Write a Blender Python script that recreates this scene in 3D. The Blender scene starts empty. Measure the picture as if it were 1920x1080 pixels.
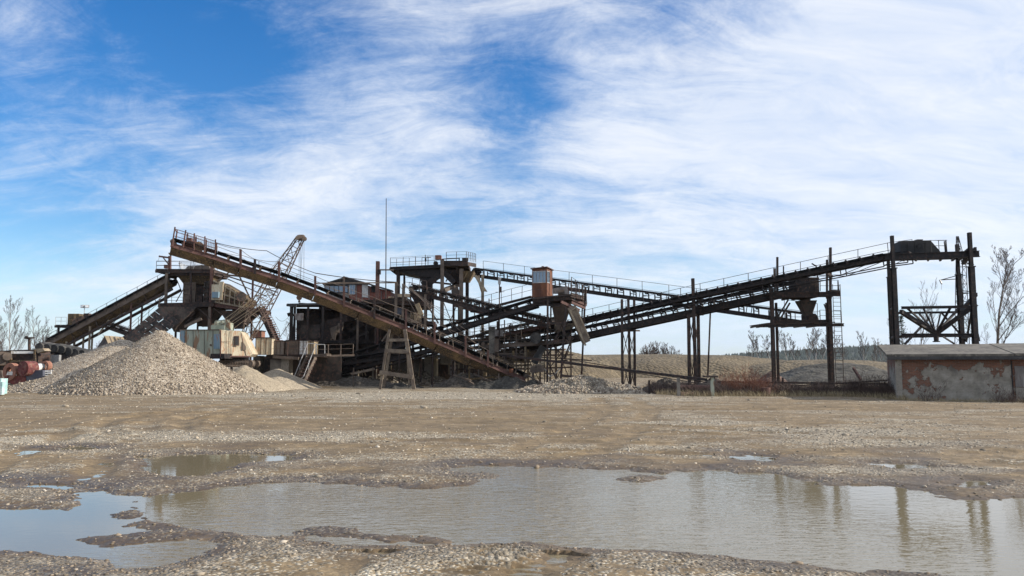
import bpy, math, random
import numpy as np
from mathutils import Vector, Matrix, noise as mnoise

random.seed(7)
R = math.radians
SC = bpy.context.scene
COL = SC.collection

# ------------------------------------------------------------------ camera
F = 1500.0
EYE = 1.8
TILT = R(5.45)
cam_d = bpy.data.cameras.new('camera')
cam_d.sensor_width = 36.0
cam_d.lens = F / 1920.0 * 36.0
cam_d.clip_start = 0.1
cam_d.clip_end = 9000.0
cam = bpy.data.objects.new('camera', cam_d)
COL.objects.link(cam)
cam.location = (0, 0, EYE)
cam.rotation_euler = (R(90) + TILT, 0, 0)
SC.camera = cam

# ------------------------------------------------------------------ light
SUN_EL = R(26)
SUN_AZ = R(-2)            # measured from +X towards +Y
sd = Vector((math.cos(SUN_EL) * math.cos(SUN_AZ), math.cos(SUN_EL) * math.sin(SUN_AZ), math.sin(SUN_EL)))
sun_d = bpy.data.lights.new('sun', 'SUN')
sun_d.energy = 5.0
sun_d.angle = R(0.6)
sun_d.color = (1.0, 0.93, 0.82)
sun = bpy.data.objects.new('sun', sun_d)
COL.objects.link(sun)
sun.rotation_euler = (-sd).to_track_quat('-Z', 'Y').to_euler()
sun.location = (60, -20, 60)

SC.view_settings.view_transform = 'Standard'
SC.view_settings.look = 'None'
SC.view_settings.exposure = 0.42
SC.view_settings.gamma = 1.0
SC.view_settings.use_curve_mapping = False

# ------------------------------------------------------------------ sky
W = bpy.data.worlds.new('World')
SC.world = W
W.use_nodes = True
nt = W.node_tree
nt.nodes.clear()


class NG:
    """small helper for node graphs"""
    def __init__(s, tree):
        s.t = tree

    def n(s, typ, **kw):
        nd = s.t.nodes.new(typ)
        for k, v in kw.items():
            setattr(nd, k, v)
        return nd

    def put(s, sock, v):
        if v is None:
            return
        if isinstance(v, bpy.types.NodeSocket):
            s.t.links.new(v, sock)
        else:
            sock.default_value = v

    def math(s, op, a, b=None, c=None, clamp=False):
        nd = s.n('ShaderNodeMath', operation=op, use_clamp=clamp)
        s.put(nd.inputs[0], a); s.put(nd.inputs[1], b); s.put(nd.inputs[2], c)
        return nd.outputs[0]

    def vmath(s, op, a, b=None, out=0):
        nd = s.n('ShaderNodeVectorMath', operation=op)
        s.put(nd.inputs[0], a)
        if b is not None:
            s.put(nd.inputs[1], b)
        return nd.outputs[out]

    def noise(s, vec, scale, detail=4, rough=0.5, dist=0.0, out=0):
        nd = s.n('ShaderNodeTexNoise')
        s.put(nd.inputs['Vector'], vec)
        nd.inputs['Scale'].default_value = scale
        nd.inputs['Detail'].default_value = detail
        nd.inputs['Roughness'].default_value = rough
        nd.inputs['Distortion'].default_value = dist
        return nd.outputs[out]

    def ramp(s, f, stops, interp='LINEAR'):
        nd = s.n('ShaderNodeValToRGB')
        nd.color_ramp.interpolation = interp
        el = nd.color_ramp.elements
        while len(el) < len(stops):
            el.new(0.5)
        for e, (p, c) in zip(el, stops):
            e.position = p
            e.color = c if len(c) == 4 else (*c, 1)
        s.put(nd.inputs[0], f)
        return nd.outputs[0]

    def smooth(s, f, a, b, lo=0.0, hi=1.0):
        nd = s.n('ShaderNodeMapRange', interpolation_type='SMOOTHSTEP')
        s.put(nd.inputs[0], f)
        nd.inputs[1].default_value = a; nd.inputs[2].default_value = b
        nd.inputs[3].default_value = lo; nd.inputs[4].default_value = hi
        return nd.outputs[0]

    def mix(s, f, a, b, blend='MIX'):
        nd = s.n('ShaderNodeMix', data_type='RGBA', blend_type=blend)
        s.put(nd.inputs[0], f)
        for sock, v in ((nd.inputs[6], a), (nd.inputs[7], b)):
            if isinstance(v, (tuple, list)) and len(v) == 3:
                v = (*v, 1)
            s.put(sock, v)
        return nd.outputs[2]


def sky_dir(u, v):
    d = Vector((0, math.cos(TILT), math.sin(TILT))) + Vector((1, 0, 0)) * (u - 960) / F \
        + Vector((0, -math.sin(TILT), math.cos(TILT))) * (540 - v) / F
    return d.normalized()


g = NG(nt)
tc = g.n('ShaderNodeTexCoord').outputs['Generated']
sky = g.n('ShaderNodeTexSky', sky_type='NISHITA')
sky.sun_disc = False
sky.sun_elevation = SUN_EL
sky.sun_rotation = R(90) - SUN_AZ
sky.altitude = 300
sky.air_density = 1.0
sky.dust_density = 0.6
sky.ozone_density = 2.2
sep = g.n('ShaderNodeSeparateXYZ'); g.put(sep.inputs[0], tc)
zz = g.math('MAXIMUM', sep.outputs[2], 0.0)
den = g.math('ADD', zz, 0.30)
comb = g.n('ShaderNodeCombineXYZ')
g.put(comb.inputs[0], g.math('DIVIDE', sep.outputs[0], den))
g.put(comb.inputs[1], g.math('DIVIDE', sep.outputs[1], den))
flat = comb.outputs[0]
mp = g.n('ShaderNodeMapping')
g.put(mp.inputs[0], flat)
mp.inputs['Rotation'].default_value = (0, 0, R(-58))
mp.inputs['Scale'].default_value = (0.75, 1.9, 1.0)
streak = mp.outputs[0]
warp = g.noise(flat, 1.1, 3, 0.5, out=1)
sw = g.vmath('ADD', streak, g.vmath('SCALE', g.vmath('SUBTRACT', warp, (0.5, 0.5, 0.5))))
sc_nodes = [n for n in nt.nodes if n.bl_idname == 'ShaderNodeVectorMath' and n.operation == 'SCALE']
sc_nodes[-1].inputs['Scale'].default_value = 0.7
n1 = g.noise(sw, 1.7, 10, 0.62, 0.3)
n2 = g.noise(sw, 5.0, 11, 0.72, 0.5)
n3 = g.noise(flat, 8.0, 10, 0.74, 0.6)
cov = g.math('ADD', g.math('MULTIPLY', n1, 0.52), g.math('ADD', g.math('MULTIPLY', n2, 0.30), g.math('MULTIPLY', n3, 0.28)))
cov = g.math('MULTIPLY', g.math('SUBTRACT', cov, 0.55), 3.3)
# broad layout of the weather: clear gaps (negative) and thick veils (positive)
BL = [(60, 200, 0.20, -0.40), (170, 110, 0.10, -0.30), (420, 110, 0.07, -0.35), (120, 390, 0.08, -0.2),
      (420, 140, 0.06, -0.25), (330, 350, 0.10, 0.28), (90, 290, 0.06, 0.24), (300, 130, 0.04, 0.30), (20, 40, 0.03, 0.3), (300, 500, 0.12, 0.15),
      (985, 245, 0.045, -0.36), (1015, 180, 0.04, -0.28), (930, 300, 0.04, -0.22), (900, 140, 0.05, -0.22),
      (1230, 40, 0.08, -0.22), (1310, 20, 0.06, -0.30), (650, 10, 0.06, -0.30), (1500, 10, 0.07, -0.2),
      (160, 390, 0.07, -0.28), (820, 400, 0.06, -0.22), (1250, 430, 0.08, -0.20), (1600, 560, 0.10, -0.2),
      (1750, 300, 0.26, 0.42), (1420, 330, 0.16, 0.26), (1850, 80, 0.18, 0.34), (1520, 170, 0.12, 0.25),
      (760, 110, 0.10, 0.24), (560, 330, 0.16, 0.25), (1120, 330, 0.12, 0.25), (1150, 140, 0.05, 0.2),
      (700, 480, 0.14, 0.18), (250, 480, 0.10, 0.24), (60, 30, 0.05, 0.25), (20, 250, 0.05, 0.2)]
acc = g.math('ADD', cov, 0.35)
for (u, v, s_, a_) in BL:
    dd = g.vmath('DISTANCE', g.vmath('NORMALIZE', tc), tuple(sky_dir(u, v)), out=1)
    e = g.math('POWER', 2.718, g.math('MULTIPLY', g.math('POWER', dd, 2.0), -1.0 / (2 * s_ * s_)))
    acc = g.math('MULTIPLY_ADD', e, a_, acc)
acc = g.math('ADD', acc, g.smooth(sep.outputs[2], 0.44, 0.75, 0.0, 0.45))  # unseen cloud above the view, added to make the ambient light less blue
acc = g.math('ADD', acc, g.smooth(sep.outputs[1], 0.2, -0.3, 0.0, 0.45))  # more added cloud behind the camera, unseen, for the same neutral ambient light
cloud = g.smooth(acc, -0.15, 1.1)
hz = g.smooth(sep.outputs[2], 0.0, 0.16, 0.55, 0.0)

ctone = g.ramp(g.math('ADD', g.math('MULTIPLY', n2, 0.6), g.math('MULTIPLY', n1, 0.4)), [(0.35, (0.58, 0.68, 0.86)), (0.60, (0.84, 0.87, 0.92))])
bg1 = g.n('ShaderNodeBackground')
SKY_STRENGTH = 0.10
skc = g.n('ShaderNodeHueSaturation'); skc.inputs['Hue'].default_value = 0.508; skc.inputs['Saturation'].default_value = 1.42; skc.inputs['Value'].default_value = 1.25
g.put(skc.inputs['Color'], sky.outputs[0])
g.put(bg1.inputs[0], skc.outputs[0]); bg1.inputs[1].default_value = SKY_STRENGTH
bg2 = g.n('ShaderNodeBackground')
g.put(bg2.inputs[0], ctone); bg2.inputs[1].default_value = 0.86
mx = g.n('ShaderNodeMixShader')
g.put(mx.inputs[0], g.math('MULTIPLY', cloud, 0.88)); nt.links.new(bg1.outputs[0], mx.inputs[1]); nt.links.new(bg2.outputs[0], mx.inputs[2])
wo = g.n('ShaderNodeOutputWorld')
bg3 = g.n('ShaderNodeBackground'); bg3.inputs[0].default_value = (0.50, 0.64, 0.84, 1); bg3.inputs[1].default_value = 0.95
mx2 = g.n('ShaderNodeMixShader'); g.put(mx2.inputs[0], hz); nt.links.new(mx.outputs[0], mx2.inputs[1]); nt.links.new(bg3.outputs[0], mx2.inputs[2])
nt.links.new(mx2.outputs[0], wo.inputs[0])

# ------------------------------------------------------------------ placing helpers
def P(u, v, Y):
    """point seen at photograph pixel (u, v), standing at real distance Y in front"""
    d = Vector((0, math.cos(TILT), math.sin(TILT))) + Vector((1, 0, 0)) * (u - 960) / F \
        + Vector((0, -math.sin(TILT), math.cos(TILT))) * (540 - v) / F
    d = d * (Y / d.y)
    return Vector((d.x, d.y, d.z + EYE))


def G(u, v, z=0.0):
    d = sky_dir(u, v)
    t = (z - EYE) / d.z
    return Vector((d.x * t, d.y * t, z))


def X(u, Y, z=0.0):
    """ground point under pixel column u at distance Y"""
    p = P(u, 700, Y)
    return Vector((p.x, Y, z))


# ------------------------------------------------------------------ object helpers
WL = {}


def settag(o, label=None, cat=None, group=None, kind=None):
    if label: o['label'] = label
    if cat: o['category'] = cat
    if group: o['group'] = group
    if kind: o['kind'] = kind
    return o


def thing(name, label, cat, loc=(0, 0, 0), group=None):
    o = bpy.data.objects.new(name, None)
    o.empty_display_size = 0.3
    COL.objects.link(o)
    o.location = loc
    WL[o] = Vector(loc)
    return settag(o, label, cat, group)


def link_mesh(name, me, parent=None, loc=None):
    o = bpy.data.objects.new(name, me)
    COL.objects.link(o)
    if parent is not None:
        o.parent = parent
        WL[o] = WL[parent] if loc is None else Vector(loc)
        o.location = WL[o] - WL[parent]
    else:
        WL[o] = Vector(loc or (0, 0, 0))
        o.location = WL[o]
    return o


def copy_tree(src, loc, rz=0.0, scale=1.0, label=None):
    """copy of a thing with copies of its parts"""
    c = src.copy(); COL.objects.link(c)
    c.location = loc; c.rotation_euler = (0, 0, rz); c.scale = (scale, scale, scale)
    WL[c] = Vector(loc)
    if label: c['label'] = label
    for ch in src.children:
        d = ch.copy(); COL.objects.link(d); d.parent = c
        for gch in ch.children:
            e = gch.copy(); COL.objects.link(e); e.parent = d
    return c


class MB:
    """collects shapes in world coordinates, builds ONE mesh object"""
    def __init__(s):
        s.v = []; s.f = []

    def add(s, vs, fs):
        b = len(s.v)
        s.v.extend([tuple(p) for p in vs])
        s.f.extend([tuple(i + b for i in f) for f in fs])
        return s

    def beam(s, a, b, w, h, up=(0, 0, 1)):
        a = Vector(a); b = Vector(b)
        d = (b - a)
        if d.length < 1e-6: return s
        d.normalize()
        u = Vector(up)
        if abs(d.dot(u)) > 0.98: u = Vector((0, 1, 0))
        r = d.cross(u).normalized(); u = r.cross(d).normalized()
        r *= w / 2; u *= h / 2
        vs = [a - r - u, a + r - u, a + r + u, a - r + u, b - r - u, b + r - u, b + r + u, b - r + u]
        return s.add(vs, [(0, 1, 2, 3), (7, 6, 5, 4), (0, 4, 5, 1), (1, 5, 6, 2), (2, 6, 7, 3), (3, 7, 4, 0)])

    def ibeam(s, a, b, w, h, t=0.02, up=(0, 0, 1)):
        a = Vector(a); b = Vector(b); d = (b - a).normalized(); u = Vector(up)
        if abs(d.dot(u)) > 0.98: u = Vector((0, 1, 0))
        r = d.cross(u).normalized(); u = r.cross(d).normalized()
        s.beam(a, b, t, h - 2 * t, up)
        o = u * (h / 2 - t / 2)
        s.beam(a + o, b + o, w, t, up)
        s.beam(a - o, b - o, w, t, up)
        return s

    def angle(s, a, b, w, t=0.012, up=(0, 0, 1)):
        """angle-iron"""
        a = Vector(a); b = Vector(b); d = (b - a).normalized(); u = Vector(up)
        if abs(d.dot(u)) > 0.98: u = Vector((0, 1, 0))
        r = d.cross(u).normalized(); u = r.cross(d).normalized()
        s.beam(a + u * w / 2, b + u * w / 2, w, t, up)
        s.beam(a + r * w / 2, b + r * w / 2, t, w, up)
        return s

    def tube(s, a, b, r, n=8, r2=None, cap=True):
        a = Vector(a); b = Vector(b); d = (b - a)
        if d.length < 1e-6: return s
        d.normalize()
        u = Vector((0, 0, 1)) if abs(d.z) < 0.9 else Vector((1, 0, 0))
        x = d.cross(u).normalized(); y = d.cross(x)
        r2 = r if r2 is None else r2
        vs = []
        for k in range(n):
            c = 2 * math.pi * k / n
            o = x * math.cos(c) + y * math.sin(c)
            vs.append(a + o * r)
        for k in range(n):
            c = 2 * math.pi * k / n
            o = x * math.cos(c) + y * math.sin(c)
            vs.append(b + o * r2)
        fs = [(k, (k + 1) % n, n + (k + 1) % n, n + k) for k in range(n)]
        if cap:
            fs += [tuple(range(n - 1, -1, -1)), tuple(range(n, 2 * n))]
        return s.add(vs, fs)

    def path(s, pts, r, n=5):
        for a, b in zip(pts[:-1], pts[1:]):
            s.tube(a, b, r, n, cap=False)
        return s

    def wire(s, a, b, r=0.012, sag=0.0, n=3, seg=6):
        a = Vector(a); b = Vector(b)
        seg = seg if sag else 1
        pts = []
        for k in range(seg + 1):
            t = k / seg
            p = a.lerp(b, t); p.z -= sag * 4 * t * (1 - t)
            pts.append(p)
        return s.path(pts, r, n)

    def box(s, c, size, rz=0.0, m=None):
        c = Vector(c); hx, hy, hz = size[0] / 2, size[1] / 2, size[2] / 2
        m = m or Matrix.Rotation(rz, 3, 'Z')
        vs = [c + m @ Vector((x * hx, y * hy, z * hz)) for z in (-1, 1) for x, y in ((-1, -1), (1, -1), (1, 1), (-1, 1))]
        return s.add(vs, [(3, 2, 1, 0), (4, 5, 6, 7), (0, 1, 5, 4), (1, 2, 6, 5), (2, 3, 7, 6), (3, 0, 4, 7)])

    def frustum(s, top, bot, t=0.0):
        """hopper: top ring, bottom ring, each four points; open"""
        return s.add(list(top) + list(bot), [(k, 4 + k, 4 + (k + 1) % 4, (k + 1) % 4) for k in range(4)])

    def plate(s, pts, t=0.02):
        """thick polygon"""
        pts = [Vector(p) for p in pts]
        nrm = (pts[1] - pts[0]).cross(pts[2] - pts[0]).normalized() * t / 2
        n = len(pts)
        vs = [p - nrm for p in pts] + [p + nrm for p in pts]
        fs = [tuple(range(n - 1, -1, -1)), tuple(range(n, 2 * n))]
        fs += [(k, (k + 1) % n, n + (k + 1) % n, n + k) for k in range(n)]
        return s.add(vs, fs)

    def prism(s, base, dv):
        """polygon extruded along the vector dv"""
        base = [Vector(p) for p in base]; dv = Vector(dv)
        n = len(base)
        vs = base + [p + dv for p in base]
        fs = [tuple(range(n - 1, -1, -1)), tuple(range(n, 2 * n))]
        fs += [(k, (k + 1) % n, n + (k + 1) % n, n + k) for k in range(n)]
        return s.add(vs, fs)

    def build(s, name, mat, parent=None, loc=None, smooth=False):
        if parent is not None and loc is None:
            off = WL[parent]
        elif loc is not None:
            off = Vector(loc)
        else:
            off = Vector((0, 0, 0))
            if s.v:
                arr = np.array(s.v)
                off = Vector((float(arr[:, 0].mean()), float(arr[:, 1].mean()), float(arr[:, 2].min())))
        me = bpy.data.meshes.new(name)
        me.from_pydata([(p[0] - off.x, p[1] - off.y, p[2] - off.z) for p in s.v], [], s.f)
        me.validate()
        me.update()
        if mat is not None: me.materials.append(mat)
        if smooth:
            me.polygons.foreach_set('use_smooth', [True] * len(me.polygons))
        return link_mesh(name, me, parent, off)


def np_mesh(name, verts, faces, mat, smooth=False):
    """fast mesh from arrays; faces (n,3) or (n,4)"""
    me = bpy.data.meshes.new(name)
    k = faces.shape[1]
    me.vertices.add(len(verts)); me.vertices.foreach_set('co', verts.astype(np.float32).ravel())
    me.loops.add(faces.size); me.loops.foreach_set('vertex_index', faces.astype(np.int32).ravel())
    me.polygons.add(len(faces))
    me.polygons.foreach_set('loop_start', np.arange(0, faces.size, k, dtype=np.int32))
    me.polygons.foreach_set('loop_total', np.full(len(faces), k, dtype=np.int32))
    if smooth: me.polygons.foreach_set('use_smooth', np.ones(len(faces), dtype=bool))
    me.update(calc_edges=True)
    if mat is not None: me.materials.append(mat)
    return me


# ------------------------------------------------------------------ materials
def new_mat(name):
    m = bpy.data.materials.new(name)
    m.use_nodes = True
    m.node_tree.nodes.clear()
    gg = NG(m.node_tree)
    out = gg.n('ShaderNodeOutputMaterial')
    b = gg.n('ShaderNodeBsdfPrincipled')
    m.node_tree.links.new(b.outputs[0], out.inputs[0])
    return m, gg, b


def weathered(name, c1, c2, scale=1.5, lo=0.42, hi=0.6, rough=0.8, metal=0.0, c3=None, bump=0.3, fine=12.0, streak=False):
    m, g_, b = new_mat(name)
    co = g_.n('ShaderNodeNewGeometry').outputs['Position']
    if streak:
        mpn = g_.n('ShaderNodeMapping'); g_.put(mpn.inputs[0], co); mpn.inputs['Scale'].default_value = (1, 1, 0.25)
        v = mpn.outputs[0]
    else:
        v = co
    n_ = g_.noise(v, scale, 8, 0.62, 0.2)
    c = g_.ramp(n_, [(lo, c1), (hi, c2)])
    nf = g_.noise(v, fine, 5, 0.6)
    if c3 is not None:
        c = g_.mix(g_.smooth(nf, 0.52, 0.62), c, c3)
    c = g_.mix(0.6, c, g_.ramp(nf, [(0.3, (0.55, 0.55, 0.55)), (0.7, (1.25, 1.25, 1.25))]), 'MULTIPLY')
    g_.put(b.inputs['Base Color'], c)
    b.inputs['Roughness'].default_value = rough
    b.inputs['Metallic'].default_value = metal
    if bump:
        bp = g_.n('ShaderNodeBump'); bp.inputs['Strength'].default_value = bump; bp.inputs['Distance'].default_value = 0.02
        g_.put(bp.inputs['Height'], nf)
        g_.put(b.inputs['Normal'], bp.outputs[0])
    return m


M = {}
M['steel_dark'] = weathered('dark_rusty_steel', (0.018, 0.014, 0.013), (0.048, 0.030, 0.024), 1.6, c3=(0.070, 0.034, 0.022), fine=7)
M['steel_black'] = weathered('blackened_steel', (0.009, 0.008, 0.009), (0.022, 0.017, 0.016), 1.6, c3=(0.040, 0.022, 0.016), fine=7)
M['rust_red'] = weathered('red_brown_rusty_steel', (0.085, 0.040, 0.032), (0.16, 0.080, 0.062), 1.2, c3=(0.06, 0.028, 0.024))
M['rust_bright'] = weathered('bright_rust', (0.085, 0.030, 0.014), (0.19, 0.072, 0.032), 2.0, c3=(0.08, 0.03, 0.018), streak=True)
M['rust_ochre'] = weathered('ochre_rusty_steel', (0.045, 0.033, 0.022), (0.14, 0.095, 0.045), 0.9, c3=(0.20, 0.13, 0.06))
M['rust_grey'] = weathered('grey_brown_rusty_steel', (0.085, 0.068, 0.055), (0.17, 0.13, 0.10), 1.3, c3=(0.10, 0.06, 0.04))
M['tan_steel'] = weathered('dusty_tan_steel', (0.22, 0.18, 0.13), (0.36, 0.30, 0.21), 1.3, c3=(0.16, 0.10, 0.06))
M['rubber'] = weathered('black_rubber', (0.008, 0.008, 0.009), (0.022, 0.021, 0.021), 2.0, rough=0.75)
M['dusty_rubber'] = weathered('dusty_rubber', (0.02, 0.02, 0.02), (0.10, 0.09, 0.08), 1.2, rough=0.85)
M['wood'] = weathered('weathered_wood', (0.12, 0.092, 0.07), (0.24, 0.195, 0.145), 1.5, fine=9.0, c3=(0.11, 0.08, 0.06))
M['concrete'] = weathered('rough_concrete', (0.24, 0.215, 0.18), (0.40, 0.36, 0.30), 0.8, fine=6.0, c3=(0.18, 0.16, 0.13))
M['concrete_dark'] = weathered('stained_concrete', (0.10, 0.09, 0.078), (0.22, 0.20, 0.17), 0.8, fine=6.0)
M['cream'] = weathered('chipped_cream_paint', (0.52, 0.465, 0.345), (0.40, 0.335, 0.235), 2.4, fine=9.0, c3=(0.34, 0.21, 0.13), streak=True)
M['pale_green'] = weathered('faded_grey_green_paint', (0.34, 0.37, 0.30), (0.24, 0.26, 0.20), 1.4, 0.40, 0.62, fine=3.0, c3=(0.20, 0.12, 0.07), streak=True)
M['blue_grey'] = weathered('faded_blue_paint', (0.15, 0.24, 0.32), (0.20, 0.28, 0.32), 1.6, fine=5.0, c3=(0.26, 0.12, 0.08), streak=True)
M['white_paint'] = weathered('dirty_white_paint', (0.55, 0.55, 0.53), (0.72, 0.72, 0.70), 2.0, fine=5.0, c3=(0.42, 0.38, 0.33))
M['red_paint'] = weathered('faded_red_paint', (0.10, 0.026, 0.026), (0.17, 0.045, 0.038), 2.5, c3=(0.16, 0.09, 0.065), rough=0.85, fine=6)
M['orange_paint'] = weathered('faded_orange_paint', (0.22, 0.10, 0.065), (0.32, 0.15, 0.10), 2.5, c3=(0.15, 0.07, 0.05), rough=0.85, fine=6)
M['navy'] = weathered('dark_blue_grey_paint', (0.05, 0.055, 0.08), (0.09, 0.10, 0.13), 1.5, rough=0.6)
M['teal'] = weathered('pale_teal_paint', (0.30, 0.48, 0.48), (0.50, 0.62, 0.60), 2.0, rough=0.6)
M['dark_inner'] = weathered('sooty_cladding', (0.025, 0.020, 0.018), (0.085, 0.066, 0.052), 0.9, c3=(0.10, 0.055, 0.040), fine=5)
M['red_boards'] = weathered('faded_red_boards', (0.20, 0.065, 0.045), (0.30, 0.11, 0.075), 1.6, c3=(0.14, 0.06, 0.05), streak=True)
M['grey_boards'] = weathered('grey_boards', (0.17, 0.155, 0.145), (0.30, 0.27, 0.25), 2.0, c3=(0.12, 0.09, 0.08), streak=True)
M['roofing'] = weathered('dark_roofing_felt', (0.035, 0.034, 0.036), (0.07, 0.066, 0.066), 1.0)
M['tan_boards'] = weathered('tan_boards', (0.30, 0.23, 0.14), (0.40, 0.31, 0.20), 1.5, c3=(0.22, 0.16, 0.10), streak=True)
M['galv'] = weathered('galvanised_steel', (0.28, 0.28, 0.28), (0.42, 0.42, 0.42), 3.0, rough=0.5, metal=0.3)
M['roller_steel'] = weathered('worn_roller_steel', (0.30, 0.25, 0.19), (0.48, 0.42, 0.33), 3.0, rough=0.6)

mm, g_, b_ = new_mat('window_glass')
b_.inputs['Base Color'].default_value = (0.16, 0.24, 0.33, 1); b_.inputs['Roughness'].default_value = 0.08
b_.inputs['Specular IOR Level'].default_value = 0.9
M['glass'] = mm
mm, g_, b_ = new_mat('lamp_glass')
b_.inputs['Base Color'].default_value = (0.85, 0.85, 0.85, 1); b_.inputs['Roughness'].default_value = 0.15
M['lamp_glass'] = mm

# wire mesh: thin real grid is built as geometry; material is galvanised
def grain_mat(name, cols, scale, bump=0.6, dist=0.04, big=0.25, rough=0.95, tint=None):
    """broken stone: every grain has its own tone"""
    m, g_, b = new_mat(name)
    co = g_.n('ShaderNodeNewGeometry').outputs['Position']
    vo = g_.n('ShaderNodeTexVoronoi'); g_.put(vo.inputs['Vector'], co); vo.inputs['Scale'].default_value = scale
    vsep = g_.n('ShaderNodeSeparateColor'); g_.put(vsep.inputs[0], vo.outputs['Color'])
    c = g_.ramp(vsep.outputs[0], [(i / (len(cols) - 1), cc) for i, cc in enumerate(cols)])
    vo2 = g_.n('ShaderNodeTexVoronoi'); g_.put(vo2.inputs['Vector'], co); vo2.inputs['Scale'].default_value = scale * 2.7
    vs2 = g_.n('ShaderNodeSeparateColor'); g_.put(vs2.inputs[0], vo2.outputs['Color'])
    c = g_.mix(0.45, c, g_.ramp(vs2.outputs[1], [(0, (0.5, 0.5, 0.5)), (1, (1.5, 1.5, 1.5))]), 'MULTIPLY')
    nb = g_.noise(co, big, 6, 0.6)
    c = g_.mix(1.0, c, g_.ramp(nb, [(0.35, (0.86, 0.85, 0.83)), (0.65, (1.1, 1.09, 1.07))]), 'MULTIPLY')
    if tint is not None:
        c = g_.mix(g_.smooth(g_.noise(co, big * 2.3, 5, 0.6), 0.48, 0.62), c, tint)
    g_.put(b.inputs['Base Color'], c)
    b.inputs['Roughness'].default_value = rough
    bp = g_.n('ShaderNodeBump'); bp.inputs['Strength'].default_value = bump; bp.inputs['Distance'].default_value = dist
    h = g_.math('ADD', g_.math('MULTIPLY', vo.outputs['Distance'], -1.0), g_.math('MULTIPLY', vsep.outputs[1], 0.6))
    g_.put(bp.inputs['Height'], h)
    g_.put(b.inputs['Normal'], bp.outputs[0])
    return m


M['gravel'] = grain_mat('crushed_gravel', [(0.13, 0.10, 0.075), (0.27, 0.22, 0.165), (0.36, 0.30, 0.23), (0.50, 0.44, 0.36)], 12.0, 0.9, 0.06)
M['gravel_fine'] = grain_mat('fine_gravel', [(0.20, 0.165, 0.12), (0.31, 0.26, 0.19), (0.38, 0.32, 0.24)], 14.0, 0.6, 0.04)
M['rubble'] = grain_mat('pale_rubble', [(0.06, 0.05, 0.036), (0.14, 0.115, 0.085), (0.24, 0.205, 0.155), (0.36, 0.315, 0.25)], 6.5, 1.0, 0.12)
M['sand'] = grain_mat('sandy_gravel', [(0.095, 0.073, 0.043), (0.132, 0.102, 0.062), (0.175, 0.137, 0.086)], 2.2, 0.9, 0.2, big=0.12, tint=(0.105, 0.08, 0.048))
M['dirt'] = grain_mat('dark_dirt', [(0.050, 0.042, 0.034), (0.085, 0.072, 0.058), (0.13, 0.11, 0.09)], 6.0, 0.8, 0.08)
M['dark_gravel'] = grain_mat('dark_grey_gravel', [(0.028, 0.026, 0.022), (0.048, 0.044, 0.037), (0.085, 0.078, 0.065)], 3.5, 0.7, 0.08)
M['red_dirt'] = grain_mat('reddish_earth', [(0.09, 0.055, 0.045), (0.13, 0.08, 0.062), (0.17, 0.11, 0.085)], 6.0, 0.6, 0.06)
# ------------------------------------------------------------------ noise in numpy
def hashn(ix, iy, seed):
    h = (ix.astype(np.int64) * 374761393 + iy.astype(np.int64) * 668265263 + seed * 1442695041) & 0x7fffffff
    h = ((h ^ (h >> 13)) * 1274126177) & 0x7fffffff
    h = (h ^ (h >> 16)) & 0xffff
    return h / 65535.0


def vnoise(x, y, seed=0):
    ix = np.floor(x); iy = np.floor(y)
    fx = x - ix; fy = y - iy
    fx = fx * fx * (3 - 2 * fx); fy = fy * fy * (3 - 2 * fy)
    a = hashn(ix, iy, seed); b = hashn(ix + 1, iy, seed)
    c = hashn(ix, iy + 1, seed); d = hashn(ix + 1, iy + 1, seed)
    return (a + (b - a) * fx) * (1 - fy) + (c + (d - c) * fx) * fy


def fbm(x, y, seed=0, octv=4, rough=0.5):
    s = 0; a = 1; t = 0
    for o in range(octv):
        s = s + a * vnoise(x * 2 ** o + 13.7 * o, y * 2 ** o + 7.3 * o, seed + o)
        t += a; a *= rough
    return s / t


# ------------------------------------------------------------------ ground
PUD = [
    [(232, 936), (300, 925), (420, 915), (520, 908), (600, 907), (700, 911), (800, 916), (866, 908), (900, 896), (868, 880), (888, 872), (960, 872),
     (1100, 877), (1240, 884), (1330, 883), (1420, 889), (1480, 898), (1560, 909), (1660, 914), (1740, 922), (1790, 938), (1860, 937), (1920, 932),
     (2050, 930), (2300, 960), (2300, 1120), (2000, 1110), (1770, 1083), (1610, 1073), (1510, 1057), (1410, 1050), (1330, 1036), (1160, 1027), (960, 1021),
     (860, 1024), (750, 1027), (650, 1024), (560, 1010), (480, 1008), (400, 1000), (310, 985), (262, 965), (235, 950)],
    [(-300, 962), (-60, 959), (60, 955), (120, 957), (150, 945), (110, 925), (170, 919), (300, 930), (262, 950), (275, 966), (250, 985), (330, 996), (230, 1004),
     (150, 1012), (200, 1022), (290, 1014), (370, 1010), (430, 1015), (400, 1035), (330, 1057), (290, 1072), (215, 1068), (170, 1050), (100, 1042), (0, 1036), (-300, 1034)],
    [(-160, 898), (0, 903), (60, 906), (125, 911), (120, 920), (60, 914), (0, 909), (-160, 905)],
    [(250, 858), (330, 853), (440, 851), (540, 856), (530, 866), (460, 868), (440, 880), (400, 890), (330, 893), (290, 885), (270, 870)],
    [(95, 840), (140, 837), (178, 839), (170, 844), (110, 845)],
    [(1366, 856), (1400, 852), (1445, 856), (1475, 862), (1440, 867), (1400, 863)],
    [(1660, 872), (1740, 872), (1775, 879), (1700, 881)],
    [(1798, 907), (1830, 904), (1848, 910), (1810, 913)],
]
ISL = [
    [(1158, 897), (1200, 893), (1236, 899), (1200, 904), (1165, 902)],
    [(570, 1000), (620, 993), (700, 1004), (780, 1009), (850, 1014), (840, 1019), (700, 1010), (600, 1004)],
    [(205, 965), (262, 958), (268, 968), (235, 975)],
]


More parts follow.
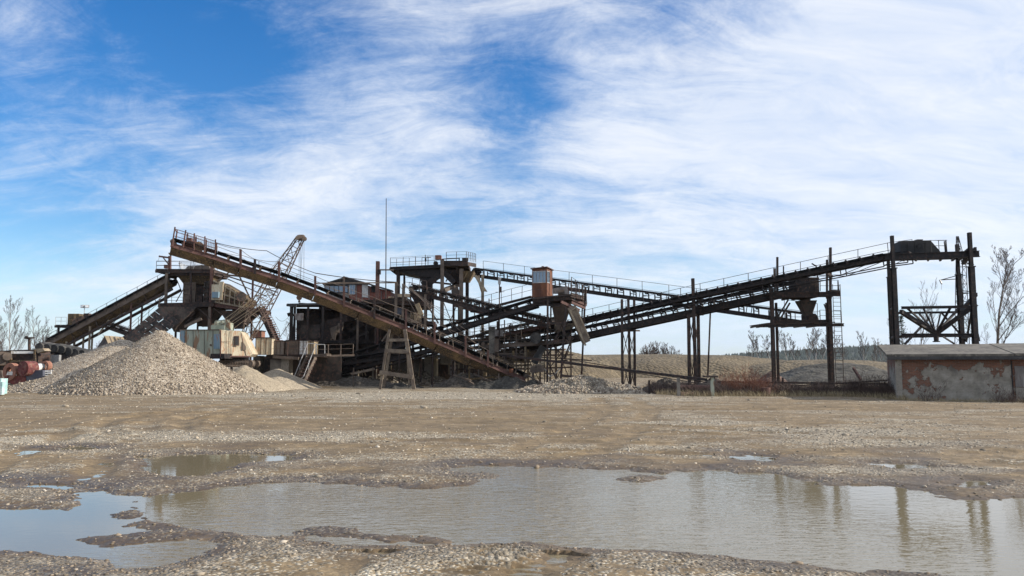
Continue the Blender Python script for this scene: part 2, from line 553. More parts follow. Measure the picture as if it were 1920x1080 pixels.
def poly_sd(x, y, poly):
    """signed distance, negative inside"""
    px = np.array([p[0] for p in poly]); py = np.array([p[1] for p in poly])
    d2 = np.full(x.shape, 1e9); ins = np.zeros(x.shape, bool)
    n = len(poly)
    for i in range(n):
        ax, ay = px[i], py[i]; bx, by = px[(i + 1) % n], py[(i + 1) % n]
        ex, ey = bx - ax, by - ay
        t = np.clip(((x - ax) * ex + (y - ay) * ey) / (ex * ex + ey * ey + 1e-12), 0, 1)
        dx = x - ax - t * ex; dy = y - ay - t * ey
        d2 = np.minimum(d2, dx * dx + dy * dy)
        c = ((ay > y) != (by > y)) & (x < (bx - ax) * (y - ay) / (by - ay + 1e-12) + ax)
        ins ^= c
    return np.where(ins, -np.sqrt(d2), np.sqrt(d2))


PUDW = [[tuple(G(u, v)[:2]) for u, v in p] for p in PUD]
ISLW = [[tuple(G(u, v)[:2]) for u, v in p] for p in ISL]
PATCH = [  # pale gravel (+) and brown mud (-) areas seen in the yard, photo pixels, radius in pixels
    (1000, 745, 420, 12, 1.0), (250, 825, 330, 10, 0.9), (600, 745, 330, 7, 0.7), (1250, 800, 240, 12, 0.35), (1650, 820, 300, 30, 0.55),
    (250, 792, 300, 13, -1.1), (900, 805, 200, 14, -0.8), (130, 760, 180, 10, -0.4), (1100, 835, 280, 7, -0.7), (1500, 765, 200, 6, -0.6),
    (1350, 875, 260, 8, -0.6), (560, 903, 330, 12, 0.55), (640, 775, 260, 6, -0.3), (1700, 890, 180, 9, 0.5), (520, 790, 60, 6, 0.5),
    (650, 828, 200, 10, 0.4), (980, 845, 100, 7, 0.5), (1000, 820, 90, 6, 0.4),
]


def pix(x, y, z=0.0):
    """world to photograph pixel (arrays)"""
    dy = y; dz = z - EYE
    f = dy * math.cos(TILT) + dz * math.sin(TILT)
    u_ = -dy * math.sin(TILT) + dz * math.cos(TILT)
    f = np.maximum(f, 0.05)
    return 960 + F * x / f, 540 - F * u_ / f


def rut(x, y, pts, w):
    d = np.full(x.shape, 1e9)
    for (a, b) in zip(pts[:-1], pts[1:]):
        ex, ey = b[0] - a[0], b[1] - a[1]
        t = np.clip(((x - a[0]) * ex + (y - a[1]) * ey) / (ex * ex + ey * ey), 0, 1)
        d = np.minimum(d, np.hypot(x - a[0] - t * ex, y - a[1] - t * ey))
    return d


RUTS = []
for pts in ([(212, 822), (203, 815), (200, 803), (207, 794), (225, 789), (300, 786)], [(180, 820), (176, 808), (182, 797), (200, 790), (260, 784)],
            [(360, 814), (350, 806), (352, 797), (372, 790), (470, 785)], [(336, 813), (330, 804), (333, 795), (350, 789), (420, 783)]):
    RUTS.append(([tuple(G(u, v)[:2]) for u, v in pts], 0.20, 0.045))
TREAD = [([tuple(G(u, v)[:2]) for u, v in ((880, 1090), (905, 1052), (925, 1030))]), ([tuple(G(u, v)[:2]) for u, v in ((985, 1092), (965, 1055), (950, 1032))]),
         ([tuple(G(u, v)[:2]) for u, v in ((40, 815), (120, 790), (400, 775), (900, 770))]), ([tuple(G(u, v)[:2]) for u, v in ((700, 830), (900, 822), (1300, 815), (1700, 800))])]


LANES = []
for pts in ([(-200, 800), (150, 785), (500, 776), (1000, 770), (1500, 768), (2100, 775)], [(-200, 830), (300, 800), (700, 790), (1100, 800), (1600, 830), (2200, 900)],
            [(700, 1200), (820, 1060), (900, 1035)], [(-100, 870), (120, 850), (500, 836), (900, 838), (1250, 845), (1700, 850), (2100, 842)],
            [(1050, 850), (1150, 800), (1180, 770), (1150, 750)], [(60, 900), (130, 850), (240, 800), (420, 765), (600, 750)]):
    LANES.append([tuple(G(u, v)[:2]) for u, v in pts])


def lane_field(x, y):
    t = np.zeros(x.shape)
    for pts in LANES:
        d = rut(x, y, pts, 1)
        w = 0.20 + 0.006 * y
        t = np.maximum(t, np.exp(-((d - 0.85) / w) ** 4))
    return t * np.clip((fbm(x * 0.5, y * 0.5, 91, 3) - 0.30) * 4, 0, 1)


def ground_fields(x, y):
    sd = np.full(x.shape, 1e9)
    near = (y > 4) & (y < 30) & (np.abs(x) < 30)
    xs, ys = x[near], y[near]
    s = np.full(xs.shape, 1e9)
    for p in PUDW:
        s = np.minimum(s, poly_sd(xs, ys, p))
    for p in ISLW:
        s = np.maximum(s, -poly_sd(xs, ys, p) * 0.8)
    n = fbm(xs * 0.9, ys * 0.9, 3, 4) - 0.5
    n2 = fbm(xs * 4.0, ys * 4.0, 11, 3) - 0.5
    fade = np.clip((ys - 4) / 10.0, 0.35, 1.0)
    s = s + (n * 0.9 + n2 * 0.50 + (fbm(xs * 14.0, ys * 10.0, 15, 2) - 0.5) * 0.14) * fade
    sd[near] = s
    # height: under water inside, gently rising outside
    base = 0.035 + 0.05 * np.clip(sd, 0, 3) / 3.0
    z = np.where(sd > 0, np.minimum(0.004 + sd * 0.11, base), np.maximum(sd * 0.16, -0.10))
    far = np.clip((y - 25) / 15, 0, 1)
    und = (fbm(x * 0.25, y * 0.5, 21, 4) - 0.5) * 0.10 + (fbm(x * 1.2, y * 1.2, 31, 3) - 0.5) * 0.035
    mask = np.clip(sd / 1.2, 0, 1)
    z = z + und * mask * (0.6 + 0.6 * far) * np.clip((300 - y) / 200, 0, 1)
    z = np.where(sd > 0.0, np.maximum(z, 0.003), z)
    z = z + (fbm(x * 9, y * 9, 41, 3) - 0.5) * 0.022 * np.clip((22 - y) / 12, 0, 1) * np.where(sd > -0.4, 1, 0)
    for pts, w, dep in RUTS:
        d = rut(x, y, pts, w)
        z = z - dep * np.exp(-(d / w) ** 2) + dep * 0.8 * np.exp(-((d - 2 * w) / (w * 0.8)) ** 2)
    for k, pts in enumerate(TREAD):
        d = rut(x, y, pts, 1)
        if k < 2:
            inside = np.exp(-(d / 0.17) ** 4)
            lug = np.sin(y * 2 * math.pi / 0.17 + np.abs(d) * 9)
            z = z + inside * (lug * 0.018 - 0.008) * np.where(sd > 0.05, 1, 0)
        else:
            z = z - 0.03 * np.exp(-((d - 0.8) / 0.2) ** 2) - 0.02 * np.exp(-((d + 0.0) / 0.2) ** 2)
    lane = lane_field(x, y)
    z = z - 0.050 * lane * np.where(sd > 0.3, 1, 0)
    # gravel amount
    u, v = pix(x, y)
    gm = (fbm(x * 0.35, y * 0.8, 51, 5, 0.55) - 0.5) * 2.4 + (fbm(x * 1.7, y * 2.4, 61, 3) - 0.5) * 0.9 - 0.18
    for (pu, pv, ru, rv, a) in PATCH:
        gm = gm + a * np.exp(-((u - pu) / ru) ** 2 - ((v - pv) / rv) ** 2)
    gm = gm + 0.35 * np.exp(-((sd - 0.5) / 0.4) ** 2) * np.clip((20 - y) / 10, 0, 1)
    gm = gm - 1.1 * lane
    gm = np.clip(gm * 0.8 + 0.42, 0, 1)
    return z, sd, gm


# rows follow the picture's own resolution, columns spread with distance
vv = np.concatenate([np.linspace(1400, 1085, 40, endpoint=False), np.linspace(1085, 760, 520, endpoint=False), np.linspace(760, 700, 90, endpoint=False)])
rows = []
for v in vv:
    rows.append(G(960, v).y)
rows = np.array(rows)
rows = np.concatenate([np.array([-30, -15, -6, 0, 2]), rows[rows > 2.2], np.geomspace(rows[-1] * 1.05, 5000, 36)])
uu = np.concatenate([np.linspace(-2.2, -0.75, 40, endpoint=False), np.linspace(-0.75, 0.75, 1150, endpoint=False), np.linspace(0.75, 2.2, 41)])
YY, UU = np.meshgrid(rows, uu, indexing='ij')
XX = UU * (np.abs(YY) + 3.0)
ZZ, SD, GM = ground_fields(XX.ravel(), YY.ravel())
nr, nc = XX.shape
verts = np.stack([XX.ravel(), YY.ravel(), ZZ], 1)
idx = np.arange(nr * nc).reshape(nr, nc)
faces = np.stack([idx[:-1, :-1].ravel(), idx[:-1, 1:].ravel(), idx[1:, 1:].ravel(), idx[1:, :-1].ravel()], 1)

m, g_, b = new_mat('muddy_gravel_yard')
geo = g_.n('ShaderNodeNewGeometry').outputs['Position']
at1 = g_.n('ShaderNodeAttribute', attribute_name='gravel').outputs['Fac']
at2 = g_.n('ShaderNodeAttribute', attribute_name='wet').outputs['Fac']
vo = g_.n('ShaderNodeTexVoronoi'); g_.put(vo.inputs['Vector'], geo); vo.inputs['Scale'].default_value = 26.0
vs = g_.n('ShaderNodeSeparateColor'); g_.put(vs.inputs[0], vo.outputs['Color'])
vo3 = g_.n('ShaderNodeTexVoronoi'); g_.put(vo3.inputs['Vector'], geo); vo3.inputs['Scale'].default_value = 38.0
vs3 = g_.n('ShaderNodeSeparateColor'); g_.put(vs3.inputs[0], vo3.outputs['Color'])
vo4 = g_.n('ShaderNodeTexVoronoi'); g_.put(vo4.inputs['Vector'], geo); vo4.inputs['Scale'].default_value = 6.0
vs4 = g_.n('ShaderNodeSeparateColor'); g_.put(vs4.inputs[0], vo4.outputs['Color'])
stone = g_.ramp(vs.outputs[0], [(0, (0.15, 0.125, 0.088)), (0.35, (0.27, 0.232, 0.17)), (0.75, (0.37, 0.325, 0.25)), (1, (0.48, 0.44, 0.36))])
stone = g_.mix(0.5, stone, g_.ramp(vs3.outputs[0], [(0, (0.55, 0.55, 0.55)), (1, (1.4, 1.4, 1.4))]), 'MULTIPLY')
nm = g_.noise(geo, 0.8, 8, 0.6)
mud = g_.ramp(nm, [(0.3, (0.128, 0.091, 0.048)), (0.55, (0.190, 0.138, 0.076)), (0.75, (0.255, 0.193, 0.114))])
mud = g_.mix(0.5, mud, g_.ramp(vs4.outputs[1], [(0, (0.8, 0.8, 0.8)), (1, (1.2, 1.2, 1.2))]), 'MULTIPLY')
mud = g_.mix(0.45, mud, g_.ramp(vs3.outputs[1], [(0, (0.6, 0.6, 0.6)), (0.8, (1.1, 1.1, 1.1)), (1, (1.9, 1.85, 1.8))]), 'MULTIPLY')
# each stone shows or not by its own random number against the amount of gravel
thr = g_.math('ADD', g_.math('MULTIPLY', at1, 1.25), -0.15)
show = g_.smooth(g_.math('SUBTRACT', thr, vs.outputs[2]), -0.04, 0.06)
col = g_.mix(show, mud, stone)
col = g_.mix(0.75, col, g_.ramp(vs4.outputs[0], [(0, (0.72, 0.70, 0.68)), (0.8, (1.05, 1.05, 1.05)), (1, (1.35, 1.33, 1.30))]), 'MULTIPLY')
col = g_.mix(0.8, col, g_.ramp(g_.noise(geo, 1.2, 9, 0.75), [(0.3, (0.74, 0.70, 0.66)), (0.7, (1.22, 1.22, 1.22))]), 'MULTIPLY')
wetc = g_.mix(1.0, col, (0.50, 0.46, 0.42), 'MULTIPLY')
col = g_.mix(at2, col, wetc)
g_.put(b.inputs['Base Color'], col)
g_.put(b.inputs['Roughness'], g_.math('MULTIPLY_ADD', at2, -0.45, 0.95))
bp = g_.n('ShaderNodeBump'); bp.inputs['Strength'].default_value = 0.8; bp.inputs['Distance'].default_value = 0.03
hh = g_.math('MULTIPLY', show, g_.math('SUBTRACT', 0.9, g_.math('MULTIPLY', vo.outputs['Distance'], 1.0)))
hh = g_.math('ADD', hh, g_.math('MULTIPLY', vs3.outputs[2], 0.35))
hh = g_.math('ADD', hh, g_.math('MULTIPLY', g_.noise(geo, 3.0, 6, 0.6), 1.2))
g_.put(bp.inputs['Height'], hh); g_.put(b.inputs['Normal'], bp.outputs[0])
M['ground'] = m

me = np_mesh('ground', verts, faces, M['ground'], True)
a1 = me.attributes.new('gravel', 'FLOAT', 'POINT'); a1.data.foreach_set('value', GM.astype(np.float32))
WET = np.clip(1.0 - (SD - 0.05) / 1.0, 0, 1) ** 1.3
WET = np.clip(WET + np.clip((fbm(verts[:, 0] * 0.5, verts[:, 1] * 0.9, 71, 4) - 0.52) * 4, 0, 0.5) * np.clip((24 - verts[:, 1]) / 8, 0, 1), 0, 1)
a2 = me.attributes.new('wet', 'FLOAT', 'POINT'); a2.data.foreach_set('value', WET.astype(np.float32))
gr = link_mesh('ground', me)
gr['kind'] = 'structure'

# standing water: one level sheet, the ground rises out of it
m, g_, b = new_mat('muddy_water')
geo = g_.n('ShaderNodeNewGeometry').outputs['Position']
b.inputs['Base Color'].default_value = (0.200, 0.168, 0.108, 1)
b.inputs['Roughness'].default_value = 0.03
b.inputs['IOR'].default_value = 1.42
sp = g_.n('ShaderNodeSeparateXYZ'); g_.put(sp.inputs[0], geo)
mp_ = g_.n('ShaderNodeMapping'); g_.put(mp_.inputs[0], geo)
mp_.inputs['Rotation'].default_value = (0, 0, R(20)); mp_.inputs['Scale'].default_value = (3.6, 8.5, 1)
r1 = g_.noise(mp_.outputs[0], 1.0, 3, 0.5, 0.6)
mp2 = g_.n('ShaderNodeMapping'); g_.put(mp2.inputs[0], geo)
mp2.inputs['Rotation'].default_value = (0, 0, R(-22)); mp2.inputs['Scale'].default_value = (4.0, 9.0, 1)
r2 = g_.noise(mp2.outputs[0], 1.3, 3, 0.5, 0.4)
# wind reaches the middle; the left arm and the small pools lie calm
amp = g_.math('MULTIPLY', g_.smooth(sp.outputs[0], -4.4, -2.6), g_.smooth(sp.outputs[0], 0.5, 4.5, 1.0, 0.09))
amp = g_.math('MULTIPLY', amp, g_.smooth(sp.outputs[1], 15.0, 16.5, 1.0, 0.0))
amp = g_.math('MULTIPLY', amp, g_.smooth(g_.noise(geo, 0.35, 3, 0.5), 0.3, 0.6, 0.5, 1.1))
amp = g_.math('ADD', amp, 0.03)
hgt = g_.math('MULTIPLY', g_.math('ADD', r1, r2), amp)
bp = g_.n('ShaderNodeBump'); bp.inputs['Strength'].default_value = 1.0; bp.inputs['Distance'].default_value = 0.014
g_.put(bp.inputs['Height'], hgt); g_.put(b.inputs['Normal'], bp.outputs[0])
M['water'] = m
wm = MB().add([(-22, 4.5, 0.0), (26, 4.5, 0.0), (26, 24, 0.0), (-22, 24, 0.0)], [(0, 1, 2, 3)])
wo_ = wm.build('puddle_water', M['water'], loc=(0, 12, 0))
wo_['kind'] = 'structure'

# loose stones lying on the yard (too many to count)
def rock_shape(rng, n=10):
    ico = [(0, 0, 1)]
    for k in range(5):
        a = 2 * math.pi * k / 5; ico.append((0.894 * math.cos(a), 0.894 * math.sin(a), 0.447))
    for k in range(5):
        a = 2 * math.pi * (k + .5) / 5; ico.append((0.894 * math.cos(a), 0.894 * math.sin(a), -0.447))
    ico.append((0, 0, -1))
    v = np.array(ico)
    v = v * (0.75 + 0.5 * rng.random((12, 1)))
    return v


ICOF = [(0, 1, 2), (0, 2, 3), (0, 3, 4), (0, 4, 5), (0, 5, 1)]
for k in range(5):
    a, b2 = 1 + k, 1 + (k + 1) % 5; c, d = 6 + k, 6 + (k + 1) % 5
    ICOF += [(a, c, b2), (b2, c, d), (c, 11, d)]
ICOF = np.array(ICOF)
rng = np.random.default_rng(5)
NS = 130000
vr = 740 + (1110 - 740) * rng.random(NS) ** 0.80
vr[:60000] = 737 + 125 * rng.random(60000)
ur = -60 + 2040 * rng.random(NS)
sx = np.zeros(NS); sy = np.zeros(NS)
dyv = np.cos(TILT) - np.sin(TILT) * (540 - vr) / F
dzv = np.sin(TILT) + np.cos(TILT) * (540 - vr) / F
tt = -EYE / dzv
sy = dyv * tt; sx = (ur - 960) / F * tt
zz_, sd_, gm_ = ground_fields(sx, sy)
shore = np.exp(-((sd_ - 0.18) / 0.22) ** 2)
prob = (np.clip(gm_ * 1.0 - 0.33, 0.06, 1) * (sd_ > 0.0) + shore * 0.30 * (sd_ > 0)) * np.clip((sy - 5) / 8, .30, 1)
prob = np.where((sd_ < 0) & (sd_ > -0.25), 0.03, prob)
keep = rng.random(NS) < prob
sx, sy, zz_, sd_ = sx[keep], sy[keep], zz_[keep], sd_[keep]
NS = len(sx)
size = (0.005 + 0.015 * rng.random(NS) ** 3.0) * (1 + np.clip((sy - 8) / 14, 0, 3.0) * 0.75)
big = rng.random(NS) < 0.012
size = np.where(big, size * 2.3, size)
shapes = np.stack([rock_shape(rng) for _ in range(24)])
sh = shapes[rng.integers(0, 24, NS)]
scl = np.stack([size * (0.9 + 0.9 * rng.random(NS)), size * (0.7 + 0.6 * rng.random(NS)), size * (0.45 + 0.35 * rng.random(NS))], 1)
pts = sh * scl[:, None, :]
an = rng.random(NS) * 2 * math.pi
ca, sa = np.cos(an)[:, None], np.sin(an)[:, None]
px_ = pts[:, :, 0] * ca - pts[:, :, 1] * sa + sx[:, None]
py_ = pts[:, :, 0] * sa + pts[:, :, 1] * ca + sy[:, None]
pz_ = pts[:, :, 2] + (np.maximum(zz_, -0.02) + scl[:, 2] * 0.12)[:, None]
vall = np.stack([px_, py_, pz_], 2).reshape(-1, 3)
fall = (ICOF[None, :, :] + (np.arange(NS) * 12)[:, None, None]).reshape(-1, 3)
m, g_, b = new_mat('loose_stone')
at_ = g_.n('ShaderNodeAttribute', attribute_name='tone').outputs['Fac']
at_w = g_.n('ShaderNodeAttribute', attribute_name='wet').outputs['Fac']
c_ = g_.ramp(at_, [(0, (0.11, 0.09, 0.065)), (0.3, (0.23, 0.195, 0.145)), (0.7, (0.32, 0.265, 0.195)), (0.92, (0.42, 0.36, 0.28)), (1, (0.60, 0.54, 0.45))])
c_ = g_.mix(at_w, c_, g_.mix(1.0, c_, (0.55, 0.5, 0.46), 'MULTIPLY'))
g_.put(b.inputs['Base Color'], c_); b.inputs['Roughness'].default_value = 0.85
M['stone'] = m
me = np_mesh('scattered_gravel', vall, fall, m)
tn = me.attributes.new('tone', 'FLOAT', 'FACE'); tn.data.foreach_set('value', np.repeat(rng.random(NS), 20).astype(np.float32))
tw = me.attributes.new('wet', 'FLOAT', 'FACE'); tw.data.foreach_set('value', np.repeat(np.clip(np.clip(1 - sd_ / 0.5, 0, 1) ** 2 + np.clip((10 - sy) / 5, 0, .6), 0, 1), 20).astype(np.float32))
so = link_mesh('scattered_gravel', me)
settag(so, 'loose pale stones scattered over the muddy yard and puddle edges', 'gravel', kind='stuff')


M['heap_stone'], g_, b = new_mat('crushed_stone')
at_ = g_.n('ShaderNodeAttribute', attribute_name='tone').outputs['Fac']
g_.put(b.inputs['Base Color'], g_.ramp(at_, [(0, (0.12, 0.09, 0.068)), (0.4, (0.24, 0.195, 0.145)), (0.8, (0.34, 0.285, 0.215)), (1, (0.50, 0.44, 0.36))])); b.inputs['Roughness'].default_value = 0.9
# ------------------------------------------------------------------ heaps
def heap(name, cx, cy, rx, ry, h, mat, label, cat, rz=0.0, amp=0.08, seed=1, power=1.0, ridge=0.0, n=90, furrow=0.0, stones=0, group=None, kind=None, top=1.0, ssize=0.06):
    """cone-like heap with an uneven surface; ridge>0 stretches the crest along local x"""
    t = np.linspace(0, 1, n); a = np.linspace(0, 2 * math.pi, n * 2, endpoint=False)
    T, A = np.meshgrid(t, a, indexing='ij')
    lx = T * np.cos(A); ly = T * np.sin(A)
    X_ = lx * rx + np.sign(np.cos(A)) * ridge * np.abs(np.cos(A)) ** 0.5 * np.minimum(T * 6, 1) * 1.0
    Y_ = ly * ry
    prof = np.clip(1 - T, 0, 1) ** power
    prof = np.minimum(prof, 1 - 0.5 * np.exp(-T * 22) * 0.12)
    prof = (1 - np.exp(-prof / top)) / (1 - math.exp(-1 / top)) if top < 1 else prof
    nz = fbm(X_ * 1.3 / max(rx, 1) * 4, Y_ * 1.3 / max(rx, 1) * 4, seed, 5) - 0.5
    fz = fbm(X_ * 2.2, Y_ * 2.2, seed + 5, 4) - 0.5
    Z_ = h * prof * (1 + nz * amp * 4 * np.minimum(T * 3, 1)) + fz * amp * 1.2 * np.clip(prof * 6, 0, 1)
    if furrow:
        Z_ = Z_ - furrow * h * np.abs(np.sin(X_ * 0.42 + 1.5 * fbm(X_ * 0.1, Y_ * 0.1, seed + 9, 2) * 3)) * np.clip(prof * (1 - prof) * 4, 0, 1)
    wob = 1 + (fbm(np.cos(A) * 2 + 5, np.sin(A) * 2 + 5, seed + 3, 3) - 0.5) * 0.25
    X_ = X_ * (1 + (wob - 1) * T); Y_ = Y_ * (1 + (wob - 1) * T)
    Z_ = np.where(T > 0.995, -0.25, Z_)
    c, s = math.cos(rz), math.sin(rz)
    V = np.stack([(X_ * c - Y_ * s).ravel(), (X_ * s + Y_ * c).ravel(), Z_.ravel()], 1)
    nr_, nc_ = X_.shape
    ix = np.arange(nr_ * nc_).reshape(nr_, nc_)
    nx = np.roll(ix, -1, axis=1)
    Fc = np.stack([ix[:-1].ravel(), ix[1:].ravel(), nx[1:].ravel(), nx[:-1].ravel()], 1)
    me_ = np_mesh(name, V, Fc, mat, True)
    o = link_mesh(name, me_, loc=(cx, cy, 0))
    settag(o, label, cat, group, kind)
    if stones:
        rr = np.random.default_rng(seed)
        pick = rr.integers(nc_, len(V) - nc_, stones)
        # equal area-ish: choose by radius
        tsel = np.sqrt(rr.random(stones)); ti = np.clip((tsel * (n - 2)).astype(int), 1, n - 2)
        ai = rr.integers(0, nc_, stones)
        pick = ti * nc_ + ai
        base = V[pick] + np.stack([rr.normal(0, 0.05, stones), rr.normal(0, 0.05, stones), np.zeros(stones)], 1)
        sz = ssize * (0.5 + rr.random(stones) ** 2 * 1.3) * (0.85 + 1.1 * tsel ** 6)
        q = shapes[rr.integers(0, 24, stones)] * (sz[:, None, None] * (0.6 + 0.6 * rr.random((stones, 1, 3)))) + base[:, None, :]
        Fq = (ICOF[None] + (np.arange(stones) * 12)[:, None, None]).reshape(-1, 3)
        ms = np_mesh('stones', q.reshape(-1, 3), Fq, M['heap_stone'])
        t1 = ms.attributes.new('tone', 'FLOAT', 'FACE'); t1.data.foreach_set('value', np.repeat(rr.random(stones), 20).astype(np.float32))
        os_ = bpy.data.objects.new('stones', ms); COL.objects.link(os_); os_.parent = o
        os_['kind'] = 'stuff'
    return o


def heap_at(name, u0, u1, vtop, Y, mat, label, cat='gravel pile', depth=None, upk=None, **kw):
    """heap whose foot spans u0..u1 and whose crest shows at vtop, centre at distance Y"""
    a = X(u0, Y); b2 = X(u1, Y)
    cx = (a.x + b2.x) / 2; rx = (b2.x - a.x) / 2
    h = P(960, vtop, Y).z
    return heap(name, cx, Y, rx, depth or rx, h, mat, label, cat, **kw)


heap_at('gravel_pile', 100, 496, 616, 50.5, M['gravel'], 'tall cone of pale crushed gravel nearest the yard below the raised conveyor head', seed=3, amp=0.03, n=130, stones=24000, depth=6.0, ssize=0.032)
heap_at('gravel_pile', -22, 480, 634, 55.0, M['gravel'], 'lower gravel pile sloping down to the left behind the tallest gravel cone', seed=5, amp=0.03, n=110, stones=12000, depth=7.0, ssize=0.03)
heap_at('sand_pile', 370, 545, 683, 54.0, M['gravel_fine'], 'low sandy pile right of the tall gravel cone in front of the excavator tracks', 'sand pile', seed=8, amp=0.05, depth=4.2)
heap_at('sand_pile', 430, 610, 690, 58.0, M['gravel_fine'], 'low sandy pile tailing off toward the foot of the metal stairs', 'sand pile', seed=9, amp=0.05, depth=4.5)
heap_at('rubble_pile', 965, 1215, 704, 51.0, M['rubble'], 'low spread of pale broken stone below the cabin tower', 'rubble pile', seed=12, amp=0.16, depth=3.4, stones=3500, ssize=0.05, power=0.8)
heap_at('sand_bank', 985, 1452, 664, 118.0, M['sand'], 'long flat-topped sandy gravel bank behind the trestle posts', 'gravel bank', seed=21, amp=0.03, ridge=9.0, depth=16, furrow=0.14, top=0.35, n=120)
heap_at('sand_bank', 1415, 1690, 674, 108.0, M['sand'], 'sandy gravel bank behind the hopper tower with a steep right end', 'gravel bank', seed=23, amp=0.03, ridge=4.0, depth=13, furrow=0.13, top=0.4, n=110)
heap_at('sand_bank', 880, 1120, 655, 108.0, M['sand'], 'sandy gravel bank seen through the legs of the cabin tower', 'gravel bank', seed=25, amp=0.03, ridge=3.0, depth=13, furrow=0.12, top=0.4)
heap_at('gravel_pile', 1455, 1690, 679, 84.0, M['dark_gravel'], 'dark grey gravel pile behind the ladder of the hopper tower', seed=27, amp=0.08, ridge=2.0, depth=7)
heap_at('earth_pile', 1402, 1492, 694, 60.0, M['red_dirt'], 'small reddish earth pile at the left posts of the hopper tower', 'earth pile', seed=29, amp=0.06, depth=2.2)
heap_at('earth_pile', 1196, 1300, 708, 50.5, M['dirt'], 'dark brushy earth pile beside the short rusty stake', 'earth pile', seed=31, amp=0.25, depth=1.6, power=0.7)
heap_at('earth_pile', 1265, 1420, 709, 53.0, M['dirt'], 'brown earth heap behind the concrete post with the steel cap', 'earth pile', seed=33, amp=0.25, depth=1.6, power=0.8)
heap_at('earth_pile', 570, 760, 704, 64.5, M['dirt'], 'low dark earth heap right of the metal stairs', 'earth pile', seed=35, amp=0.2, depth=2.6, power=0.8)
heap_at('earth_pile', 660, 860, 690, 68.0, M['rubble'], 'stony debris heap behind the wooden trestle', 'debris pile', seed=37, amp=0.3, depth=2.5, power=0.8, stones=1500, ssize=0.06)
heap_at('earth_pile', 800, 960, 700, 63.0, M['dirt'], 'dark earth heap under the low end of the long conveyor', 'earth pile', seed=39, amp=0.3, depth=2.4, power=0.8)
heap_at('earth_pile', 860, 1040, 706, 58.5, M['dark_gravel'], 'grey earth heap in front of the foot of the long conveyor', 'earth pile', seed=41, amp=0.3, depth=2.0, power=0.8)
heap_at('earth_pile', 705, 800, 718, 58.5, M['dark_gravel'], 'small grey gravel mound between the wooden trestle legs', 'earth pile', seed=43, amp=0.2, depth=1.2, power=0.8)
# ------------------------------------------------------------------ conveyors
def railing(mb, pts, h=1.0, step=1.2, r=0.018, rails=(1.0, 0.55), postr=0.022, jit=0.03, off=Vector((0, 0, 0)), sag=0.0):
    rr = random.Random(len(pts) * 17 + int(h * 10))
    prev = None
    for a, b in zip(pts[:-1], pts[1:]):
        a = Vector(a) + off; b = Vector(b) + off
        L = (b - a).length; n = max(1, round(L / step))
        for k in range(n + 1):
            p = a.lerp(b, k / n)
            if k == 0 and prev is not None:
                continue
            top = p + Vector((rr.uniform(-jit, jit), rr.uniform(-jit, jit), h))
            mb.tube(p, top, postr, 4, cap=False)
            if prev is not None:
                for q in rails:
                    mb.wire(prev[0].lerp(prev[1], q), p.lerp(top, q), r, sag, n=3, seg=4)
            prev = (p, top)
    return mb


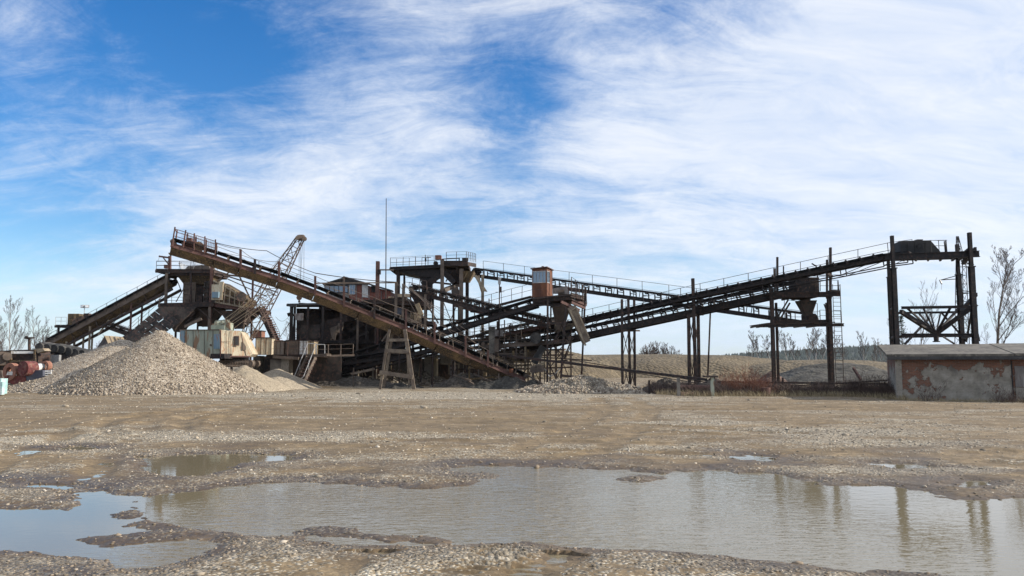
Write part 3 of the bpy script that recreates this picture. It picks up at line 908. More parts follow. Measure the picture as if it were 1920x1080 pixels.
def conveyor(name, label, line, width=0.9, gh=0.35, belt=0.45, mat=None, gmat=None, chords=(), rail=(None, 1.0, 1.3), idle=1.1, side=None,
             bw=None, pan=None, wing=0.0, tilt_idle=0.25, beltmat=None, postlist=(), group=None, belt_on=True, nverts=True, returnb=True, loc=None, cat='conveyor'):
    """line: near girder centre line as (u, v, Y) points of the photograph with their real distances"""
    mat = mat or M['steel_black']; gmat = gmat or mat
    pts = [P(*q) for q in line]
    root = thing(name, label, cat, loc or (pts[-1].x, pts[-1].y, 0) if pts[-1].z < pts[0].z else (pts[0].x, pts[0].y, 0), group)
    D = (pts[-1] - pts[0]); dh = Vector((D.x, D.y, 0)).normalized()
    s = Vector((-dh.y, dh.x, 0))
    if s.y < 0: s = -s
    if side is not None: s = Vector(side).normalized()
    far = [p + s * width for p in pts]
    seg = []
    for a, b in zip(pts[:-1], pts[1:]):
        d = (b - a).normalized(); n = s.cross(d)
        if n.z < 0: n = -n
        seg.append((a, b, d, n))
    for line_ in (pts, far):
        mb = MB()
        for a, b in zip(line_[:-1], line_[1:]):
            mb.ibeam(a, b, 0.14, gh, 0.025)
        mb.build('girder', gmat, root)
    # cross members
    mb = MB()
    for a, b, d, n in seg:
        L = (b - a).length; k = max(1, int(L / 1.6))
        for i in range(k + 1):
            p = a + d * (L * i / k)
            mb.beam(p - n * gh * 0.3, p + s * width - n * gh * 0.3, 0.07, 0.07)
            if i < k:
                q = a + d * (L * (i + 1) / k)
                e = (p, q + s * width) if i % 2 else (p + s * width, q)
                mb.beam(e[0] - n * gh * 0.35, e[1] - n * gh * 0.35, 0.04, 0.04)
    mb.build('cross_bracing', mat, root)
    # extra truss chords parallel to the girders
    for ci, (off, size, post) in enumerate(chords):
        mb = MB()
        for base in (0, 1):
            for a, b, d, n in seg:
                o = n * off + s * width * base
                mb.beam(a + o, b + o, size, size)
                L = (b - a).length; k = max(1, int(L / post))
                for i in range(k + 1):
                    p = a + d * (L * i / k) + s * width * base
                    mb.beam(p, p + n * off, 0.05, 0.05)
                    if i < k and off < 0:
                        q = a + d * (L * (i + 1) / k) + s * width * base
                        mb.beam(p if i % 2 else p + n * off, q + n * off if i % 2 else q, 0.035, 0.035)
        mb.build('truss_chord', mat, root)
    bw = bw or width * 0.8
    if belt_on:
        mb = MB(); c0 = (width - bw) / 2
        for a, b, d, n in seg:
            u = n * (gh / 2 + belt)
            prof = [(c0, 0.15), (c0 + bw * 0.3, 0.0), (c0 + bw * 0.7, 0.0), (c0 + bw, 0.15)]
            for (x0, z0), (x1, z1) in zip(prof[:-1], prof[1:]):
                mb.plate([a + u + s * x0 + n * z0, b + u + s * x0 + n * z0, b + u + s * x1 + n * z1, a + u + s * x1 + n * z1], 0.03)
        mb.build('carrying_belt', beltmat or M['rubber'], root)
        if returnb:
            mb = MB()
            for a, b, d, n in seg:
                u = n * (-gh * 0.05)
                mb.plate([a + u + s * c0, b + u + s * c0, b + u + s * (c0 + bw), a + u + s * (c0 + bw)], 0.02)
            mb.build('return_belt', beltmat or M['rubber'], root)
        # idlers
        proto = None
        rr = random.Random(int(abs(pts[0].x) * 10))
        for a, b, d, n in seg:
            L = (b - a).length; k = max(1, int(L / idle))
            for i in range(k):
                t = (i + 0.5) / k + rr.uniform(-0.05, 0.05) / k
                p = a + d * (L * t)
                if proto is None:
                    mb = MB(); u = n * (gh / 2)
                    for base in (0.0, width):
                        mb.beam(p + s * base + u, p + s * base + u + n * (belt * 0.9) - d * tilt_idle * 0.3, 0.06, 0.09, up=d)
                        if wing:
                            mb.beam(p + s * base + u + n * belt * 0.8, p + s * base + u + n * (belt + wing) - d * tilt_idle * 0.6, 0.07, 0.11, up=d)
                    mb.beam(p + u + n * belt * 0.45, p + s * width + u + n * belt * 0.45, 0.06, 0.06)
                    z = u + n * (belt - 0.07)
                    mb.tube(p + z + s * (c0 + bw * .32), p + z + s * (c0 + bw * .68), 0.05, 6)
                    mb.tube(p + z + s * (c0 + bw * .30), p + z + s * c0 + n * .14, 0.05, 6)
                    mb.tube(p + z + s * (c0 + bw * .70), p + z + s * (c0 + bw) + n * .14, 0.05, 6)
                    proto = mb.build('idler', mat, root, loc=p)
                else:
                    c = proto.copy(); COL.objects.link(c); c.parent = root; c.location = p - WL[root]
        for e, dd in ((0, 1), (-1, -1)):
            p = pts[e]; n = seg[e if e else 0][3]
            mb = MB().tube(p + n * (gh / 2 + belt * 0.5) + s * c0 * 0.6, p + n * (gh / 2 + belt * 0.5) + s * (width - c0 * 0.6), max(0.16, belt * 0.55), 12)
            mb.build('pulley', mat, root)
    if pan:
        mb = MB()
        for a, b, d, n in seg:
            L = (b - a).length; k = max(1, int(L / 2.4))
            for i in range(k):
                p = a + d * (L * i / k + 0.03); q = a + d * (L * (i + 1) / k - 0.03)
                o = -n * (gh / 2)
                dp = pan * (1 + 0.15 * math.sin(i * 2.3))
                mb.plate([p + o, q + o, q + o - n * dp + s * width * .3, p + o - n * dp + s * width * .3], 0.015)
                mb.plate([p + o - n * dp + s * width * .3, q + o - n * dp + s * width * .3, q + o - n * dp + s * width * .7, p + o - n * dp + s * width * .7], 0.015)
                mb.plate([p + o + s * width, q + o + s * width, q + o - n * dp + s * width * .7, p + o - n * dp + s * width * .7], 0.015)
                mb.beam(p + o - n * dp, p + o - n * dp + s * width, 0.05, 0.08)
        mb.build('underside_pan', M['rust_ochre'], root)
    if rail[0]:
        if 'f' in rail[0]:
            mb = MB(); ww = 0.6
            for a, b, d, n in seg:
                o = s * (width + 0.08) + n * gh * 0.2
                mb.plate([a + o, b + o, b + o + s * ww, a + o + s * ww], 0.03)
            mb.build('walkway', mat, root)
            mb = MB()
            railing(mb, [p + s * (width + 0.6) for p in pts], rail[1], rail[2])
            mb.build('railing', mat, root)
        if 'F' in rail[0]:
            mb = MB(); railing(mb, [p + s * (width + 0.1) for p in pts], rail[1], rail[2]); mb.build('railing', mat, root)
        if 'n' in rail[0]:
            mb = MB()
            railing(mb, [p - s * 0.09 for p in pts], rail[1], rail[2])
            mb.build('railing', mat, root)
    for (u, vt, vb, w) in postlist:
        # leg from the girder to the ground
        # find distance on the near girder at column u
        for (a, b) in zip(line[:-1], line[1:]):
            if min(a[0], b[0]) <= u <= max(a[0], b[0]):
                f = (u - a[0]) / (b[0] - a[0]); Yq = 1 / ((1 - f) / a[2] + f / b[2])
                for k, Yk in enumerate((Yq, Yq + width * abs(s.y))):
                    top = P(u, vt, Yk)
                    mb = MB().ibeam(Vector((top.x, top.y, -0.1)), top, w, w, 0.02, up=(0, 1, 0))
                    mb.build('leg', mat, root)
    return root, pts, s, seg


# far side first: the crossing conveyor behind, then the two climbing to the right
conveyor('belt_conveyor', 'long dark conveyor descending from the high railed platform to the hopper tower lower deck',
         [(886, 516, 74.0), (1290, 574, 62.0), (1520, 607, 55.5)], 1.0, 0.32, 0.42, chords=((0.62, 0.11, 2.2),), rail=('f', 1.5, 2.4), idle=1.1)
conveyor('belt_conveyor', 'upper dark belt conveyor climbing right to the discharge tower beside the brick shed',
         [(925, 641, 72.0), (1098, 601, 62.5), (1300, 557, 55.0), (1655, 484, 46.6), (1700, 478, 46.2)], 0.8, 0.18, 0.07, chords=((-0.50, 0.06, 2.2),), rail=('F', 1.0, 1.7), idle=0.75, wing=0.18, bw=.5)
conveyor('belt_conveyor', 'heavy dark belt conveyor climbing right to the upper deck of the hopper tower',
         [(880, 678, 66.0), (1120, 624, 60.0), (1300, 585, 56.4), (1448, 553, 53.4), (1500, 545, 52.5)], 1.1, 0.44, 0.36, rail=('n', 1.0, 1.5), idle=0.9)


def trestle(label, us, Y, vtops, vbrace_top, w=0.17, spread=None, caps=()):
    root = thing('trestle', label, 'trestle', X(us[1], Y))
    feet = []
    for i, (u, vt) in enumerate(zip(us, vtops)):
        Yk = Y + (spread[i] if spread else 0)
        t = P(u, vt, Yk)
        ft = Vector((t.x + (0.05 if i % 2 else -0.04), Yk, -0.2))
        MB().ibeam(ft, t, w, w, 0.02, up=(0, 1, 0)).build('post', M['steel_dark'], root)
        zb = P(u, vbrace_top, Yk).z
        feet.append((ft, Vector((t.x, Yk, zb))))
    mb = MB()
    for (a, b) in zip(feet[:-1], feet[1:]):
        n = 2
        for k in range(n):
            z0 = a[1].z * (k / n) + 0.5; z1 = a[1].z * ((k + 1) / n)
            pa0 = a[0].lerp(a[1], k / n + .05); pa1 = a[0].lerp(a[1], (k + 1) / n)
            pb0 = b[0].lerp(b[1], k / n + .05); pb1 = b[0].lerp(b[1], (k + 1) / n)
            mb.beam(pa0, pb1, 0.045, 0.045); mb.beam(pb0, pa1, 0.045, 0.045)
        mb.beam(a[1], b[1], 0.10, 0.14)
    mb.beam(feet[0][1] + Vector((-0.3, 0, 0)), feet[-1][1] + Vector((0.35, 0, 0)), 0.12, 0.12)
    mb.build('cross_bracing', M['steel_dark'], root)
    return root


trestle('trestle of three thin posts under the crossing conveyors nearer the cabin tower', (1166, 1178, 1189), 57.5, (561, 560, 558), 620, spread=(0, 1.6, 2.6))
trestle('trestle of three posts with the tallest rising above the conveyor crossing', (1291, 1299, 1309), 55.2, (590, 522, 592), 590, w=0.2, spread=(0.2, 0.0, 1.5))
mb = MB().tube(P(1327, 708, 57), P(1332, 584, 57.0), 0.06, 8)
mb.tube(P(1332, 584, 57), P(1332, 580, 57), 0.12, 8)
o = mb.build('pipe_post', M['steel_dark']); settag(o, 'single thin slanted pipe post right of the three-post trestle with the tall post', 'post')


# ------------------------------------------------------------------ discharge tower (right)
t = thing('discharge_tower', 'tall black steel discharge tower standing behind the brick shed', 'steel tower', X(1756, 47))
FL = P(1684, 700, 45.6); FR = P(1832, 700, 45.6); BLp = P(1675, 700, 50.0); BR = P(1807, 700, 49.6)
def colz(p, u, v, Y): return P(u, v, Y).z
for nm_, base, vt, Y_, w1, w2, vsplit in (('fl', FL, 442, 45.6, 0.25, 0.17, 503), ('fr', FR, 436, 45.6, 0.27, 0.19, 500), ('bl', BLp, 488, 50, 0.2, 0.15, 520), ('br', BR, 458, 49.6, 0.25, 0.17, 515)):
    ztop = P(1700, vt, Y_).z; zs = P(1700, vsplit, Y_).z
    mb = MB()
    b0 = Vector((base.x, base.y, -0.1)); lean = Vector((0.0, 0, 0))
    mb.ibeam(b0, Vector((base.x, base.y, zs)), w1, w1, 0.03, up=(0, 1, 0))
    mb.beam(b0 + Vector((0.02, 0.06, 0)), Vector((base.x + .02, base.y + 0.06, zs * 0.98)), w1 * .5, w1 * .6)
    mb.ibeam(Vector((base.x, base.y, zs - 0.6)), Vector((base.x, base.y, ztop)), w2, w2, 0.03, up=(0, 1, 0))
    mb.box((base.x, base.y, zs), (w1 * 1.3, w1 * 1.3, 0.06))
    mb.build('column', M['steel_black'], t)
mb = MB()
za = P(1700, 481, 46).z
mb.ibeam(P(1660, 482, 46.0), P(1836, 476, 45.75), 0.2, 0.36, 0.03)
mb.ibeam(P(1668, 485, 50.2), P(1812, 481, 49.9), 0.2, 0.3, 0.03)
for u in (1690, 1715, 1740, 1765, 1790):
    mb.beam(P(u, 484, 46.1), P(u - 6 * (u - 1740) / 60, 488, 49.9), 0.12, 0.14)
mb.ibeam(Vector((FR.x, FR.y, P(1830, 468, 45.6).z)), Vector((BR.x, BR.y, P(1806, 486, 49.6).z)), 0.16, 0.28)
mb.beam(P(1806, 492, 49.6), P(1829, 468, 45.7), 0.14, 0.3)
mb.plate([P(1688, 479, 46.1), P(1770, 477, 46.0), P(1766, 480, 49), P(1684, 482, 49)], 0.05)
mb.build('top_deck', M['steel_black'], t)
mb = MB()
a_ = [P(1688, 452, 46.4), P(1745, 451, 46.4), P(1763, 471, 46.4), P(1763, 478, 46.4), P(1688, 479, 46.4)]
mb.prism(a_, (0.15, 1.5, 0.0))
mb.tube(P(1724, 461, 46.35), P(1724, 461, 46.25), 0.13, 10)
mb.box(P(1722, 450.5, 47), (0.35, 0.4, 0.05))
for u in (1702, 1716, 1735): mb.beam(P(u, 452.5, 46.37), P(u, 478, 46.37), 0.03, 0.05)
mb.build('drive_housing', M['rubber'], t)
mb = MB()
railing(mb, [P(1746, 473, 46.1), P(1776, 473, 46.1), P(1772, 474, 48.5)], 0.70, 0.42, rails=(1.0, 0.55))
mb.build('railing', M['steel_black'], t)
MB().wire(P(1686, 452, 45.6), P(1776, 450, 46.1), 0.012).build('guard_wire', M['steel_black'], t)
# lower truss with a fan of diagonals meeting at a nozzle
mb = MB()
mb.ibeam(P(1690, 577, 45.6), P(1832, 575, 45.6), 0.12, 0.16); mb.build('truss_beam', M['steel_black'], t); mb = MB(); mb.beam(P(1680, 587, 49.9), P(1808, 585, 49.6), 0.12, 0.13)
mb.build('truss_beam', M['steel_black'], t); mb = MB(); mb.ibeam(P(1690, 628, 45.6), P(1834, 628, 45.6), 0.14, 0.17); mb.build('truss_beam', M['steel_black'], t); mb = MB(); mb.beam(P(1677, 632, 50), P(1808, 630, 49.6), 0.10, 0.12)
mb.build('truss_beam', M['steel_black'], t)
mb = MB(); hub = P(1755, 626, 47.0)
for u, v, Y, w in ((1689, 584, 45.6, 0.22), (1831, 570, 45.6, 0.24), (1700, 577, 45.7, 0.09), (1731, 577, 45.7, 0.08), (1783, 575, 45.7, 0.10), (1722, 586, 49.9, 0.09),
                   (1764, 585, 49.8, 0.08), (1798, 578, 49.8, 0.12), (1745, 588, 49.9, 0.07)):
    mb.beam(P(u, v, Y), hub, w, w)
mb.build('fan_strut', M['steel_black'], t)
mb = MB()
mb.beam(P(1692, 583, 45.8), P(1790, 645, 49.5), 0.08, 0.08); mb.beam(P(1697, 645, 46), P(1742, 597, 49.8), 0.10, 0.10)
mb.beam(P(1765, 586, 49.6), P(1812, 640, 49.6), 0.09, 0.09); mb.beam(P(1822, 580, 45.8), P(1812, 640, 49.6), 0.10, 0.10)
mb.beam(P(1822, 582, 45.8), P(1836, 640, 45.8), 0.10, 0.10)
mb.beam(P(1830, 552, 45.6), P(1809, 575, 49.6), 0.16, 0.2)
for z_ in (575, 628):
    mb.beam(Vector((FL.x, FL.y, P(1690, z_, 45.6).z)), Vector((BLp.x, BLp.y, P(1675, z_ + 6, 50).z)), 0.12, 0.14)
    mb.beam(Vector((FR.x, FR.y, P(1830, z_, 45.6).z)), Vector((BR.x, BR.y, P(1807, z_ + 6, 49.6).z)), 0.12, 0.14)
mb.build('cross_bracing', M['steel_black'], t)
MB().tube(hub + Vector((0, 0, 0.15)), hub - Vector((0, 0, 0.42)), 0.17, 10, 0.13).tube(hub - Vector((0, 0, 0.42)), hub - Vector((0, 0, 0.48)), 0.20, 10).build('nozzle', M['steel_black'], t)

# ------------------------------------------------------------------ hopper tower (middle right)
t = thing('hopper_tower', 'black two-deck steel tower with a square bin and funnel hopper', 'steel tower', X(1500, 53))
Yf, Yb = 52.0, 55.5
xl = P(1448, 600, Yf).x; xr = P(1556, 600, Yf).x
for x, y, vt, w in ((xl, Yf, 540, 0.22), (xr, Yf, 545, 0.24), (P(1456, 600, Yb).x, Yb, 560, 0.15), (P(1551, 600, Yb).x, Yb, 560, 0.15)):
    MB().ibeam(Vector((x, y, -0.1)), Vector((x, y, P(1500, vt, Yf).z)), w, w, 0.025, up=(0, 1, 0)).build('column', M['steel_dark'], t)
for u, vt, vb, Y, w in ((1457.5, 482, 560, 52.4, 0.12), (1453, 503, 560, 52.2, 0.10), (1469, 499, 560, 54, 0.07), (1557, 464, 560, 52.2, 0.14), (1550.5, 487, 560, 51.9, 0.11)):
    MB().ibeam(P(u, vb, Y), P(u, vt, Y), w, w, 0.02, up=(0, 1, 0)).build('mast_post', M['steel_dark'], t)
mb = MB()
for Y, dv in ((Yf - 0.1, 0), (Yb, -2)):
    mb.ibeam(P(1444, 553 - dv * 0, Y), P(1560, 552, Y) if Y < 54 else Vector((xr + .1, Yb, P(1560, 552, Yf).z)), 0.18, 0.34, 0.03)
mb.plate([P(1446, 549, Yf), P(1558, 548, Yf), Vector((xr, Yb, P(1556, 548, Yf).z)), Vector((xl, Yb, P(1448, 549, Yf).z))], 0.06)
for u in (1460, 1480, 1500, 1520, 1540): mb.beam(P(u, 553, Yf), P(u, 553, Yf) + Vector((0, 3.5, 0)), 0.1, 0.2)
mb.plate([P(1555, 545, Yf - 0.3), P(1575, 546, Yf - 0.3), P(1574, 553, Yb - 1.5) , P(1555, 552, Yb - 1.5)], 0.12)
mb.ibeam(P(1536, 551, Yf - .2), P(1575, 552, Yf - .2), 0.16, 0.26, 0.03)
mb.build('upper_deck', M['steel_dark'], t)
mb = MB()
mb.ibeam(P(1425, 611, Yf - 0.1), P(1582, 609, Yf - 0.1), 0.16, 0.2, 0.03)
mb.ibeam(P(1446, 604, Yf), P(1560, 602, Yf), 0.16, 0.2, 0.03)
mb.plate([P(1440, 606, Yf), P(1566, 604, Yf), P(1566, 604, Yf) + Vector((-.2, 3.7, 0)), P(1440, 606, Yf) + Vector((-.1, 3.7, 0))], 0.06)
for u in (1450, 1475, 1500, 1525, 1550): mb.beam(P(u, 608, Yf), P(u, 608, Yf) + Vector((0, 3.6, 0)), 0.09, 0.16)
mb.beam(P(1425, 610, Yf - .1), P(1425, 610, Yf - .1) + Vector((0.3, 3, 0)), 0.1, 0.1)
mb.build('lower_deck', M['steel_dark'], t)
bx0 = P(1496, 549, 52.4); bx1 = P(1536, 521, 52.4)
c_ = (bx0 + bx1) / 2
mb = MB().box((c_.x, 53.3, c_.z), (bx1.x - bx0.x, 1.7, bx1.z - bx0.z))
for k in (0.2, 0.5, 0.8): mb.beam(Vector((bx0.x + (bx1.x - bx0.x) * k, 52.43, bx0.z)), Vector((bx0.x + (bx1.x - bx0.x) * k, 52.43, bx1.z)), 0.05, 0.06)
mb.beam(Vector((bx0.x, 52.43, bx1.z)), Vector((bx1.x, 52.43, bx1.z)), 0.08, 0.08)
mb.build('bin', M['dark_inner'], t)
def ring(uL, uR, v, Y0, dy):
    a = P(uL, v, Y0); b = P(uR, v, Y0)
    return [a, b, b + Vector((0, dy, 0)), a + Vector((0, dy, 0))]
mb = MB(); r1 = ring(1501, 1531, 563, 52.7, 1.0); r2 = ring(1509, 1523, 587, 53.0, 0.5)
mb.frustum(r1, r2)
r3 = [p - Vector((0, 0, 0.25)) for p in r2]; mb.frustum(r2, r3)
for k in range(4): mb.beam(r1[k], r2[k], 0.05, 0.05)
mb.beam(r2[0], r2[1], 0.08, 0.08)
mb.build('funnel', M['dark_inner'], t)
mb = MB().tube(P(1525, 596, 52.6), P(1525, 596, 53.8), 0.29, 16); mb.box(P(1514, 598, 53.2), (0.5, 0.8, 0.35)); mb.build('feeder_drum', M['steel_dark'], t)
for rails_ in ([P(1538, 546, 52.0), P(1573, 546, 51.8), P(1571, 547, 53.5)], [P(1512, 604, 54.8), P(1538, 603, 54.8)], [P(1560, 604, 51.8), P(1578, 604, 51.8), P(1577, 604, 54)], [P(1462, 604, 54.9), P(1506, 604, 54.9)],
               [P(1538, 602, 52.4), P(1553, 602, 52.4)]):
    mb = MB(); railing(mb, rails_, 0.72, 0.55, rails=(1.0, 0.5), postr=0.028, r=0.016); mb.build('railing', M['steel_dark'], t)
mb = MB()
mb.beam(P(1481, 568, Yf), P(1460, 603, Yf), 0.07, 0.1); mb.beam(P(1478, 562, Yf), P(1455, 600, Yb), 0.07, 0.08)
mb.beam(P(1545, 570, Yf), P(1556, 600, Yf), 0.06, 0.06); mb.beam(P(1550, 512, 52), P(1560, 520, 52.2), 0.12, 0.2)
mb.beam(P(1530, 497, 52.3), P(1533, 520, 52.3), 0.06, 0.06); mb.beam(P(1522, 494, 52.3), P(1530, 499, 52.3), 0.07, 0.07)
mb.build('cross_bracing', M['steel_dark'], t)
def ladder(parent, u0, u1, vt, vb, Y, mat, step=0.30, zbot=None, tilt=0.0):
    mb = MB(); a = P(u0, vt, Y); b = P(u1, vt, Y); zt = a.z; zb = P(u0, vb, Y).z if zbot is None else zbot
    mb.tube((a.x, a.y, zb), (a.x, a.y + tilt, zt), 0.022, 4); mb.tube((b.x, b.y, zb), (b.x, b.y + tilt, zt), 0.028, 4)
    z = zb + 0.2
    while z < zt:
        f = (z - zb) / (zt - zb)
        mb.tube((a.x, a.y + tilt * f, z), (b.x, b.y + tilt * f, z), 0.014, 4, cap=False); z += step
    return mb.build('ladder', mat, parent)
ladder(t, 1561, 1575, 533, 716, 51.8, M['steel_dark'], 0.27, zbot=-0.05)

# ------------------------------------------------------------------ cabin tower (centre)
t = thing('cabin_tower', 'steel tower carrying the deck under the small rusty operator cabin', 'steel tower', X(1050, 60.5))
mb = MB()
mb.ibeam(P(1000, 563, 59.2), P(1070, 557, 59.2), 0.2, 0.36, 0.03); mb.ibeam(P(1040, 571, 62), P(1100, 561, 62), 0.2, 0.36, 0.03)
mb.plate([P(998, 560, 59.0), P(1072, 552, 59.0), P(1097, 556, 61.5), P(1020, 564, 62.4)], 0.12)
mb.plate([P(1003, 568, 59.4), P(1072, 560, 59.4), P(1090, 566, 61.5), P(1015, 572, 62.2)], 0.16)
mb.ibeam(P(1000, 569, 59.3), P(1050, 573, 59.3), 0.18, 0.2); mb.ibeam(P(1070, 553, 59.1), P(1098, 560, 61.5), 0.16, 0.32)
mb.build('deck', M['steel_dark'], t)
mb = MB(); mb.ibeam(P(1072, 566, 59), P(1098, 577, 60), 0.16, 0.28); mb.ibeam(P(1078, 562, 60.5), P(1100, 571, 61.5), 0.16, 0.26); mb.beam(P(1052, 566, 58.8), P(1086, 582, 59.5), 0.16, 0.2)
mb.build('outrigger', M['rust_red'], t)
for u, u2, vt, vb, Y, w in ((1027, 1026, 560, 722, 59.0, 0.15), (1061, 1050, 575, 728, 58.6, 0.15), (1098, 1089, 538, 708, 60.6, 0.13), (1033, 1031, 570, 708, 62.3, 0.12), (1042, 1044, 572, 706, 62.3, 0.10), (1093, 1091, 545, 600, 61.9, 0.10)):
    a = P(u, vt, Y); b = P(u2, vb, Y); b = Vector((b.x, b.y, min(b.z, 0.0) if vb > 640 else b.z))
    if b.z > -0.05 and vb > 640: b.z = -0.1
    MB().ibeam(b, a, w, w, 0.02, up=(0, 1, 0)).build('column', M['rust_grey'] if u in (1033, 1042) else M['steel_dark'], t)
mb = MB()
for a, b, w in (((1028, 665), (1058, 600), .08), ((1030, 690), (1058, 655), .07), ((1040, 650), (1060, 672), .08), ((1058, 672), (1074, 630), .1), ((1028, 680), (1042, 708), .07), ((1063, 640), (1038, 668), .06), ((1070, 610), (1072, 640), .05), ((1052, 606), (1066, 640), .07)):
    mb.beam(P(a[0], a[1], 59.2), P(b[0], b[1], 59.0), w, w)
mb.beam(P(1026, 606, 59), P(1064, 606, 58.8), 0.14, 0.2); mb.beam(P(1024, 641, 59), P(1060, 639, 58.8), 0.12, 0.14)
mb.beam(P(1026, 678, 60), P(1064, 676, 60), 0.12, 0.12)
mb.build('cross_bracing', M['steel_dark'], t)
mb = MB(); r1 = ring(1038, 1070, 570, 59.6, 2.0); r2 = ring(1043, 1060, 606, 60.2, 0.8); mb.frustum(r1, r2); mb.frustum(r2, [p - Vector((0, 0, .5)) for p in r2])
for k in range(4): mb.beam(r1[k], r2[k], .06, .06)
mb.build('hopper', M['rust_grey'], t)
mb = MB()   # long tray chute hanging to the right
def tray(mb, a, b, w0, w1, d0, d1, back):
    """u-shaped trough; a,b px tuples; widths in metres across picture plane; depth towards back"""
    A = P(*a); B = P(*b); d = (B - A).normalized(); n = d.cross(Vector((0, 1, 0))).normalized()
    if n.x < 0: n = -n
    bk = Vector((0, back, 0))
    mb.plate([A, A + n * w0, B + n * w1, B], 0.03)
    mb.plate([A + bk, A + n * w0 + bk, B + n * w1 + bk, B + bk], 0.03)
    mb.plate([A + n * w0, A + n * w0 + bk, B + n * w1 + bk, B + n * w1], 0.03)
    mb.plate([A, A + bk, B + bk, B], 0.03)
tray(mb, (1064, 578, 58.5), (1094, 645, 58.5), 0.62, 0.55, 0, 0, 0.75)
mb.build('tray_chute', M['wood'], t)
mb = MB()
mb.beam(P(1068, 580, 58.42), P(1098, 648, 58.42), 0.06, 0.14); mb.beam(P(1081, 578, 58.42), P(1105, 634, 58.42), 0.06, 0.10)
mb.tube(P(1070, 583, 58.4), P(1082, 576, 58.4), 0.04, 6)
mb.build('chute_rim', M['tan_steel'], t)
# cage and railing around the right of the deck
mb = MB()
railing(mb, [P(1037, 556, 61.9), P(1066, 553, 61.9), P(1095, 556, 61.9)], 0.9, 0.6)
mb.build('railing', M['steel_dark'], t)
mb = MB()
railing(mb, [P(1072, 552, 59.1), P(1100, 571, 60.6)], 1.3, 0.55, rails=(1.0, 0.75, 0.5, 0.25), postr=0.03)
mb.build('railing', M['steel_dark'], t)
mb = MB()
for k in range(9): mb.tube(P(1066 + k * 2.2, 538 + k * 0.8, 59.3), P(1066 + k * 2.2, 552 + k * 1.2, 59.3), 0.014, 3)
for k in range(5): mb.tube(P(1064, 538 + k * 3.2, 59.3), P(1086, 542 + k * 4, 59.3), 0.014, 3)
mb.build('wire_cage', M['rust_red'], t)
MB().prism([P(1037, 551, 60.3), P(1037, 541, 60.3), P(1064, 536, 60.3), P(1066, 551, 60.3)], (0, 0.03, 0)).build('screen_panel', M['grey_boards'], t)
MB().tube(P(1046, 549, 60.5), P(1058, 547, 60.5), 0.25, 10).box(P(1062, 549, 60.6), (0.4, 0.4, 0.4)).build('motor', M['rust_grey'], t)
mb = MB().tube(P(1034, 574, 59.3), P(1034, 562, 59.3), 0.015, 4).tube(P(1034, 577, 59.3), P(1034, 572, 59.3), 0.12, 8, 0.05)
mb.build('hanging_lamp', M['steel_dark'], t)

# cabin
cb = thing('operator_cabin', 'small rusty orange operator cabin with white-framed windows standing on the steel deck', 'cabin', P(1016, 558, 60.0))
th = R(-24)
C0 = P(1017, 558, 60.0); Rz = Matrix.Rotation(th, 3, 'Z')
def cp(x, y, z): return C0 + Rz @ Vector((x, y, z))
ww, dp_, hh_ = 1.10, 1.15, 2.12
def wallseg(mb, x0, y0, x1, y1, z0, z1, t=0.05):
    mb.beam(cp(x0, y0, (z0 + z1) / 2), cp(x1, y1, (z0 + z1) / 2), t, z1 - z0)
h2 = 1.08
mb = MB(); a, b2 = ww / 2, dp_ / 2
cs = [(-a, -b2), (a, -b2), (a, b2), (-a, b2)]
for k in range(4):
    (x0, y0), (x1, y1) = cs[k], cs[(k + 1) % 4]
    wallseg(mb, x0, y0, x1, y1, 0, h2); wallseg(mb, x0, y0, x1, y1, hh_ - 0.16, hh_)
wallseg(mb, -a, b2, a, b2, 0, hh_)
wallseg(mb, a, -b2 + 0.55, a, b2, h2, hh_ - .1, 0.048)
for x, y in cs: mb.beam(cp(x, y, 0), cp(x, y, hh_), 0.09, 0.09)
mb.build('wall', M['rust_bright'], cb)
mb = MB()
for z_, yb in ((hh_ - .2, 0), (h2, 0)):
    mb.beam(cp(-a, -b2 - .035, z_), cp(a, -b2 - .035, z_), 0.04, 0.06)
    mb.beam(cp(a + .035, -b2, z_), cp(a + .035, -b2 + .55, z_), 0.04, 0.06)
for k in range(5):
    x = -a + .04 + (ww - .08) * k / 4
    mb.beam(cp(x, -b2 - .035, h2), cp(x, -b2 - .035, hh_ - .2), 0.035, 0.04)
for y in (-b2 + .04, -b2 + .29, -b2 + .54): mb.beam(cp(a + .035, y, h2), cp(a + .035, y, hh_ - .2), 0.05, 0.05)
wf = mb.build('window_frame', M['galv'], cb)
mb = MB().plate([cp(-a, -b2, h2), cp(a, -b2, h2), cp(a, -b2, hh_ - .2), cp(-a, -b2, hh_ - .2)], 0.012)
mb.build('pane', M['glass'], wf)
MB().plate([cp(a, -b2, h2), cp(a, -b2 + .55, h2), cp(a, -b2 + .55, hh_ - .2), cp(a, -b2, hh_ - .2)], 0.012).build('pane', M['glass'], wf)
mb = MB().plate([cp(-a - .13, -b2 - .14, hh_ + .03), cp(a + .13, -b2 - .14, hh_ + .10), cp(a + .13, b2 + .12, hh_ + .0), cp(-a - .13, b2 + .12, hh_ - .03)], 0.07)
MB.tube(mb, cp(0, .1, hh_), cp(0, .1, hh_ + .27), 0.10, 8)
mb.build('roof', M['rust_red'], cb)
MB().beam(cp(-a, -b2 - .03, h2 - .5), cp(a, -b2 - .03, h2 - .5), 0.02, 0.03).beam(cp(0, -b2 - .03, 0), cp(0, -b2 - .03, h2), 0.02, 0.03).build('wall_seam', M['rust_red'], cb)
MB().plate([cp(a + .04, .02, .08), cp(a + .04, .52, .08), cp(a + .04, .52, 1.9), cp(a + .04, .02, 1.9)], 0.03).build('door', M['rust_bright'], cb)
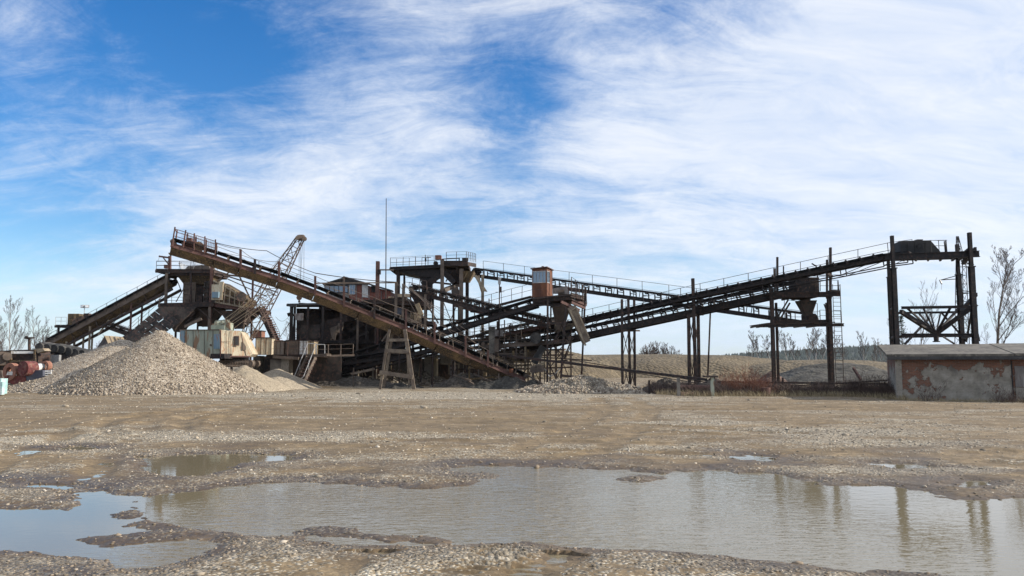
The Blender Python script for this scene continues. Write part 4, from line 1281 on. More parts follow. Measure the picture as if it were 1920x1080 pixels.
# ------------------------------------------------------------------ long front conveyor
L1 = [(321, 459, 52.0), (403, 483, 52.8), (450, 499, 53.27), (522, 522, 53.98), (592, 548, 54.67), (757, 614, 56.5), (948, 697, 58.75), (985, 712, 59.2)]
lc, lpts, ls, lseg = conveyor('long_conveyor', 'long red-brown belt conveyor rising leftward across the front to a caged head',
                              L1, 1.35, 0.30, 0.20, mat=M['rust_grey'], gmat=M['rust_red'], pan=0.42, idle=1.35, rail=(None, 1, 1), beltmat=M['rubber'])
def yl1(u):
    a, b = 1 / 52.0, 1 / 59.2
    return 1 / (a + (b - a) * (u - 321) / (985 - 321))
def vl1(u):
    for a, b in zip(L1[:-1], L1[1:]):
        if a[0] <= u <= b[0]:
            return a[1] + (b[1] - a[1]) * (u - a[0]) / (b[0] - a[0])
    return L1[-1][1]
stan = [(451, 36), (478, 26), (523, 36), (591, 34), (645, 36), (702, 38), (761, 40), (815, 40), (873, 38), (915, 30)]
tops = []
for u, h_ in stan:
    Y = yl1(u) - 0.12
    a = P(u, vl1(u) + 6, Y); b = P(u, vl1(u) - h_ + 4, Y)
    MB().ibeam(a, b, 0.13, 0.13, 0.02, up=(0, 1, 0)).build('stanchion', M['rust_red'] if u % 2 else M['steel_dark'], lc)
    tops.append(b)
mb = MB()
rr = random.Random(4)
pr = P(405, 456, yl1(405))
for k, b in enumerate(tops):
    mb.wire(pr, b, 0.018, 0.06)
    lo0 = pr - Vector((0, 0, 0.5)); lo1 = b - Vector((0, 0, 0.5 + rr.uniform(-.1, .1)))
    mb.wire(lo0, lo1, 0.014, 0.03)
    pr = b
mb.build('guard_wire', M['rust_grey'], lc)
mb = MB()
far = [p + ls * 1.5 for p in lpts]
railing(mb, far[1:], 0.95, 1.7, rails=(1.0, 0.5), postr=0.025, jit=0.06)
mb.build('railing', M['rust_grey'], lc)
mb = MB()
railing(mb, [P(u, vl1(u) - 1, yl1(u) - 0.05) for u in (762, 800, 850, 900, 950, 984)], 0.62, 1.0, rails=(1.0,), postr=0.022, r=0.022, jit=0.08)
mb.build('railing', M['rust_grey'], lc)
mb = MB()   # caged head
A0 = P(323, 458, 51.95); A1 = P(403, 481, 52.75); wv = ls * 1.4
for k in range(5):
    p = A0.lerp(A1, k / 4)
    for q in (Vector((0, 0, 0)), wv):
        mb.beam(p + q, p + q + Vector((0.14 if k < 2 else 0.0, 0, 1.15)), 0.07, 0.07)
up_ = Vector((0, 0, 1))
for q in (Vector((0, 0, 0)), wv):
    for h_ in (1.02, 0.55):
        mb.beam(A0 + q + up_ * h_ + Vector((.12, 0, 0)), A1 + q + up_ * h_, 0.04, 0.04)
    for k in range(26):
        p = A0.lerp(A1, k / 25) + q
        if 6 < k: mb.tube(p + up_ * 0.1, p + up_ * 1.0, 0.006, 3, cap=False)
    for k in range(8):
        mb.tube(A0.lerp(A1, 0.2) + q + up_ * (0.15 + k * .11), A1 + q + up_ * (0.15 + k * .11), 0.006, 3, cap=False)
mb.beam(A0 + up_ * 1.02 + Vector((.12, 0, 0)), A0 + wv + up_ * 1.02 + Vector((.12, 0, 0)), 0.05, 0.05)
mb.beam(A0, A0 + wv, 0.2, 0.25)
mb.build('head_cage', M['rust_red'], lc)
mb = MB().tube(P(372, 463, 52.7), P(372, 463, 53.7), 0.36, 16)
mb.build('head_pulley', M['rust_ochre'], lc)
MB().box(P(360, 459, 53.3), (0.9, 0.9, 0.35), -0.3).box(P(356, 452, 53.3), (0.3, 0.3, 0.4)).build('drive_motor', M['rust_red'], lc)
mb = MB()
for k in range(7):
    p = P(745 + k * 36, vl1(745 + k * 36) + 9, yl1(745 + k * 36) + .2)
    mb.beam(p, p + Vector((0.5, 0.7, -0.35)), 0.06, 0.08); mb.beam(p + ls * 1.2, p + ls * 1.2 + Vector((0.5, 0, -0.5)), 0.06, 0.08)
mb.build('tail_bracket', M['rust_ochre'], lc)
mb = MB().box(P(1011, 691, 59.3), (0.55, 0.6, 0.5), 0.2).tube(P(1000, 693, 59.0), P(1000, 693, 60.4), 0.26, 12)
mb.build('tail_box', M['rust_grey'], lc)
mb = MB()
for u, v0, v1, Y in ((998, 696, 722, 59.0), (1000, 696, 718, 60.6), (935, 700, 716, 58.7), (960, 702, 720, 60)):
    mb.beam(P(u, v0, Y), Vector((P(u, v1, Y).x, Y, -0.1)), 0.10, 0.10)
mb.build('tail_leg', M['rust_grey'], lc)
o = MB().tube(P(958.5, 699, 58.3), P(958.5, 692, 58.3), 0.14, 12, 0.15).tube(P(958.5, 692, 58.3), P(958.5, 691.4, 58.3), 0.16, 12).build('orange_bucket', M['rust_bright'])
settag(o, 'small orange bucket on the low end of the long red-brown conveyor', 'bucket')

t = thing('wooden_trestle', 'tall wooden A-frame trestle propping the middle of the long conveyor', 'trestle', X(745, 57))
for a, b, w in ((P(730, 618, 56.3), P(712, 723, 56.4), .17), (P(736, 625, 57.9), P(719, 722, 58.1), .19), (P(759, 618, 56.2), P(777, 728, 56.0), .24), (P(762, 640, 57.8), P(768, 720, 58.2), .13)):
    b.z = -0.1
    MB().beam(a, b, w, w, up=(0, 1, 0)).build('leg', M['wood'], t)
for a, b, h_ in ((P(725, 638, 56.15), P(764, 637, 56.0), .2), (P(722, 657, 56.15), P(768, 659, 55.95), .24), (P(712, 698, 56.15), P(774, 707, 55.85), .27), (P(725, 660, 58.1), P(768, 661, 58.1), .2)):
    MB().beam(a, b, 0.12, h_).build('cross_beam', M['wood'], t)

# ------------------------------------------------------------------ left plant
conveyor('inclined_conveyor', 'dark inclined conveyor climbing right from the roller row to the left screening tower',
         [(88, 645, 70.5), (316, 523, 68.0)], 1.2, 0.42, 0.15, mat=M['steel_dark'], gmat=M['rust_grey'], chords=((-0.95, 0.2, 2.6),), rail=('n', 0.75, 1.05), pan=0.3, idle=1.0)
t = thing('conveyor_support', 'group of thin pipe legs under the dark inclined conveyor left of the gravel cones', 'support', X(210, 69))
for u, vt, Y in ((247, 560, 68.9), (267, 562, 69.8), (169, 612, 69.6), (157, 625, 70.8), (174, 612, 70.9), (125, 640, 70.2)):
    tp = P(u, vt, Y); MB().tube((tp.x, Y, -0.1), tp, 0.09, 8).build('leg', M['rust_red'] if u > 200 else M['tan_steel'], t)
MB().beam(P(184, 628, 69.5), P(204, 600, 69.6), 0.08, 0.12).build('brace', M['tan_steel'], t)

t = thing('screening_tower', 'rusty two-deck screening tower with bins rising behind the gravel cones and excavator', 'steel tower', X(370, 68))
T1 = 67.0
def deck(mb, u0, v0, u1, v1, Y, dy, th=0.25):
    a, b = P(u0, v0, Y), P(u1, v1, Y)
    mb.ibeam(a, b, 0.15, th, 0.03); mb.ibeam(a + Vector((0, dy, 0)), b + Vector((0, dy, 0)), 0.15, th, 0.03)
    k = max(2, int((b - a).length / 1.2))
    for i in range(k + 1):
        p = a.lerp(b, i / k); mb.beam(p, p + Vector((0, dy, 0)), 0.1, th * 0.7)
    o = Vector((0, 0, th / 2 + 0.02))
    mb.plate([a + o, b + o, b + o + Vector((0, dy, 0)), a + o + Vector((0, dy, 0))], 0.04)
mb = MB(); deck(mb, 292, 508, 400, 509, T1, 3.6, 0.3); deck(mb, 318, 514, 400, 514, T1 + .2, 3.2, 0.25); mb.build('upper_deck', M['steel_dark'], t)
mb = MB(); deck(mb, 297, 573, 400, 571, T1 - .3, 4.2, 0.34); mb.build('middle_deck', M['steel_dark'], t)
mb = MB(); deck(mb, 400, 572, 482, 582, T1 - .1, 3.8, 0.26); mb.build('screen_deck', M['rust_red'], t)
for u, vt, vb, Y, w, mt in ((313, 512, 640, T1, .2, 'rust_grey'), (313, 512, 640, T1 + 3.6, .18, 'steel_dark'), (358, 512, 572, T1, .15, 'steel_dark'), (398, 480, 600, T1 - .2, .2, 'rust_red'),
                            (394, 575, 650, T1 - .2, .22, 'rust_grey'), (400, 515, 650, T1 + 3.6, .18, 'rust_red'), (372, 575, 620, T1 + 1, .12, 'steel_dark'), (475, 500, 640, T1 + 1.5, .14, 'rust_red'), (438, 575, 640, T1 + 3, .16, 'steel_dark')):
    tp = P(u, vt, Y); bt = P(u, vb, Y)
    if vb > 590: bt = Vector((tp.x, Y, -0.1))
    MB().ibeam(bt, tp, w, w, 0.02, up=(0, 1, 0)).build('column', M[mt], t)
mb = MB(); r1 = ring(332, 398, 515, T1 + .3, 2.6); r2 = ring(346, 390, 533, T1 + .9, 1.4); mb.frustum(r1, r2)
for k in range(4): mb.beam(r1[k], r2[k], .07, .07)
mb.build('hopper', M['rust_ochre'], t)
for u0, u1, v0, v1 in ((343, 366, 531, 569), (382, 398, 528, 566)):
    a = P(u0, v1, T1 + .6); b = P(u1, v0, T1 + .6)
    mb = MB().box(((a.x + b.x) / 2, T1 + 1.6, (a.z + b.z) / 2), (b.x - a.x, 1.8, b.z - a.z))
    for k in range(5):
        z = a.z + (b.z - a.z) * k / 4; mb.beam((a.x - .05, T1 + .66, z), (b.x + .05, T1 + .66, z), 0.12, 0.14)
    for k in range(3):
        x = a.x + (b.x - a.x) * k / 2; mb.beam((x, T1 + .64, a.z), (x, T1 + .64, b.z), 0.07, 0.1)
    mb.build('bin', M['rust_grey'] if u0 == 343 else M['dark_inner'], t)
a = P(368, 550, T1 + 1.2)
MB().tube(P(374, 545, T1 + 1), P(374, 545, T1 + 2.4), 0.45, 14).box(P(376, 562, T1 + 1), (0.5, 0.6, 0.7)).build('crusher_drum', M['steel_dark'], t)
# sloping screen box
mb = MB()
mb.prism([P(400, 526, T1 - .2), P(414, 529, T1 - .2), P(446, 548, T1 - .2), P(466, 563, T1 - .2), P(458, 576, T1 - .2), P(404, 566, T1 - .2)], (0.1, 1.9, 0))
mb.build('screen_box', M['rust_ochre'], t)
mb = MB()
for (a, b) in (((400, 526), (466, 562)), ((403, 566), (458, 576)), ((414, 530), (411, 566)), ((423, 535), (420, 568)), ((432, 541), (430, 570)), ((441, 546), (440, 572)), ((450, 552), (449, 574)), ((402, 545), (462, 568))):
    mb.beam(P(a[0], a[1], T1 - .28), P(b[0], b[1], T1 - .28), 0.08, 0.12)
mb.build('screen_rib', M['tan_steel'], t)
MB().box(P(405, 553, T1 - .5), (0.55, 0.4, 0.5)).build('switch_box', M['blue_grey'], t)
MB().box(P(407, 548, T1 - .4), (0.9, 0.1, 1.3)).box(P(415, 538, T1 - .35), (0.4, 0.12, 0.9)).build('cream_panel', M['cream'], t)
MB().tube(P(452, 556, T1 - .5), P(452, 556, T1 + 1.2), 0.42, 14).build('screen_drum', M['dark_inner'], t)
# lower hoppers and chutes
for u0, u1, v0, a0, a1, v1, Y in ((352, 404, 577, 374, 392, 612, T1 + .4), (412, 474, 582, 436, 450, 616, T1 + .2), (300, 350, 577, 318, 334, 600, T1 + .8)):
    mb = MB(); r1 = ring(u0, u1, v0, Y, 2.4); r2 = ring(a0, a1, v1, Y + .8, 0.8); mb.frustum(r1, r2)
    for k in range(4): mb.beam(r1[k], r2[k], .08, .08)
    mb.build('lower_hopper', M['dark_inner'], t)
mb = MB()
for a, b, w in (((313, 585), (340, 622), .09), ((365, 585), (340, 620), .09), ((397, 600), (372, 578), .08), ((430, 600), (400, 578), .07), ((336, 620), (362, 584), .07), ((478, 585), (500, 610), .07), ((345, 540), (330, 566), .06), ((345, 566), (352, 575), .06)):
    mb.beam(P(a[0], a[1], T1 - .3), P(b[0], b[1], T1 - .3), w, w)
mb.beam(P(400, 513, T1 + .5), P(470, 520, T1 + 1.0), .1, .14); mb.beam(P(405, 530, T1 + .5), P(430, 510, T1 + 1.0), .1, .12); mb.beam(P(446, 512, T1 + .5), P(474, 570, T1 + 1.0), .1, .12)
mb.beam(P(418, 515, T1 + .2), P(520, 548, T1 + 3), .08, .1); mb.beam(P(420, 520, T1 + .2), P(500, 556, T1 + 3), .05, .07)
mb.build('brace', M['steel_dark'], t)
mb = MB()
railing(mb, [P(293, 507, T1 - .1), P(400, 507, T1 - .1)], .8, 1.0); mb.build('railing', M['steel_dark'], t)
mb = MB(); railing(mb, [P(293, 507, T1 + 3.5), P(430, 509, T1 + 3.5)], .8, 1.0); mb.build('railing', M['steel_dark'], t)
mb = MB(); railing(mb, [P(299, 571, T1 - .4), P(345, 571, T1 - .4)], .62, .9); mb.build('railing', M['steel_dark'], t)
mb = MB(); railing(mb, [P(410, 572, T1 - .3), P(480, 581, T1 - .3)], .8, .55, postr=.03); mb.build('railing', M['rust_red'], t)
mb = MB().beam(P(318.5, 508, T1 + .5), P(318.5, 480, T1 + .5), .2, .2, up=(0, 1, 0)).beam(P(298, 480.5, T1 + .5), P(319, 483.5, T1 + .5), .1, .14).beam(P(306, 483, T1 + .5), P(317, 497, T1 + .5), .08, .08)
mb.wire(P(299, 481, T1 + .5), P(296, 490, T1 + .5), .012); mb.box(P(312, 500, T1 + .4), (.3, .3, .3)); mb.build('jib_crane', M['rust_red'], t)
mb = MB(); r1 = ring(335, 366, 493, T1 + .7, 1.6); r2 = ring(340, 362, 505, T1 + .9, 1.2)
for k in range(4):
    mb.beam(r1[k], r1[(k + 1) % 4], .03, .03); mb.beam(r1[k], r2[k], .03, .03)
    for j in range(1, 9): mb.tube(r1[k].lerp(r1[(k + 1) % 4], j / 9), r2[k].lerp(r2[(k + 1) % 4], j / 9), .008, 3, cap=False)
    for j in range(1, 6): mb.tube(r1[k].lerp(r2[k], j / 6), r1[(k + 1) % 4].lerp(r2[(k + 1) % 4], j / 6), .008, 3, cap=False)
mb.build('feed_basket', M['galv'], t)
mb = MB(); mb.prism([P(345, 507, T1 + .9), P(352, 499, T1 + .9), P(390, 497, T1 + .9), P(396, 507, T1 + .9)], (0, 1.4, 0)); mb.build('feed_box', M['rust_grey'], t)

# covered gallery descending left
t = thing('covered_gallery', 'dark sheet-clad conveyor gallery descending left between the gravel cones and the screening tower', 'conveyor', X(270, 66))
mb = MB()
top = [(232, 631), (301, 574), (372, 576)]; bot = [(262, 650), (330, 612), (378, 578)]
Yg = 66.4
n_ = 7
for k in range(n_):
    f0, f1 = k / n_ + 0.004, (k + 1) / n_ - 0.004
    a = P(232 + 68 * f0, 632 - 57 * f0, Yg); b = P(232 + 68 * f1, 632 - 57 * f1, Yg)
    c = P(266 + 72 * f1, 654 - 50 * f1, Yg - 0.5 - .2 * (k % 2)); d = P(266 + 72 * f0, 654 - 50 * f0, Yg - 0.5 - .2 * (k % 2))
    m1 = a.lerp(d, .46); m2 = b.lerp(c, .46)
    mb.plate([a, b, m2, m1], .03)
    m1 = a.lerp(d, .50 if k in (2, 3, 5) else .47); m2 = b.lerp(c, .50 if k in (2, 3, 5) else .47)
    mb.plate([m1, m2, c, d], .03)
mb.prism([P(300, 575, Yg), P(368, 576, Yg), P(332, 612, Yg), P(326, 622, Yg)], (0, 2.2, 0))
mb.build('cladding', M['dark_inner'], t)
mb = MB().ibeam(P(232, 634, Yg + 2), P(330, 576, Yg + 2), .15, .3).ibeam(P(236, 640, Yg + .1), P(336, 588, Yg + .1), .12, .25); mb.build('girder', M['steel_dark'], t)
mb = MB(); railing(mb, [P(240, 628, Yg - .1), P(298, 576, Yg - .1)], .7, 1.2); mb.build('railing', M['steel_dark'], t)
for u, vt in ((242, 630), (255, 640), (270, 640), (330, 610)):
    tp = P(u, vt, Yg + 1); MB().beam((tp.x, tp.y, -.1), tp, .14, .14, up=(0, 1, 0)).build('leg', M['steel_dark'], t)
mb = MB().plate([P(347, 613, T1 - 1), P(376, 599, T1 - 1), P(375, 593, T1 + .4), P(346, 607, T1 + .4)], .08); mb.beam(P(346, 613, T1 - 1), P(378, 598, T1 - 1), .12, .2)
mb.build('short_chute', M['rust_grey'], t)
# right-hand inclined stair conveyor
t = thing('chute_conveyor', 'dark steep chute descending right beside the crane boom to the container deck', 'conveyor', X(500, 66))
mb = MB().ibeam(P(484, 575, 66), P(514, 640, 66), .18, .3).ibeam(P(492, 575, 67.2), P(522, 640, 67.2), .18, .3)
mb.plate([P(484, 577, 66), P(514, 642, 66), P(522, 642, 67.2), P(492, 577, 67.2)], .05); mb.build('trough', M['steel_dark'], t)
mb = MB()
for k in range(16):
    f = k / 15; a = P(484 + 30 * f, 573 + 65 * f, 65.9); mb.beam(a, a + Vector((.55, .6, 0)), .04, .06)
mb.build('tread', M['rust_red'], t)
mb = MB(); railing(mb, [P(488, 574, 67.3), P(524, 640, 67.3)], .8, .9); mb.build('railing', M['steel_dark'], t)
tp = P(508, 600, 66.5); MB().beam((tp.x, tp.y, 0), tp, .14, .14, up=(0, 1, 0)).build('leg', M['steel_dark'], t)

# small drive platform at far left
t = thing('drive_platform', 'small raised platform with a boxy drive bin at the foot of the inclined conveyor', 'platform', X(135, 72))
mb = MB(); deck(mb, 103, 612, 148, 612, 71.5, 2.0, .22); mb.build('deck', M['steel_dark'], t)
a = P(125, 611, 71.7); b = P(147, 588, 71.7)
MB().box(((a.x + b.x) / 2, 72.4, (a.z + b.z) / 2), (b.x - a.x, 1.2, b.z - a.z)).beam(P(140, 611, 71.6), P(140, 588, 71.6), .06, .08).build('bin', M['rust_ochre'], t)
MB().tube(P(144, 604, 71.5), P(144, 604, 72.8), .4, 14).tube(P(152, 598, 71.6), P(152, 598, 72.8), .25, 12).box(P(164, 592, 72), (.45, .5, .4)).build('drive_drum', M['steel_dark'], t)
mb = MB(); railing(mb, [P(104, 611, 71.4), P(124, 611, 71.4)], .78, .5, postr=.02); mb.build('railing', M['galv'], t)
for u in (110, 141): tp = P(u, 612, 72); MB().beam((tp.x, tp.y, 0), tp, .15, .15, up=(0, 1, 0)).build('leg', M['steel_dark'], t)
t = thing('floodlight_mast', 'thin mast with two white floodlights above the small drive platform', 'floodlight', P(158, 592, 72.2))
mb = MB().tube(P(158, 592, 72.2), P(158.5, 572, 72.2), .03, 6).beam(P(152, 577, 72.2), P(165, 577, 72.2), .04, .04); mb.build('mast', M['galv'], t)
for u, dx in ((155, -.2), (163.5, .25)):
    c = P(u, 574.5, 72.1); l = MB().box(c, (.30, .18, .26), dx).build('lamp_head', M['galv'], t)
    MB().box(c + Vector((dx * .1, -.11, 0)), (.25, .03, .21), dx).build('lens', M['lamp_glass'], l)

# row of drums on a rack
t = thing('drum_rack', 'dark steel rack under the row of round rollers at far left', 'rack', X(120, 62))
a = P(82, 662, 61.0); b = P(180, 668, 64.0)
mb = MB().plate([P(66, 660, 60.8), P(128, 664, 62), P(168, 682, 62), P(150, 690, 62), P(90, 690, 61)], .15).beam(P(70, 662, 60.8), P(182, 668, 63), .3, .22).beam(P(85, 672, 60.6), P(170, 684, 62), .1, .12)
mb.prism([P(68, 662, 61.2), P(182, 668, 61.6), P(182, 686, 61.6), P(68, 694, 61.2)], (0, 1.6, 0)); mb.build('frame', M['steel_black'], t)
MB().box(P(104.5, 678, 60.4), (.62, .3, 1.0)).build('cabinet', M['galv'], t)
drum = None
for k, (u, v) in enumerate(((86, 651), (99, 653), (113, 654), (126, 656), (139, 659), (151, 662), (164, 664), (176, 667))):
    p = P(u, v, 61.8 + .12 * k)
    if drum is None:
        mb = MB(); prof = [(-.9, .10), (-.9, .30), (-.6, .37), (0, .40), (.6, .37), (.9, .30), (.9, .10)]
        for (y0, r0), (y1, r1_) in zip(prof[:-1], prof[1:]):
            if y0 == y1:
                continue
            mb.tube(p + Vector((0, y0, 0)), p + Vector((0, y1, 0)), r0, 18, r1_)
        drum = mb.build('roller', M['dusty_rubber'], loc=p)
        settag(drum, 'dark round rubber roller lying in the row on the rack', 'roller', 'rollers in a row on the far left rack')
    else:
        c = drum.copy(); COL.objects.link(c); c.location = p
# red-drummed machine
t = thing('drum_machine', 'machine with red and orange round drums and a grey-blue base at the left edge', 'machine', X(45, 52))
Ym = 50.5
def wheel(u, v, r, Y, L, mat, nm, inner=None, ax=Vector((.35, 1, 0))):
    ax = ax.normalized(); c = P(u, v, Y)
    mb = MB()
    n = 22
    x = ax.cross(Vector((0, 0, 1))).normalized(); y = x.cross(ax)
    ri = inner or 0
    if ri:
        vs = []; fs = []
        for rr_, o in ((r, 0), (r, L), (ri, L), (ri, 0)):
            for k in range(n):
                a_ = 2 * math.pi * k / n
                vs.append(c + ax * o + x * math.cos(a_) * rr_ + y * math.sin(a_) * rr_)
        for j in range(4):
            for k in range(n):
                fs.append((j * n + k, j * n + (k + 1) % n, ((j + 1) % 4) * n + (k + 1) % n, ((j + 1) % 4) * n + k))
        mb.add(vs, fs)
    else:
        mb.tube(c, c + ax * L, r, n)
        mb.tube(c - ax * .03, c, r * .75, n); mb.tube(c - ax * .06, c, r * .15, 8)
    return mb.build(nm, mat, t)
wheel(17, 697, .55, Ym, .35, M['orange_paint'], 'drive_ring', .29)
wheel(43, 691, .47, Ym - .3, .75, M['red_paint'], 'red_drum')
wheel(83, 687, .36, Ym + 1.2, .3, M['orange_paint'], 'orange_drum', .22)
MB().tube(P(56, 692, Ym + .4), P(80, 687, Ym + 1.4), .26, 12, .22).tube(P(64, 690, Ym + .5), P(68, 689.5, Ym + .6), .31, 12).build('white_cylinder', M['white_paint'], t)
MB().prism([P(49, 706, Ym), P(60, 694, Ym), P(80, 694, Ym), P(80, 705, Ym), P(68, 716, Ym), P(50, 716, Ym)], (.2, .8, 0)).build('base_box', M['navy'], t)
MB().prism([P(8, 706, Ym), P(28, 703, Ym), P(48, 706, Ym), P(48, 718, Ym), P(28, 722, Ym), P(10, 716, Ym)], (.1, .9, 0)).build('bowl', M['red_paint'], t)
MB().prism([P(12, 703, Ym - .1), P(14, 697, Ym - .1), P(29, 697, Ym - .1), P(31, 704, Ym - .1)], (0, .04, 0)).build('plate', M['white_paint'], t)
mb = MB()
for v in (696, 700, 704): mb.beam(P(81, v, Ym + .2), P(97, v, Ym + .3), .1, .07)
mb.beam(P(81, 694, Ym + .2), P(81, 706, Ym + .2), .06, .08); mb.beam(P(96, 694, Ym + .3), P(96, 706, Ym + .3), .06, .08); mb.beam(P(86, 700, Ym + .6), P(86, 716, Ym + .6), .08, .08)
mb.build('rack', M['white_paint'], t)
t = thing('frame_machine', 'long rusty machine frame with a pale top beam behind the red-drummed machine', 'machine', X(35, 58))
MB().beam(P(22, 661, 57.5), P(66, 660.5, 57.8), .2, .17).build('top_beam', M['white_paint'], t)
mb = MB().prism([P(-12, 658, 57.8), P(66, 655, 58), P(72, 664, 58), P(70, 694, 58), P(-12, 694, 57.8)], (0, 1.6, 0)); mb.build('body', M['steel_dark'], t)
MB().beam(P(20, 677, 57.5), P(66, 677, 57.5), .15, .16).beam(P(21, 658, 57.5), P(20, 690, 57.5), .12, .14).beam(P(65, 656, 57.5), P(66, 690, 57.5), .12, .14).beam(P(-10, 684, 57.5), P(68, 684, 57.5), .15, .14).build('side_frame', M['rust_ochre'], t)
MB().tube(P(4, 672, 57.3), P(4, 672, 57.8), .5, 14).tube(P(14, 668, 57.2), P(14, 668, 57.7), .3, 12).build('flywheel', M['rust_grey'], t)
mb = MB().prism([P(66, 654, 57.5), P(80, 653, 57.5), P(84, 658, 57.5), P(70, 662, 57.5)], (0, .8, 0)); mb.build('canopy', M['tan_steel'], t)
mb = MB().tube(P(55, 662, 60), P(55, 634, 60), .10, 10).tube(P(55, 635, 60), P(55, 632.5, 60), .3, 12, .36).tube(P(50, 632, 60), P(50, 630, 60), .1, 8)
o = mb.build('vent_post', M['steel_dark']); settag(o, 'dark pipe with a flared cap standing behind the long machine frame', 'vent pipe')
o = MB().box(P(-9, 724, 45), (.95, .7, .85), .1).box(P(-4, 716, 44.9), (.5, .5, .3), .3).box(P(2, 728, 44.7), (.25, .3, .7), .1).build('plastic_tank', M['teal']); settag(o, 'pale teal and white plastic tank cut by the left edge', 'tank')
t = thing('storage_hut', 'tan A-shaped roof shelter behind the left gravel piles', 'hut', X(210, 80))
Yh = 78.0
MB().plate([P(196, 630, Yh), P(252, 634, Yh + 1), P(262, 656, Yh - 1), P(207, 654, Yh - 2)], .1).plate([P(196, 630, Yh), P(252, 634, Yh + 1), P(245, 654, Yh + 3), P(184, 652, Yh + 1)], .1).build('roof', M['tan_boards'], t)
MB().plate([P(196, 631, Yh + .3), P(206, 654, Yh - 1.6), P(182, 653, Yh + .8)], .06).build('gable', M['dark_inner'], t)
mb = MB()
for k in range(5): mb.beam(P(205 + 10 * k, 631 + k * .8, Yh + .1), P(216 + 10 * k, 655, Yh - 2), .08, .1)
mb.build('rafter', M['wood'], t)
MB().beam(P(184, 653, Yh), P(184, 666, Yh), .15, .15, up=(0, 1, 0)).beam(P(206, 654, Yh - 1.7), P(206, 668, Yh - 1.7), .15, .15, up=(0, 1, 0)).beam(P(260, 655, Yh - 1), P(260, 668, Yh - 1), .15, .15, up=(0, 1, 0)).build('post', M['wood'], t)
conveyor('feeder_conveyor', 'short far conveyor sloping down right behind the tan shelter', [(196, 612, 84), (262, 636, 82)], .8, .3, .2, mat=M['steel_dark'], rail=('n', .8, 1.0))

# ------------------------------------------------------------------ crawler crane excavator
t = thing('crawler_crane', 'old cream and blue lattice boom crane with rust stains beside the tall gravel cone', 'crane', X(410, 60))
bk = Vector((0.9, 2.5, 0))
MB().prism([P(337, 618, 58.4), P(412, 618, 57.2), P(412, 667, 57.2), P(337, 674, 58.4)], bk).build('engine_house', M['pale_green'], t)
cabm = MB().prism([P(413, 619, 57.15), P(441, 620.5, 57.75), P(452, 622, 58.0), P(474, 664, 58.6), P(467, 669, 58.45), P(413, 668.5, 57.15)], Vector((-0.25, 2.2, 0))).build('cab', M['cream'], t)
MB().prism([P(440.5, 631, 57.72), P(447, 631, 57.85), P(447, 647, 57.85), P(440.5, 647, 57.72)], Vector((-.03, .05, 0)) * -1 * .8).build('window', M['rubber'], cabm)
mb = MB()
for a, b in (((440, 630.3), (447.6, 630.3)), ((440, 647.7), (447.6, 647.7)), ((440, 630), (440, 648)), ((447.5, 630), (447.5, 648))):
    mb.beam(P(a[0], a[1], 57.7 + (a[0] - 440) * .02), P(b[0], b[1], 57.7 + (b[0] - 440) * .02), .05, .04)
mb.beam(P(413.5, 619, 57.1), P(413.5, 668, 57.1), .07, .07); mb.beam(P(433, 620, 57.52), P(433, 667, 57.52), .02, .03); mb.beam(P(413, 668, 57.1), P(468, 668.5, 58.4), .06, .10)
mb.beam(P(425, 619.5, 57.36), P(425, 668, 57.36), .02, .03); mb.beam(P(414, 640, 57.12), P(433, 641, 57.5), .02, .02); mb.beam(P(452, 624, 58.0), P(462, 668, 58.3), .02, .03)
mb.build('cab_trim', M['rust_red'], t)
MB().prism([P(455, 640, 58.08), P(461, 650, 58.22), P(461, 656, 58.22), P(455, 656, 58.08)], (0.02, -0.03, 0)).build('hatch', M['rust_grey'], t)
MB().plate([P(401, 627, 57.33), P(412, 626, 57.15), P(412, 654, 57.15), P(401, 654, 57.33)], .04).build('side_door', M['blue_grey'], t)
MB().plate([P(338, 620, 58.33), P(346, 620, 58.2), P(346, 650, 58.2), P(338, 650, 58.33)], .04).build('rear_panel', M['blue_grey'], t)
mb = MB()
for u in (362, 383, 399): mb.beam(P(u, 619, 58.4 - 1.2 * (u - 337) / 75 - .03), P(u, 668, 58.4 - 1.2 * (u - 337) / 75 - .03), .02, .03)
mb.beam(P(337, 618.5, 58.35), P(412, 618.5, 57.15), .06, .06)
mb.tube(P(395, 647, 57.42), P(395, 647, 57.36), .08, 10)
mb.build('panel_seam', M['rust_grey'], t)
mb = MB().box(P(403, 668, 58.6), (3.6, 2.0, .35), -.4).box(P(440, 672, 59), (2.0, 1.6, .4), .3); mb.build('turntable', M['steel_black'], t)
for (u, dy) in ((440, 0.0), (452, 2.1)):
    Yt = 58.2 + dy; mb = MB()
    a, b = P(418 + (u - 440), 681, Yt), P(470 + (u - 440), 682, Yt + .6)
    mb.beam(a, b, .55, .42)
    mb.tube(a - Vector((0, .3, 0)), a + Vector((0, .3, 0)), .26, 12); mb.tube(b - Vector((0, .3, 0)), b + Vector((0, .3, 0)), .26, 12)
    for k in range(12):
        p = a.lerp(b, k / 11); mb.box(p + Vector((0, 0, .24)), (.12, .6, .06)); mb.box(p - Vector((0, 0, .24)), (.12, .6, .06))
        mb.tube(p - Vector((0, .32, 0)), p - Vector((0, .26, 0)), .09, 8)
    mb.build('track', M['rust_grey'], t)
mb = MB()
mb.tube(P(399, 613, 58.5), P(432, 606, 58.8), .16, 8); mb.tube(P(404, 606, 58.5), P(430, 602, 59.0), .10, 8); mb.box(P(412, 614, 58.6), (1.0, .8, .3)); mb.box(P(428, 612, 58.7), (.5, .7, .5))
